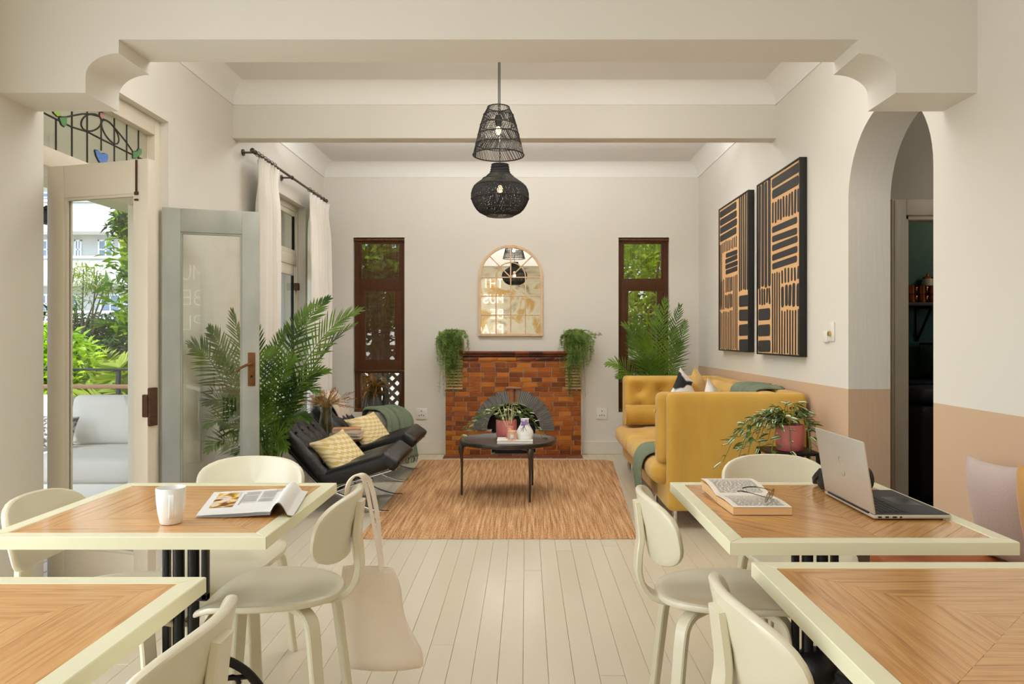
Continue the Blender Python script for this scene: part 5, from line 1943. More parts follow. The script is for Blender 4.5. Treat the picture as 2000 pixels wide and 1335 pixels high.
# ------------------------------------------------------------------ mustard sofa with high arms
M_sofa = two_tone('mustard_wool', [(.25, (178, 136, 48)), (.5, (204, 160, 64)), (.75, (216, 174, 80))], 3.2, .85, (1, 1, .35), bump=0, detail=9)
nt = M_sofa.node_tree
n2 = nt.nodes.new('ShaderNodeTexNoise')
n2.inputs['Scale'].default_value = 240
bp = nt.nodes.new('ShaderNodeBump')
bp.inputs['Strength'].default_value = .25
bp.inputs['Distance'].default_value = .004
nt.links.new(n2.outputs[0], bp.inputs['Height'])
nt.links.new(bp.outputs[0], nt.nodes['Principled BSDF'].inputs['Normal'])
nt.nodes['Principled BSDF'].inputs['Sheen Weight'].default_value = .25
sf = thing('sofa', 'mustard tufted sofa with high arms along the dado wall', 'sofa', (1.38, 5.92, 0))
SX0, SX1, SY0, SY1, SH = .925, 1.838, 4.78, 7.05, .893
part('base_frame', MB().soft(SX0, SX1 - .01, SY0 + .02, SY1 - .02, .12, .30, .03, (10, 24, 6)), M_sofa, sf)
part('arm_shell', MB().soft(SX0, SX1, SY0, SY0 + .085, .118, SH, .035, (16, 6, 14)), M_sofa, sf)
part('arm_shell', MB().soft(SX0, SX1, SY1 - .085, SY1, .118, SH, .035, (16, 6, 14)), M_sofa, sf)
part('back_shell', MB().soft(SX1 - .10, SX1, SY0 + .06, SY1 - .06, .118, SH, .03, (6, 24, 14)), M_sofa, sf)


def tufted(name, box, ax, sgn, spots, r, bulge, n):
    """Padded cushion with buttons; spots lie on the face on side sgn of axis ax."""
    x0, x1, y0, y1, z0, z1 = box
    lim = ((x0, x1), (y0, y1), (z0, z1))[ax]
    face = lim[1] + bulge[ax] if sgn > 0 else lim[0] - bulge[ax]
    dents = []
    for p in spots:
        q = list(p)
        q.insert(ax, face)
        dents.append((q[0], q[1], q[2], .05, -sgn * .042, ax))
    o = part(name, MB().soft(x0, x1, y0, y1, z0, z1, r, n, bulge, dents), M_sofa, sf)
    for d in dents:
        c = [d[0], d[1], d[2]]
        c[ax] -= sgn * .036
        sc = [1, 1, 1]
        sc[ax] = .5
        part('button', MB().ball(c, .012, 10, sc), M_sofa, o)
    return o


tufted('arm_pad', (.872, 1.66, SY0 + .083, SY0 + .215, .415, SH - .004), 1, 1, [(x, z) for x in (1.03, 1.28, 1.5) for z in (.56, .76)], .045, (0, .015, 0), (22, 6, 14))
part('button', MB().ball((.868, SY0 + .155, .76), .012, 10, (.5, 1, 1)), M_sofa, sf)
part('button', MB().ball((.868, SY0 + .155, .54), .012, 10, (.5, 1, 1)), M_sofa, sf)
tufted('arm_pad', (.930, 1.66, SY1 - .215, SY1 - .083, .415, SH - .002), 1, -1, [(x, z) for x in (1.06, 1.26, 1.46) for z in (.60, .77)], .045, (0, .018, 0), (44, 6, 28))
tufted('back_pad', (1.60, SX1 - .095, SY0 + .21, SY1 - .21, .415, SH - .012), 0, -1, [(y, z) for y in (5.25, 5.6, 5.95, 6.3, 6.6) for z in (.58, .76)], .05, (.02, 0, 0), (6, 60, 20))
for a, b in ((SY0 + .085, 5.52), (5.52, 6.17), (6.17, SY1 - .095)):
    tufted('seat_cushion', (.845, 1.64, a + .003, b - .003, .275, .425), 2, 1, [(x, y) for x in (1.02, 1.28) for y in (a + (b - a) * .3, a + (b - a) * .7)], .06, (.012, 0, .022), (32, 32, 8))
for X, Y in ((.985, SY0 + .06), (1.76, SY0 + .06), (.985, 5.55), (.985, 6.3), (.985, SY1 - .06), (1.76, SY1 - .06)):
    part('leg', MB().tube([(X, Y, .0), (X, Y, .125)], [.013, .019], 14), M_chrome, sf, label='polished metal leg')
M_soft = M_sofa
bo = MB().tube(smooth([(.925, 6.745, .545), (.935, 6.745, .545), (1.2, 6.745, .545), (1.56, 6.745, .545), (1.57, 6.745, .545)], 5), [.06] + [.092] * 19 + [.06], 28)
single('bolster', bo, M_sofa, 'mustard bolster cushion lying against the far sofa arm', 'cushion', sharp=50)
M_bw = two_tone('white_cushion_with_black_print', [(.47, (24, 23, 24)), (.49, (236, 232, 226))], 5.5, .8, detail=1)
cushion('cushion', 'white cushion with bold black shapes on the sofa', M_bw, .46, .46, .14, cm((1.36, 6.14, .69), 35, -14, 42))
cushion('cushion', 'plain white cushion on the sofa, nearer than the black-printed one', pm('white_linen', (232, 228, 220), .85, var=.03), .40, .40, .13, cm((1.47, 5.70, .672), 60, -12, 45))
cushion('cushion', 'mustard cushion leaning on the sofa back behind the black-printed one', M_sofa, .62, .42, .14, cm((1.525, 6.42, .735), 72, -16, -12))

M_green_throw = pm('sage_knit', (118, 130, 106), .9, var=.12, vscale=26, bump=.6, bscale=120)


def drape(name, label, path, wdir, w, folds, amp, mat, fringe=None, group=None, seed=1, thick=.012):
    """Knitted throw laid over something: path runs over it, folds ripple across the width."""
    P = smooth(path, 6)
    wd = Vector(wdir).normalized()
    k = len(P)
    rr = random.Random(seed)
    ph = [rr.uniform(0, 6.28) for _ in range(3)]

    def fn(u, v):
        i = min(k - 1, int(round(v * (k - 1))))
        t = (P[min(k - 1, i + 1)] - P[max(0, i - 1)]).normalized()
        n = wd.cross(t).normalized()
        ww = w * (1 + .10 * math.sin(4 * v + ph[0]))
        h = amp * (math.sin(2 * PI * folds * u + ph[1] + 1.1 * v) * .7 + math.sin(2 * PI * folds * 1.7 * u + ph[2]) * .3 + .9)
        return P[i] + wd * (ww * (u - .5)) + n * h
    mb = MB().grid(46, k, fn)
    t = thing(name, label, 'throw', tuple(P[-1] if P[-1].z < P[0].z else P[0]), group)
    o = part('throw_cloth', mb, mat, t, sharp=80)
    s = o.modifiers.new('thickness', 'SOLIDIFY')
    s.thickness = thick
    s.offset = 1
    if fringe:
        fm = MB()
        for e in fringe:
            for q in range(40):
                u = (q + .5) / 40
                p = Vector(fn(u, e))
                fm.tube([p, p + Vector((U(-.008, .008), U(-.008, .008), -.03)), p + Vector((U(-.015, .015), U(-.015, .015), -.055))], [.004, .003, .0015], 5)
        part('fringe', fm, mat, t, kind='stuff')
    return t


drape('throw', 'sage green knitted throw hanging over the front of the sofa seat', [(1.25, 5.30, .455), (1.02, 5.29, .458), (.88, 5.28, .45), (.825, 5.27, .40), (.812, 5.265, .32), (.82, 5.26, .20), (.835, 5.25, .11)], (0, 1, .05), .30, 4.5, .010, M_green_throw, None, None, 3)
drape('throw', 'sage green knitted throw laid along the top of the sofa back', [(1.60, 5.42, .62), (1.585, 5.42, .78), (1.60, 5.42, .885), (1.68, 5.42, .91), (1.80, 5.40, .905)], (0, 1, 0), .62, 5, .014, M_green_throw, None, None, 7)

# ------------------------------------------------------------------ small black side table with the pink pot, in front of the sofa arm
bt = thing('side_table', 'small black side table holding a pink pot beside the sofa arm', 'table', (1.62, 4.52, 0))
part('tabletop', MB().rbox(1.462, 1.765, 4.38, 4.665, .545, .565, .006), M_black, bt)
for X in (1.475, 1.75):
    for Y in (4.395, 4.65):
        part('leg', MB().rbox(X - .011, X + .011, Y - .011, Y + .011, 0, .546, .003), M_black, bt)
part('lower_shelf', MB().rbox(1.475, 1.75, 4.395, 4.65, .16, .174, .004), M_black, bt)
pot('dusty pink pot on the small black side table', 1.618, 4.50, .565, .084, .158, 'dusty pink plant pots')
trailing('cream-striped trailing plant spilling from the pot on the black side table', 1.615, 4.50, .565 + .148, .07,
         [(182, .36, .07, .22, 13), (190, .30, .09, .06, 11), (176, .24, .10, .02, 9), (200, .22, .06, .19, 11), (215, .16, .06, .20, 11), (170, .30, .08, .10, 10), (150, .14, .11, -.06, 7), (20, .12, .12, .0, 8), (0, .13, .12, .08, 9), (-20, .12, .10, .16, 10), (40, .10, .13, -.06, 7), (230, .12, .08, .10, 8), (185, .16, .12, -.02, 8), (195, .27, .05, .17, 10), (90, .08, .13, -.05, 6), (250, .10, .06, .14, 8), (188, .20, .10, .08, 11), (178, .28, .06, .14, 12), (205, .15, .09, .08, 10), (10, .10, .14, -.03, 8), (193, .34, .05, .24, 12), (-35, .10, .08, .20, 9)], .074, .4)

# ------------------------------------------------------------------ black leather lounge chairs
M_leath = pm('black_leather', (15, 15, 16), .36, var=.25, vscale=7, bump=.35, bscale=34)


def lounge(label, y0, y1, dx=0.0):
    t = thing('lounge_chair', label, 'chair', (-1.35 + dx, (y0 + y1) / 2, 0), 'black leather lounge chairs')
    w = y1 - y0
    c = (y0 + y1) / 2
    # seat: local x forward along the pitched seat
    Ms = Matrix.Translation((-1.445 + dx, c, .205)) @ Matrix.Rotation(math.radians(-17), 4, 'Y')
    dn = [(x, y, .085, .05, -.022, 2) for x in (.14, .30) for y in (-.2, 0, .2)]
    mb = MB().soft(-.02, .50, -w / 2, w / 2, -.03, .085, .04, (18, 20, 6), (0, 0, .016), dn).xf(Ms)
    part('seat_cushion', mb, M_leath, t)
    mb = MB().tube(smooth([(.465, -w / 2 + .02, .06), (.47, 0, .064), (.465, w / 2 - .02, .06)], 4), .0, 4) if False else MB()
    Mn = Ms @ Matrix.Translation((.49, 0, .075)) @ Matrix.Rotation(math.radians(52), 4, 'Y')
    part('seat_nose', MB().soft(-.03, .12, -w / 2, w / 2, -.075, .012, .03, (8, 18, 5), (0, 0, .008)).xf(Mn), M_leath, t)
    Mb = Matrix.Translation((-1.42 + dx, c, .198)) @ Matrix.Rotation(math.radians(42), 4, 'Y').inverted()
    dn = [(.075, y, z, .06, -.032, 0) for z in (.14, .29, .44) for y in (-.22, -.075, .075, .22)]
    mb = MB().soft(-.035, .07, -w / 2, w / 2, .0, .60, .045, (6, 26, 24), (.018, 0, 0), dn).xf(Mb)
    bk_ = part('back_cushion', mb, M_leath, t)
    for d in dn:
        part('button', MB().ball((.060, d[1], d[2]), .011, 8).xf(Mb), M_leath, bk_)
    for y in (-w / 2 + .05, w / 2 - .05):
        p = [Mb @ Vector((-.05, y, .58)), Mb @ Vector((-.05, y, .3)), Mb @ Vector((-.048, y, .06)), Ms @ Vector((.02, y, -.045)), Ms @ Vector((.2, y, -.045)), Ms @ Vector((.53, y, -.048))]
        part('side_rail', MB().strap(smooth(p, 5), (0, 1, 0), .03, .010), M_chrome, t)
        Y = c + y
        p = [(-1.72 + dx, Y, .008), (-1.64 + dx, Y, .010), (-1.53 + dx, Y, .05), (-1.40 + dx, Y, .13), (-1.25 + dx, Y, .19), (-1.10 + dx, Y, .24)]
        part('leg', MB().strap(smooth(p, 5), (0, 1, 0), .030, .011), M_chrome, t)
        p = [(-.985 + dx, Y, .008), (-1.06 + dx, Y, .012), (-1.17 + dx, Y, .045), (-1.30 + dx, Y, .115), (-1.44 + dx, Y, .175), (-1.50 + dx, Y, .20)]
        part('leg', MB().strap(smooth(p, 5), (0, 1, 0), .030, .011), M_chrome, t)
    for X, Z in ((-1.365 + dx, .135),):
        part('cross_bar', MB().rbox(X - .015, X + .015, y0 + .05, y1 - .05, Z, Z + .012, .003), M_chrome, t)
    return t


lounge('black tufted leather lounge chair nearer the dining tables', 5.22, 5.90)
lounge('black tufted leather lounge chair nearer the tall window', 6.35, 7.03, -.04)


def chevron_mat():
    m, nt, N, L, b = new_mat('yellow_zigzag_print')
    tc = N.new('ShaderNodeTexCoord')
    mp = N.new('ShaderNodeMapping')
    mp.inputs['Rotation'].default_value = (0, 0, 0)
    L.new(tc.outputs['Generated'], mp.inputs[0])
    wv = N.new('ShaderNodeTexWave')
    wv.wave_type = 'BANDS'
    wv.bands_direction = 'Z'
    wv.inputs['Scale'].default_value = 3.6
    wv.inputs['Distortion'].default_value = 0
    sx = N.new('ShaderNodeSeparateXYZ')
    L.new(mp.outputs[0], sx.inputs[0])
    pp = N.new('ShaderNodeMath')
    pp.operation = 'PINGPONG'
    pp.inputs[1].default_value = .04
    L.new(sx.outputs[1], pp.inputs[0])
    ad = N.new('ShaderNodeMath')
    ad.operation = 'MULTIPLY_ADD'
    ad.inputs[1].default_value = .9
    L.new(pp.outputs[0], ad.inputs[0])
    L.new(sx.outputs[2], ad.inputs[2])
    cb = N.new('ShaderNodeCombineXYZ')
    L.new(ad.outputs[0], cb.inputs[2])
    L.new(cb.outputs[0], wv.inputs[0])
    cr = N.new('ShaderNodeValToRGB')
    e = cr.color_ramp.elements
    e[0].position, e[0].color = .38, lin((216, 186, 112)) + (1,)
    e[1].position, e[1].color = .62, lin((234, 220, 184)) + (1,)
    L.new(wv.outputs['Fac'], cr.inputs[0])
    L.new(cr.outputs[0], b.inputs['Base Color'])
    b.inputs['Roughness'].default_value = .85
    return m


M_zig = chevron_mat()
cushion('cushion', 'yellow and cream zigzag cushion on the nearer black lounge chair', M_zig, .35, .41, .15, cm((-1.365, 5.46, .375), 46, -44, -16), 'yellow zigzag cushions')
cushion('cushion', 'yellow and cream zigzag cushion on the black lounge chair nearer the window', M_zig, .35, .40, .15, cm((-1.40, 6.62, .40), 46, -42, -10), 'yellow zigzag cushions')
M_beige = pm('beige_knit', (206, 188, 170), .9, var=.08, vscale=30, bump=.5, bscale=140)
drape('throw', 'beige knitted throw over the back of the lounge chair nearer the window', [(-1.66, 6.78, .40), (-1.70, 6.79, .56), (-1.80, 6.80, .70), (-1.85, 6.80, .725), (-1.90, 6.80, .69), (-1.92, 6.80, .50)], (0, 1, 0), .40, 3.5, .012, M_beige, None, None, 5)
# pouffe under the green throw, by the tall window
pf = MB().lathe([(.0001, .02), (.17, .02), (.19, .05), (.195, .28), (.185, .46), (.15, .51), (.0001, .515)], 32, (-1.45, 7.50, 0))
single('pouffe', pf, pm('pale_wool', (208, 200, 186), .9, var=.06, bump=.4, bscale=90), 'pale pouffe under the green throw below the tall window', 'pouffe')
drape('throw', 'sage green fringed throw draped over the pouffe below the tall window', [(-1.57, 7.66, .44), (-1.55, 7.60, .53), (-1.45, 7.50, .552), (-1.35, 7.42, .54), (-1.25, 7.33, .45), (-1.225, 7.29, .25), (-1.20, 7.26, .06)], (.62, .78, 0), .36, 4, .016, M_green_throw, [1.0], None, 9)

# little table between the lounge chairs with books and a vase of dry grass
M_walnut = pm('walnut', (116, 78, 50), .45, var=.2, vscale=6, stretch=(1, 8, 8))
lt = thing('side_table', 'small walnut side table between the two lounge chairs', 'table', (-1.55, 6.13, 0))
part('tabletop', MB().lathe([(.0001, .40), (.20, .40), (.205, .41), (.20, .42), (.0001, .42)], 36, (-1.57, 6.13, 0)), M_walnut, lt)
for k in range(3):
    a = k * 2 * PI / 3 + .5
    part('leg', MB().tube([(-1.57 + .08 * math.cos(a), 6.13 + .08 * math.sin(a), .40), (-1.57 + .15 * math.cos(a), 6.13 + .15 * math.sin(a), 0)], [.014, .009], 10), M_walnut, lt)
z = .42
for label, w, d, h, c2, rot in (('brown leather-bound book at the bottom of the stack between the lounge chairs', .25, .19, .026, (196, 168, 120), 6),
                               ('cream book in the middle of the stack between the lounge chairs', .24, .18, .024, (206, 196, 178), -4),
                               ('tan book on top of the stack between the lounge chairs', .23, .17, .032, (196, 140, 96), 10)):
    t = thing('book', label, 'book', (-1.485, 6.10, z), 'books between the lounge chairs')
    Mx = Matrix.Translation((-1.485, 6.10, z)) @ Matrix.Rotation(math.radians(rot), 4, 'Z')
    part('cover', MB().rbox(-w / 2, w / 2, -d / 2, d / 2, 0, .003, .001).rbox(-w / 2, w / 2, -d / 2, d / 2, h - .003, h, .001).rbox(-w / 2, -w / 2 + .003, -d / 2, d / 2, 0, h, .001).xf(Mx), pm('cloth_%d' % c2[0] + '_%d' % c2[1], c2, .6, var=.06), t)
    part('page_block', MB().box(-w / 2 + .003, w / 2 - .005, -d / 2 + .004, d / 2 - .004, .003, h - .003).xf(Mx), M_page, t)
    z += h + .0005
gv = thing('glass_vase', 'clear glass vase beside the stacked books, holding dry grass', 'vase', (-1.655, 6.08, .42))
part('vase_body', MB().lathe([(.0001, .0), (.04, .0), (.052, .03), (.058, .10), (.050, .17), (.042, .22), (.050, .26), (.047, .26), (.039, .22), (.046, .17), (.054, .10), (.048, .032), (.036, .008), (.0001, .008)], 28, (-1.655, 6.08, .42)), M_vase, gv)
gr = MB()
hd_ = MB()
for k in range(70):
    a, r = U(0, 2 * PI), U(.05, .24)
    top = Vector((-1.655 + r * math.cos(a), 6.08 + r * math.sin(a) * .8, .42 + U(.30, .44) - r * .25))
    b0 = Vector((-1.655 + U(-.02, .02), 6.08 + U(-.02, .02), .435))
    mid = Vector((-1.655 + .18 * r * math.cos(a), 6.08 + .18 * r * math.sin(a), .69))
    P = smooth([b0, mid, top], 5)
    gr.tube(P, .0014, 4, cap=False)
    d = (P[-1] - P[-3]).normalized()
    for q in range(6):
        p = P[-1] - d * .012 * q + Vector((U(-.008, .008), U(-.008, .008), U(-.006, .006)))
        hd_.tube([p, p + d * .018 + Vector((U(-.008, .008), U(-.008, .008), U(-.002, .01)))], [.0028, .0006], 4)
dg = thing('dry_grass', 'bunch of tan dry grass standing in the clear glass vase', 'dried flowers', (-1.655, 6.08, .43))
part('grass_stem', gr, pm('straw_stem', (170, 140, 80), .8, var=.15), dg, kind='stuff')
part('seed_head', hd_, pm('brown_seed', (168, 120, 76), .85, var=.25, vscale=40), dg, kind='stuff')

# ------------------------------------------------------------------ curtains
M_curt = pm('off_white_curtain', (247, 243, 235), .85, var=.02, bump=.15, bscale=220, sheen=.2)
rd = thing('curtain_rod', 'dark metal curtain rod over the garden door', 'curtain rod', (-2.08, 6.6, 2.66))
RX, RZ = -2.085, 2.68
part('rod', MB().tube([(RX, 5.60, RZ), (RX, 7.66, RZ)], .011, 12), M_rust if False else pm('dark_pewter', (96, 86, 76), .35, metal=.85, var=.1), rd)
for y in (5.66, 6.55, 7.58):
    part('bracket', MB().tube([(XL, y, RZ), (RX, y, RZ)], .008, 10).tube([(XL, y, RZ), (XL + .012, y, RZ)], .026, 16).tube([(RX, y - .012, RZ), (RX, y + .012, RZ)], .017, 12), MATS['dark_pewter'], rd)
for y in (5.60, 7.66):
    part('finial', MB().ball((RX, y, RZ), .02, 12), MATS['dark_pewter'], rd)


def curtain(label, y0, y1, folds, seed):
    rr = random.Random(seed)
    ph = [rr.uniform(0, 6.28) for _ in range(4)]
    t = thing('curtain', label, 'curtain', (RX, (y0 + y1) / 2, .02), 'off-white curtains')

    def fn(u, v):
        z = 2.64 - (2.64 - .02) * v
        pin = math.exp(-((v - .045) / .05) ** 2)
        amp = .034 * (1 - .55 * pin) * (1 + .25 * math.sin(3 * v + ph[0]))
        y = y0 + (y1 - y0) * (u + .012 * math.sin(5 * v + ph[1]))
        q = 2 * PI * folds * u
        x = RX + .012 + amp * (math.sin(q) + .25 * math.sin(2.3 * q + ph[2] + v)) + .01 * math.sin(2 * v + ph[3])
        return (x, y, z)
    o = part('curtain_cloth', MB().grid(folds * 14 + 1, 40, fn), M_curt, t, sharp=80)
    s = o.modifiers.new('thickness', 'SOLIDIFY')
    s.thickness = .003
    for k in range(folds):
        y = y0 + (y1 - y0) * (k + .5) / folds
        part('curtain_ring', MB().tube([(RX + .019 * math.sin(a), y, RZ + .019 * math.cos(a)) for a in [2 * PI * i / 18 for i in range(19)]], .0028, 6, cap=False), MATS['dark_pewter'], t)


curtain('off-white curtain drawn to the near side of the garden door', 5.68, 6.12, 6, 1)
curtain('off-white curtain drawn to the far side of the garden door, by the corner', 7.02, 7.72, 6, 2)

# ------------------------------------------------------------------ palms


def frond(t, base, ctrl, tip, n, lmax, mat, twist=0.0, face=(0, -.8, .6), rach=.006, wid=.014, name='frond', rnd=RND, xmin=None):
    P0, P1, P2 = Vector(base), Vector(ctrl), Vector(tip)
    P = [P0.lerp(P1, i / 24).lerp(P1.lerp(P2, i / 24), i / 24) for i in range(25)]
    m = MB().tube(P, [rach * (1 - .8 * i / 24) for i in range(25)], 5, cap=False)
    fc = Vector(face).normalized()
    v, f = [], []
    for k in range(n):
        s = .22 + .78 * (k + .5) / n
        i = min(23, int(s * 24))
        q = s * 24 - i
        p = P[i].lerp(P[i + 1], q)
        tg = (P[i + 1] - P[i]).normalized()
        nn = (fc - tg * fc.dot(tg)).normalized()
        nn = Matrix.Rotation(twist, 3, tg) @ nn
        sd = tg.cross(nn).normalized()
        ss = (s - .22) / .78
        ln = lmax * (math.sin(PI * (.12 + .84 * ss) ** .85) * .85 + .15) * rnd.uniform(.88, 1.08)
        an = math.radians(66 - 44 * ss + rnd.uniform(-5, 5))
        for sg in (-1, 1):
            d = (tg * math.cos(an) + sd * (sg * math.sin(an)) + nn * rnd.uniform(.05, .25)).normalized()
            wv = (nn.cross(d)).normalized()
            o = len(v)
            for (a, ww) in ((0, .35), (.3, 1.0), (.7, .75), (1.0, .03)):
                c = p + d * (ln * a) + Vector((0, 0, -.10 * ln * a * a))
                w_ = wid * ww * .5
                v.append(c + wv * w_)
                v.append(c + nn * (-.25 * w_))
                v.append(c - wv * w_)
            for a in range(3):
                f.append((o + a * 3, o + a * 3 + 1, o + a * 3 + 4, o + a * 3 + 3))
                f.append((o + a * 3 + 1, o + a * 3 + 2, o + a * 3 + 5, o + a * 3 + 4))
    m.add(v, f)
    if xmin is not None:
        m.v = [(max(p[0], xmin + .01 * abs(math.sin(40 * p[2]))), p[1], p[2]) for p in m.v]
    return part(name, m, mat, t, sharp=60, recalc=False)


def p3(x, y, Y):
    X, Z = px(x, y, Y)
    return Vector((X, Y, Z))


lp_ = thing('potted_palm', 'big green palm behind the grey door, in front of the curtains', 'palm', (-1.79, 5.12, 0))
part('pot', MB().lathe([(.0001, 0), (.14, 0), (.17, .30), (.165, .31), (.155, .29), (.0001, .28)], 32, (-1.79, 5.12, 0)), pm('charcoal_pot', (58, 56, 54), .6, var=.1), lp_)
b0 = Vector((-1.79, 5.12, .28))
for (tx, ty, tY, cx_, cy_, cY, n, lm) in (
        (704, 606, 5.10, 590, 640, 5.15, 40, .19), (692, 634, 5.25, 585, 690, 5.2, 38, .18), (642, 583, 5.3, 548, 640, 5.2, 36, .17), (612, 596, 5.45, 535, 660, 5.2, 34, .16),
        (560, 640, 5.35, 515, 700, 5.2, 32, .15), (532, 680, 5.2, 505, 720, 5.15, 28, .14), (618, 765, 5.05, 560, 720, 5.1, 36, .17), (640, 725, 5.2, 560, 720, 5.15, 34, .16),
        (600, 820, 4.95, 555, 780, 5.0, 30, .15), (455, 606, 5.0, 470, 690, 5.1, 34, .15), (408, 640, 4.80, 445, 690, 5.0, 34, .16), (356, 674, 4.64, 420, 672, 4.85, 36, .17),
        (430, 690, 5.0, 455, 720, 5.05, 28, .14), (402, 790, 4.74, 440, 740, 5.0, 32, .15), (404, 835, 4.74, 445, 780, 5.0, 30, .14), (405, 882, 4.74, 450, 820, 5.0, 28, .13),
        (470, 640, 5.3, 485, 720, 5.2, 30, .14), (500, 620, 5.4, 500, 700, 5.3, 30, .14), (560, 880, 4.85, 540, 800, 4.95, 26, .13), (480, 780, 4.85, 485, 760, 4.95, 26, .13), (445, 770, 4.95, 462, 760, 5.0, 26, .13), (575, 700, 5.0, 535, 720, 5.05, 30, .15), (520, 760, 4.9, 510, 770, 5.0, 26, .14)):
    tip = p3(tx, ty, tY)
    if tip.x < XL + .06:
        tip.x = XL + .06
    frond(lp_, b0 + Vector((U(-.05, .05), U(-.05, .05), 0)), p3(cx_, cy_, cY), tip, int(n * .8), lm * 1.08, M_palm, U(-.5, .5), (U(-.2, .2), -.8, .6), .0065, .0155, xmin=XL + .022)
for k in range(6):
    a = k * PI / 3
    part('palm_stem', MB().tube(smooth([b0 + Vector((.05 * math.cos(a), .05 * math.sin(a), 0)), b0 + Vector((.06 * math.cos(a), .06 * math.sin(a), .15)), b0 + Vector((.09 * math.cos(a), .09 * math.sin(a), .32))], 4), [.012] * 8 + [.007], 8), M_stem, lp_)

M_palm2 = leaf_mat('cycad_leaf', (62, 100, 30), (118, 154, 54), .38, .3, 3)
rp = thing('potted_palm', 'bushy bright green palm behind the far arm of the sofa', 'palm', (1.30, 7.40, 0))
part('pot', MB().lathe([(.0001, 0), (.12, 0), (.15, .32), (.145, .33), (.135, .31), (.0001, .3)], 32, (1.30, 7.40, 0)), MATS['charcoal_pot'], rp)
b0 = Vector((1.30, 7.40, .30))
for (tx, ty, tY, cx_, cy_, cY, n, lm) in (
        (1300, 584, 7.35, 1288, 680, 7.40, 40, .21), (1328, 596, 7.45, 1305, 690, 7.42, 38, .19), (1338, 628, 7.50, 1322, 690, 7.45, 36, .18), (1284, 598, 7.45, 1282, 690, 7.42, 38, .19),
        (1248, 640, 7.25, 1272, 690, 7.3, 42, .19), (1216, 634, 7.40, 1262, 650, 7.4, 38, .18), (1228, 655, 7.45, 1258, 690, 7.4, 34, .17), (1184, 712, 7.28, 1235, 690, 7.35, 32, .15),
        (1330, 668, 7.55, 1312, 700, 7.5, 30, .16), (1262, 660, 7.2, 1275, 710, 7.3, 34, .17), (1336, 735, 7.5, 1310, 720, 7.45, 26, .13), (1204, 735, 7.3, 1245, 720, 7.35, 24, .14), (1240, 615, 7.55, 1270, 680, 7.5, 32, .16), (1318, 640, 7.25, 1296, 700, 7.35, 34, .18)):
    frond(rp, b0 + Vector((U(-.04, .04), U(-.04, .04), 0)), p3(cx_, cy_, cY), p3(tx, ty, tY), int(n * .72), lm, M_palm2, U(-.3, .3), (U(-.2, .2), -.9, .4), .007, .0125)

# ------------------------------------------------------------------ slatted wall planters with hanging fern on the fireplace shoulders
M_slat = pm('pale_pine_slat', (186, 150, 102), .6, var=.12, vscale=5, stretch=(1, 8, 8), rndvar=.1)
M_fern = leaf_mat('fern_needle', (98, 126, 54), (148, 172, 90), .6, .3, 12)


def planter(label, flabel, x0, x1, side):
    X0_, X1_ = fpx(x0), fpx(x1)
    z0, z1 = ZS + .013, fpz(660)
    t = thing('slatted_planter', label, 'planter', ((X0_ + X1_) / 2, FY + .04, z0), 'slatted planters')
    ya_, yb_ = FY - .02, YB - .012
    nS = 17
    p_ = (z1 - z0) / nS
    for k in range(nS):
        part('slat', MB().rbox(X0_, X1_, ya_, ya_ + .012, z0 + k * p_ + .004, z0 + (k + 1) * p_ - .006, .002, 1), M_slat, t)
    for X in (X0_ + .006, X1_ - .006):
        part('post', MB().rbox(X - .008, X + .008, ya_ + .012, yb_, z0, z1, .003), M_slat, t)
    part('liner', MB().rbox(X0_ + .014, X1_ - .014, ya_ + .02, yb_, z0 + .005, z1 - .01, .004), pm('green_felt_liner', (62, 82, 40), .9, var=.2), t)
    part('soil', MB().box(X0_ + .016, X1_ - .016, ya_ + .022, yb_ - .002, z1 - .012, z1 - .004), M_soil, t)
    fr_ = thing('hanging_fern', flabel, 'fern', ((X0_ + X1_) / 2, FY, z1), 'hanging ferns')
    m = MB()
    nd = []
    nf = []
    rr = random.Random(5 if side < 0 else 6)
    c = Vector(((X0_ + X1_) / 2, FY - .01, z1 - .01))
    for k in range(190):
        a = rr.uniform(0, 2 * PI)
        reach = rr.uniform(.03, .15)
        drop = rr.uniform(-.09, .36) if rr.random() < .8 else rr.uniform(.3, .62)
        sx_ = side * rr.uniform(0, .09)
        if drop > .3:
            sx_ = side * rr.uniform(-.01, .06) if side < 0 else rr.uniform(-.07, .03)
            reach = rr.uniform(.02, .07)
        yo = -abs(math.sin(a)) * reach * .9
        xo = math.cos(a) * reach + sx_
        st_ = c + Vector((rr.uniform(-.06, .06), rr.uniform(-.02, .04), 0))
        P = smooth([st_, st_ + Vector((xo * .5, yo * .6 - .01, rr.uniform(.04, .10))), st_ + Vector((xo, yo - .02, -drop * .35 + .02)), st_ + Vector((xo * 1.05 + rr.uniform(-.02, .02), yo - .015, -drop))], 5)
        P = [Vector((p.x, min(p.y, YB - .015), p.z)) for p in P]
        m.tube(P, .0012, 3, cap=False)
        L_ = len(P)
        for i in range(2, L_):
            for q in range(7):
                p = P[i - 1].lerp(P[i], rr.random())
                d = Vector((rr.gauss(0, 1), rr.gauss(0, .8), rr.gauss(-.2, .7))).normalized()
                w_ = d.orthogonal().normalized() * .0018
                ln = rr.uniform(.012, .028)
                o = len(nd)
                e_ = p + d * ln
                e_.y = min(e_.y, YB - .008)
                nd += [p - w_, p + w_, e_ + w_ * .6, e_ - w_ * .6]
                nf.append((o, o + 1, o + 2, o + 3))
    m.add(nd, nf)
    part('foliage', m, M_fern, fr_, kind='stuff', recalc=False)


planter('slatted pine planter on the fireplace shoulder nearer the lounge chairs', 'feathery fern trailing from the planter on the lounge-chair side of the fireplace', 871, 904, -1)
planter('slatted pine planter on the fireplace shoulder nearer the sofa', 'feathery fern trailing from the planter on the sofa side of the fireplace', 1104, 1135, 1)

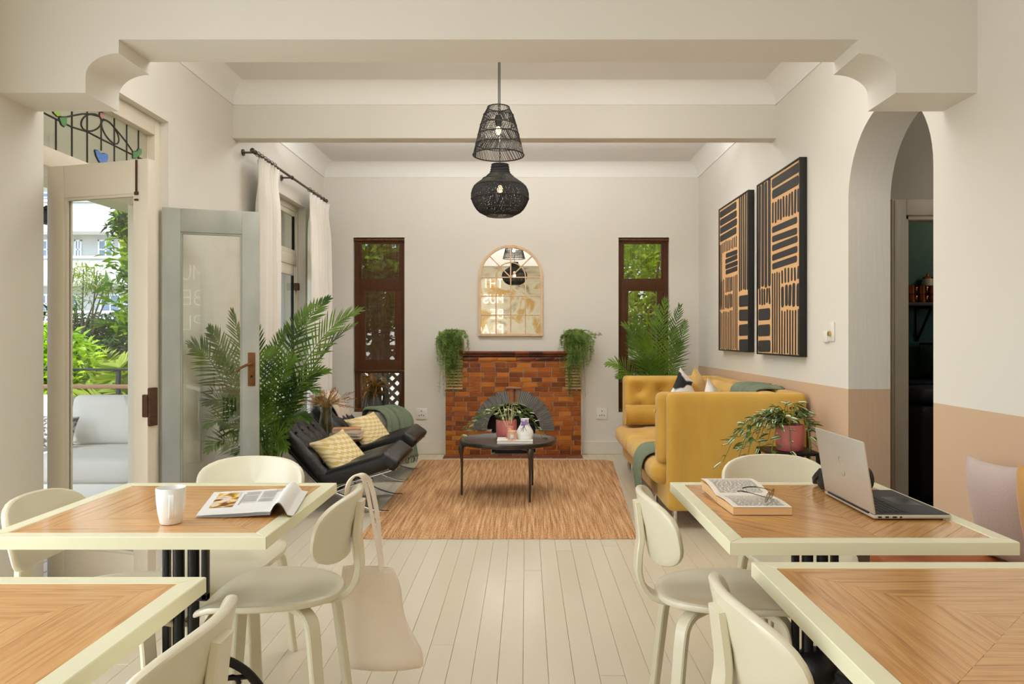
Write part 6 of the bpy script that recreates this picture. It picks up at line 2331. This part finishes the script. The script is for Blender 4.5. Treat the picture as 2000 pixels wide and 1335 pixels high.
# ------------------------------------------------------------------ sign on the old plaster wall behind the camera: THIS MUST BE THE PLACE
M_neon = pm('white_neon_tube', (246, 244, 238), .3, var=.01)
M_neon.node_tree.nodes['Principled BSDF'].inputs['Emission Color'].default_value = (1, .96, .88, 1)
M_neon.node_tree.nodes['Principled BSDF'].inputs['Emission Strength'].default_value = 1.5
GL = {'T': [[(0, 1), (1, 1)], [(.5, 1), (.5, 0)]], 'H': [[(0, 0), (0, 1)], [(1, 0), (1, 1)], [(0, .5), (1, .5)]], 'I': [[(.5, 0), (.5, 1)]],
      'S': [[(.95, .85), (.75, .98), (.45, 1), (.15, .9), (.08, .72), (.25, .56), (.55, .5), (.85, .40), (.95, .24), (.8, .06), (.5, 0), (.2, .03), (.05, .16)]],
      'M': [[(0, 0), (0, 1), (.5, .35), (1, 1), (1, 0)]], 'U': [[(0, 1), (0, .35), (.12, .1), (.35, 0), (.65, 0), (.88, .1), (1, .35), (1, 1)]],
      'B': [[(0, 0), (0, 1), (.6, 1), (.85, .9), (.85, .62), (.6, .52), (0, .52)], [(.6, .52), (.95, .4), (.95, .12), (.65, 0), (0, 0)]],
      'E': [[(1, 1), (0, 1), (0, 0), (1, 0)], [(0, .5), (.85, .5)]], 'P': [[(0, 0), (0, 1), (.65, 1), (.95, .9), (.95, .6), (.65, .48), (0, .48)]],
      'L': [[(0, 1), (0, 0), (.9, 0)]], 'A': [[(0, 0), (.5, 1), (1, 0)], [(.2, .36), (.8, .36)]],
      'C': [[(.95, .82), (.75, .97), (.45, 1), (.15, .85), (0, .5), (.15, .15), (.45, 0), (.75, .03), (.95, .18)]]}
sg = thing('wall_sign', 'white tube lettering on the old plaster wall, seen reversed in the mirror', 'sign', (-.9, YF, 1.38))
for r, (line, zc2) in enumerate((('THIS', 2.60), ('MUST', 2.22), ('BE THE', 1.85), ('PLACE', 1.48))):
    for k, ch_ in enumerate(line):
        if ch_ == ' ':
            continue
        m = MB()
        for st_ in GL[ch_]:
            m.tube([(-.57 - k * .175 - u * .125, YF + .03, zc2 - .105 + v * .21) for u, v in st_], .010, 6)
        for dx in (.05,):
            m.tube([(-.57 - k * .175 - dx, YF, zc2), (-.57 - k * .175 - dx, YF + .025, zc2)], .004, 5)
        part('letter', m, M_neon, sg)

# ------------------------------------------------------------------ dark kitchen behind the passage
M_copper = pm('copper', (190, 110, 72), .25, metal=1.0, var=.1)
t = thing('wall_shelf', 'dark wooden kitchen shelf on a black bracket carrying copper mugs', 'shelf', (3.7, 6.62, 1.54))
part('shelf_board', MB().rbox(3.0, 4.5, 6.46, 6.75, 1.535, 1.565, .004), pm('dark_walnut', (70, 44, 28), .5, var=.2), t)
for X in (3.59, 4.3):
    part('bracket', MB().rbox(X - .012, X + .012, 6.725, 6.75, 1.22, 1.535, .002).rbox(X - .012, X + .012, 6.48, 6.73, 1.515, 1.535, .002).strap([(X, 6.735, 1.23), (X, 6.50, 1.52)], (1, 0, 0), .02, .012), M_black, t)
k = 0
for X, rows, lab in ((3.455, 2, 'near the door jamb'), (3.55, 2, 'in the middle of the shelf'), (3.645, 2, 'next to the arch edge')):
    for j in range(rows):
        z = 1.566 + j * .078
        t = thing('copper_mug', 'copper mug, %s of the stack %s' % (('bottom', 'top')[j], lab), 'mug', (X, 6.58, z), 'copper mugs on the kitchen shelf')
        part('cup', MB().lathe([(.0001, 0), (.035, 0), (.038, .01), (.038, .072), (.040, .076), (.036, .074), (.034, .012), (.0001, .008)], 24, (X, 6.58, z)), M_copper, t)
        part('handle', MB().tube(smooth([(X - .037, 6.57, z + .062), (X - .058, 6.56, z + .055), (X - .058, 6.56, z + .025), (X - .037, 6.57, z + .015)], 4), .004, 6), M_copper, t)
jr = thing('jar', 'pale storage jar behind the copper mugs on the kitchen shelf', 'jar', (3.66, 6.68, 1.566))
part('jar_body', MB().lathe([(.0001, 0), (.05, 0), (.052, .01), (.052, .20), (.04, .225), (.0001, .226)], 24, (3.66, 6.685, 1.566)), pm('pale_stoneware', (176, 168, 150), .4), jr)
part('lid', MB().lathe([(.042, .225), (.044, .24), (.012, .25), (.012, .27), (.0001, .272)], 20, (3.66, 6.685, 1.566)), M_copper, jr)
t = thing('kitchen_counter', 'black kitchen counter below the copper mugs', 'counter', (3.75, 6.4, 0))
part('worktop', MB().rbox(2.9, 4.75, 6.06, 6.745, .865, .895, .004), M_black, t)
part('carcass', MB().box(2.92, 4.74, 6.10, 6.74, .08, .865), M_dark, t)
for k in range(3):
    part('cabinet_door', MB().rbox(2.93 + k * .6, 3.51 + k * .6, 6.08, 6.102, .10, .855, .003), M_dark, t)
t = thing('coffee_machine', 'steel and black coffee machine standing on the kitchen counter', 'coffee machine', (3.70, 6.4, .895))
part('body', MB().rbox(3.58, 3.84, 6.40, 6.66, .896, 1.19, .012), M_black, t)
part('top_housing', MB().rbox(3.56, 3.86, 6.24, 6.66, 1.10, 1.21, .012), M_black, t)
part('side_panel', MB().rbox(3.552, 3.566, 6.24, 6.62, .93, 1.19, .004), M_chrome, t)
part('drip_tray', MB().rbox(3.58, 3.84, 6.24, 6.41, .896, .93, .004), M_copper, t)
part('group_head', MB().tube([(3.70, 6.31, 1.10), (3.70, 6.31, 1.06)], .03, 14).tube([(3.70, 6.30, 1.06), (3.70, 6.18, 1.055)], .01, 8), M_chrome, t)
t = thing('kitchen_bin', 'tall black bin with rounded lid inside the kitchen door', 'bin', (3.14, 5.6, 0))
part('bin_body', MB().soft(2.90, 3.42, 5.40, 5.82, .005, .76, .05, (10, 8, 10)), M_keys, t)
part('lid', MB().soft(2.89, 3.43, 5.39, 5.83, .762, .87, .05, (12, 10, 6), (0, 0, .02)), M_deck, t)
lamp('kitchen_fill', 'POINT', (4.3, 6.0, 2.4), 10, (1, .86, .66)).data.shadow_soft_size = .06  # added fill, out of view, so the green kitchen wall shows

# ------------------------------------------------------------------ verandah
M_deckw = pm('grey_deck_board', (172, 162, 152), .7, var=.12, vscale=6, stretch=(8, 1, 8), rndvar=.08)
M_vroof = pm('verandah_ceiling_paint', (240, 230, 212), .7, var=.03)
vd = single('verandah_floor', MB().box(-5.25, XO, .5, 9.6, -.30, -.065), M_sub, 'grey boarded verandah floor outside the glazed doors', 'floor', kind='structure')
me = mesh_of('deck_plank', MB().rbox(0, .112, 0, 9.1, -.028, 0, .003, 1), M_deckw)
for k in range(24):
    share('deck_plank', me, vd, Vector((-5.24 + k * .118, .5, -.036)) - Vector(BASE[vd.name]))
single('verandah_roof', MB().box(-4.95, XO, .3, 9.6, 2.80, 2.92), M_vroof, 'cream ceiling of the verandah', 'ceiling', kind='structure')
M_post = pm('white_post_paint', (240, 238, 232), .6, var=.02)
for (X, Y, lab) in ((-4.8, 2.2, 'white verandah post beside the dining windows'), (-3.05, 9.45, 'white verandah post at the far end beyond the curtains')):
    single('verandah_post', MB().rbox(X - .10, X + .10, Y - .10, Y + .10, -.036, 2.80, .006).rbox(X - .13, X + .13, Y - .13, Y + .13, -.036, .12, .006), M_post, lab, 'post', kind='structure')
rl = thing('railing', 'dark verandah railing with timber rails behind the outdoor sofa', 'railing', (-3.9, 7.75, -.036))
M_rail = pm('brown_rail_timber', (128, 96, 70), .6, var=.15)
for z, h, mt in ((.92, .012, M_black), (.74, .022, M_rail), (.56, .022, M_rail), (.38, .012, M_black)):
    part('rail', MB().rbox(-5.2, -2.6, 7.72, 7.78, z - h, z + h, .004), mt, rl)
for X in (-5.15, -4.3, -3.45, -2.65):
    part('railing_post', MB().rbox(X - .02, X + .02, 7.73, 7.77, -.036, .93, .003), M_black, rl)

M_outc = pm('outdoor_white_fabric', (222, 219, 212), .85, var=.02, bump=.2, bscale=200)
os_ = thing('outdoor_sofa', 'white outdoor sofa with loose cushions on the verandah', 'sofa', (-3.55, 5.6, -.036))
ox0, ox1 = -4.6, -2.62
part('sofa_frame', MB().rbox(ox0, ox1, 5.08, 6.05, .10, .24, .01), M_post, os_)
part('back_panel', MB().rbox(ox0, ox1, 5.98, 6.06, .10, .665, .012), M_post, os_)
part('side_panel', MB().rbox(ox1 - .07, ox1, 5.08, 6.0, .10, .56, .012).rbox(ox0, ox0 + .07, 5.08, 6.0, .10, .56, .012), M_post, os_)
for X in (ox0 + .06, ox1 - .06):
    for Y in (5.14, 6.0):
        part('leg', MB().rbox(X - .03, X + .03, Y - .03, Y + .03, -.036, .11, .004), M_post, os_)
mid = (ox0 + ox1) / 2
for a, b2 in ((ox0 + .075, mid), (mid, ox1 - .075)):
    part('seat_cushion', MB().soft(a + .004, b2 - .004, 5.07, 5.97, .24, .405, .05, (12, 12, 6), (0, 0, .02)), M_outc, os_)
    part('back_cushion', MB().soft(a + .01, b2 - .01, -.09, .09, .0, .40, .06, (14, 5, 10), (0, .04, 0)).xf(Matrix.Translation((0, 5.83, .40)) @ Matrix.Rotation(math.radians(-10), 4, 'X')), M_outc, os_)
cushion('cushion', 'white loose cushion standing at the arm of the outdoor sofa', M_outc, .45, .42, .14, cm((-2.80, 5.55, .61), 60, -16, 4))
cushion('cushion', 'grey patterned cushion on the outdoor sofa seen past the cream door', two_tone('grey_weave', [(.45, (90, 88, 86)), (.55, (190, 188, 184))], 30, .9), .34, .26, .12, cm((-3.60, 5.58, .535), 10, -18, 4))
lan = thing('wall_lantern', 'black lantern hanging outside beyond the cream door', 'lantern', (-3.62, 5.55, 2.10))
lX, lZ = px(95, 424, 5.55)
part('lantern_body', MB().rbox(lX - .06, lX + .06, 5.49, 5.61, lZ - .05, lZ + .05, .006), M_black, lan)
part('hanging_chain', MB().tube([(lX, 5.55, lZ + .05), (lX, 5.55, 2.80)], .004, 6), M_black, lan)
part('lantern_cap', MB().lathe([(.085, .05), (.03, .085), (.0001, .09)], 4, (lX, 5.55, lZ)), M_black, lan)

# ------------------------------------------------------------------ garden
M_soilg = two_tone('garden_ground', [(.35, (48, 60, 28)), (.6, (82, 82, 50))], 1.2, .95)
single('garden_ground', MB().box(-60, 40, -20, 70, -.9, -.6), M_soilg, 'garden ground with low green cover', 'ground', kind='structure')
M_lf1 = leaf_mat('garden_leaf_lime', (146, 186, 48), (204, 226, 84), .5, .45, .8)
M_lf2 = leaf_mat('garden_leaf_dark', (34, 60, 24), (66, 98, 36), .5, .25, .8)
M_lf3 = leaf_mat('garden_leaf_mid', (70, 110, 36), (128, 160, 58), .5, .35, .8)
M_lf4 = leaf_mat('garden_palm_leaf', (112, 142, 40), (184, 194, 74), .5, .35, .6)
M_lfo = leaf_mat('orange_leaf', (170, 96, 20), (222, 160, 30), .5, .35, .8)
M_trunk = pm('grey_bark', (112, 96, 78), .9, var=.3, vscale=10, bump=.5)


def leafy(name, label, cat, blobs, n, size, mat, base, group=None, slim=.35, stems=5, seed=0, hang=-.15):
    """Shrub or tree: a crown of separate leaf blades filling the given ellipsoids, and branching stems from the ground."""
    rr = random.Random(seed + 31)
    t = thing(name, label, cat, base, group)
    v, f = [], []
    tot = sum(b[3] * b[4] * b[5] for b in blobs)
    for (cx_, cy_, cz_, rx, ry, rz_) in blobs:
        for k in range(int(n * rx * ry * rz_ / tot)):
            while True:
                p = Vector((rr.uniform(-1, 1), rr.uniform(-1, 1), rr.uniform(-1, 1)))
                if .25 < p.length < 1:
                    break
            c = Vector((cx_ + p.x * rx, cy_ + p.y * ry, cz_ + p.z * rz_))
            d = Vector((rr.gauss(0, 1), rr.gauss(0, 1), rr.gauss(hang, .6))).normalized()
            w_ = d.cross(Vector((rr.gauss(0, .5), rr.gauss(0, .5), 1))).normalized()
            s = size * rr.uniform(.6, 1.3)
            up = w_.cross(d) * (.12 * s)
            o = len(v)
            v += [c, c + d * s * .45 + w_ * s * slim * .5 + up, c + d * s, c + d * s * .45 - w_ * s * slim * .5 + up]
            f.append((o, o + 1, o + 2, o + 3))
    part('foliage', MB().add(v, f), mat, t, kind='stuff', sharp=80, recalc=False)
    sm = MB()
    for k in range(stems):
        b = blobs[k % len(blobs)]
        e = Vector((b[0] + rr.uniform(-.5, .5) * b[3], b[1] + rr.uniform(-.5, .5) * b[4], b[2] + rr.uniform(-.2, .5) * b[5]))
        s0 = Vector(base) + Vector((rr.uniform(-.15, .15), rr.uniform(-.15, .15), 0))
        sm.tube(smooth([s0, s0.lerp(e, .5) + Vector((rr.uniform(-.15, .15), rr.uniform(-.15, .15), .1)), e], 5), [.04, .038, .036, .034, .03, .027, .024, .02, .016, .012, .01], 6)
    part('trunk', sm, M_trunk, t)
    return t


def garden_palm(label, base, crown, n, length, mat, lw=.05, seed=0, el0=75, nl=30, ll=.5, group='garden palms'):
    rr = random.Random(seed + 77)
    t = thing('garden_palm', label, 'palm', base, group)
    c = Vector(crown)
    part('trunk', MB().tube(smooth([base, Vector(base).lerp(c, .5) + Vector((.05, 0, 0)), crown], 5), .07, 8), M_trunk, t)
    for k in range(n):
        a = 2 * PI * k / n + rr.uniform(-.3, .3)
        el = math.radians(rr.uniform(10, el0))
        d = Vector((math.cos(a) * math.cos(el), math.sin(a) * math.cos(el), math.sin(el)))
        L_ = length * rr.uniform(.75, 1.1)
        tip = c + d * L_ + Vector((0, 0, -.42 * L_))
        frond(t, c, c + d * L_ * .6, tip, nl, ll, mat, rr.uniform(-.4, .4), (0, -.4, .8), .014, lw, rnd=rr)
    return t


def gx(x, Y):
    return (x - 1027) * Y / FPX


def gz(y, Y):
    return EYE - (y - 660) * Y / FPX


GZ = -.6
garden_palm('bright yellow-green palm right behind the verandah railing', (gx(120, 10.5), 10.5, GZ), (gx(135, 10.5), 10.5, .35), 13, 1.2, M_lf4, .05, 1, 70, 26, .42)
garden_palm('yellow-green palm behind the outdoor sofa, nearer the house', (gx(262, 9.8), 9.8, GZ), (gx(262, 9.8), 9.8, .35), 12, 1.4, M_lf4, .045, 2, 70, 26, .38)
garden_palm('dark green palm between the two yellow-green palms', (gx(226, 12.5), 12.5, GZ), (gx(226, 12.5), 12.5, .3), 14, 1.2, M_lf2, .055, 3, 75, 26, .5)
garden_palm('sunlit green palm in front of the ground-floor windows', (gx(268, 16), 16, GZ), (gx(268, 16), 16, 1.0), 13, 1.3, M_lf3, .06, 4, 80, 26, .55)
leafy('bamboo', 'feathery pale bamboo clump in front of the white apartment building', 'bamboo', [(gx(172, 17), 17, gz(535, 17), .42, .5, .30), (gx(190, 17), 17.2, gz(555, 17), .36, .5, .25), (gx(160, 17), 16.8, gz(585, 17), .26, .4, .32)], 700, .22, M_lf4, (gx(150, 17), 17, GZ), slim=.12, stems=9, seed=1, hang=-.5)
leafy('garden_shrub', 'leafy green shrub outside, in the gap beside the cream door', 'shrub', [(gx(96, 10), 10, gz(720, 10), .8, .6, .55), (gx(90, 10), 10.2, gz(690, 10), .5, .5, .45)], 1500, .16, M_lf1, (gx(94, 10), 10, GZ), seed=2)
leafy('garden_shrub', 'dark round shrub low behind the railing', 'shrub', [(gx(205, 11.5), 11.5, gz(742, 11.5), 1.3, .6, .75)], 4200, .14, M_lf2, (gx(215, 11.5), 11.5, GZ), seed=3)
leafy('garden_shrub', 'mixed low shrubs along the foot of the apartment building', 'shrub', [(gx(120, 20), 20, gz(650, 20), 1.4, .8, .7), (gx(200, 20), 20.5, gz(660, 20), 1.6, .8, .7), (gx(250, 20), 20.5, gz(655, 20), 1.2, .8, .8)], 3200, .22, M_lf2, (gx(190, 20), 20, GZ), seed=4)
leafy('garden_tree', 'dark leafy branch of a tree reaching in from the house side', 'tree', [(gx(243, 13), 13, gz(448, 13), .26, .4, .16), (gx(262, 13), 13, gz(425, 13), .3, .5, .3), (gx(256, 13), 13.2, gz(545, 13), .2, .4, .3), (gx(266, 13), 13.2, gz(580, 13), .2, .4, .4)], 900, .15, M_lf2, (gx(300, 13), 13, GZ), slim=.28, seed=5)
# banana-like fan palm with big pleated leaves
t = thing('fan_palm', 'tall palm with broad yellow-green fan leaves before the building', 'palm', (gx(275, 15), 15, GZ), 'garden palms')
part('trunk', MB().tube(smooth([(gx(275, 15), 15, GZ), (gx(278, 15), 15, 1.5), (gx(272, 15), 15, gz(520, 15))], 5), .10, 8), M_trunk, t)
for (x, y, rot, s) in ((268, 432, 160, .52), (270, 472, 195, .5), (268, 508, 215, .48), (290, 440, 60, .6), (280, 405, 110, .5)):
    c = Vector((gx(x, 15), 15 + U(-.3, .3), gz(y, 15)))
    m = MB()
    v, f = [], []
    for k in range(17):
        a = math.radians(rot - 75 + 150 * k / 16)
        v.append(c + Vector((math.cos(a) * s, (.05 if k % 2 else -.05), math.sin(a) * s)))
    v.append(c)
    for k in range(16):
        f.append((k, k + 1, 17))
    part('fan_leaf', m.add(v, f), M_lf4, t, sharp=5, recalc=False)

# behind the back wall
leafy('garden_shrub', 'sunlit shrub seen through the glazed door between the curtains', 'shrub', [(gx(542, 9.9), 9.9, 1.7, .35, .35, 1.2)], 1800, .16, M_lf1, (gx(542, 9.9), 9.9, GZ), seed=12)
leafy('garden_shrub', 'dense dark shrubs right outside the window beside the curtains', 'shrub', [(-1.9, 9.1, 1.80, .7, .35, .68), (-1.5, 9.3, 2.4, .8, .4, .55)], 3000, .17, M_lf3, (-1.8, 9.2, GZ), slim=.30, stems=12, seed=6)
leafy('garden_shrub', 'orange-leaved plant low outside the window beside the curtains', 'shrub', [(-1.93, 9.0, .72, .16, .2, .24)], 160, .14, M_lfo, (-1.93, 9.0, GZ), seed=7)
leafy('garden_tree', 'sunlit lime-green tree outside the window behind the palm', 'tree', [(1.5, 10.6, 2.2, 1.1, .6, 1.0), (2.2, 11.2, 3.0, 1.2, .8, 1.0), (1.2, 10.8, 1.2, .8, .5, .7)], 5200, .17, M_lf1, (1.6, 10.9, GZ), slim=.3, stems=9, seed=8)
leafy('garden_tree', 'broad mid-green tree closing the garden behind the back wall', 'tree', [(-2.6, 13, 2.2, 2.4, .9, 2.0), (1.0, 13.4, 2.4, 2.6, .9, 2.0), (4.2, 13, 2.2, 2.0, .9, 2.0), (-5.6, 13.2, 2.4, 2.0, .9, 2.2)], 9000, .26, M_lf3, (0, 13.2, GZ), stems=14, seed=9)
la = thing('lattice_fence', 'brown diagonal lattice fence outside below the tall window', 'fence', (-1.75, 9.62, GZ))
lm_ = None
for sgn in (1, -1):
    for k in range(-9, 10):
        c = -1.75 + k * .13
        pts = []
        z0, z1 = -.3, 1.10
        a, b2 = c - sgn * (z1 - z0) / 2, c + sgn * (z1 - z0) / 2
        # clip to the panel -2.45..-1.05
        t0 = max(0, min((-2.45 - a) / (b2 - a), (-1.05 - a) / (b2 - a)))
        t1 = min(1, max((-2.45 - a) / (b2 - a), (-1.05 - a) / (b2 - a)))
        if t1 - t0 < .04:
            continue
        p = Vector((a + (b2 - a) * t0, 9.62 + .006 * sgn, z0 + (z1 - z0) * t0))
        q = Vector((a + (b2 - a) * t1, 9.62 + .006 * sgn, z0 + (z1 - z0) * t1))
        part('lattice_slat', MB().strap([p, q], (1, 0, -sgn), .042, .01), M_rail, la)
part('fence_frame', MB().rbox(-2.50, -2.43, 9.58, 9.66, GZ, 1.14, .004).rbox(-1.07, -1.0, 9.58, 9.66, GZ, 1.14, .004).rbox(-2.5, -1.0, 9.58, 9.66, 1.10, 1.16, .004), M_rail, la)
single('garden_wall', MB().box(-4.0, 4.0, 11.7, 11.85, GZ, 1.35), M_post, 'white garden wall behind the lattice fence', 'wall', kind='structure')

# ------------------------------------------------------------------ white apartment building across the garden
BY = 40.0
M_bw = pm('building_white', (244, 243, 238), .8, var=.02, vscale=.4)
M_bg = pm('building_grey_render', (196, 198, 196), .8, var=.03, vscale=.4)
M_bf = pm('window_frame_white', (240, 240, 240), .5, var=.01)
M_bp = pm('window_blue_pane', (120, 146, 176), .15, var=.3, vscale=1.5)
bd = thing('apartment_building', 'white apartment building with grey recessed window bands across the garden', 'building', (-24, BY, GZ))
bx0, bx1 = -34, -12
part('facade_wall', MB().box(bx0, bx1, BY, BY + 8, GZ, 14), M_bg, bd)
for y0_, y1_ in ((395, 453), (505, 556), (612, 680), (300, 352)):
    part('balcony_band', MB().rbox(bx0, bx1, BY - 1.1, BY + .1, gz(y1_, BY - 1), gz(y0_, BY - 1), .03), M_bw, bd)
    part('coping', MB().rbox(bx0, bx1, BY - 1.18, BY + .1, gz(y0_, BY - 1) - .02, gz(y0_, BY - 1) + .14, .03), M_bw, bd)
for (ya_, yb_, xs_) in ((468, 506, ((78, 108), (146, 160), (192, 222), (232, 258))), (574, 612, ((78, 104), (124, 152), (196, 236), (240, 268))), (375, 396, ((80, 112), (150, 176), (192, 226)))):
    for a, b2 in xs_:
        X0_, X1_, Z0, Z1 = gx(a, BY), gx(b2, BY), gz(yb_, BY), gz(ya_, BY)
        w_ = part('window', MB().rbox(X0_, X0_ + .09, BY - .06, BY + .02, Z0, Z1, .01).rbox(X1_ - .09, X1_, BY - .06, BY + .02, Z0, Z1, .01).rbox(X0_, X1_, BY - .06, BY + .02, Z0, Z0 + .09, .01).rbox(X0_, X1_, BY - .06, BY + .02, Z1 - .09, Z1, .01).rbox(X0_, X1_, BY - .05, BY + .02, (Z0 + Z1) / 2 - .04, (Z0 + Z1) / 2 + .04, .01).rbox((X0_ + X1_) / 2 - .04, (X0_ + X1_) / 2 + .04, BY - .05, BY + .02, Z0, Z1, .01), M_bf, bd)
        part('pane', MB().box(X0_ + .05, X1_ - .05, BY - .02, BY + .01, Z0 + .05, Z1 - .05), M_bp, w_)
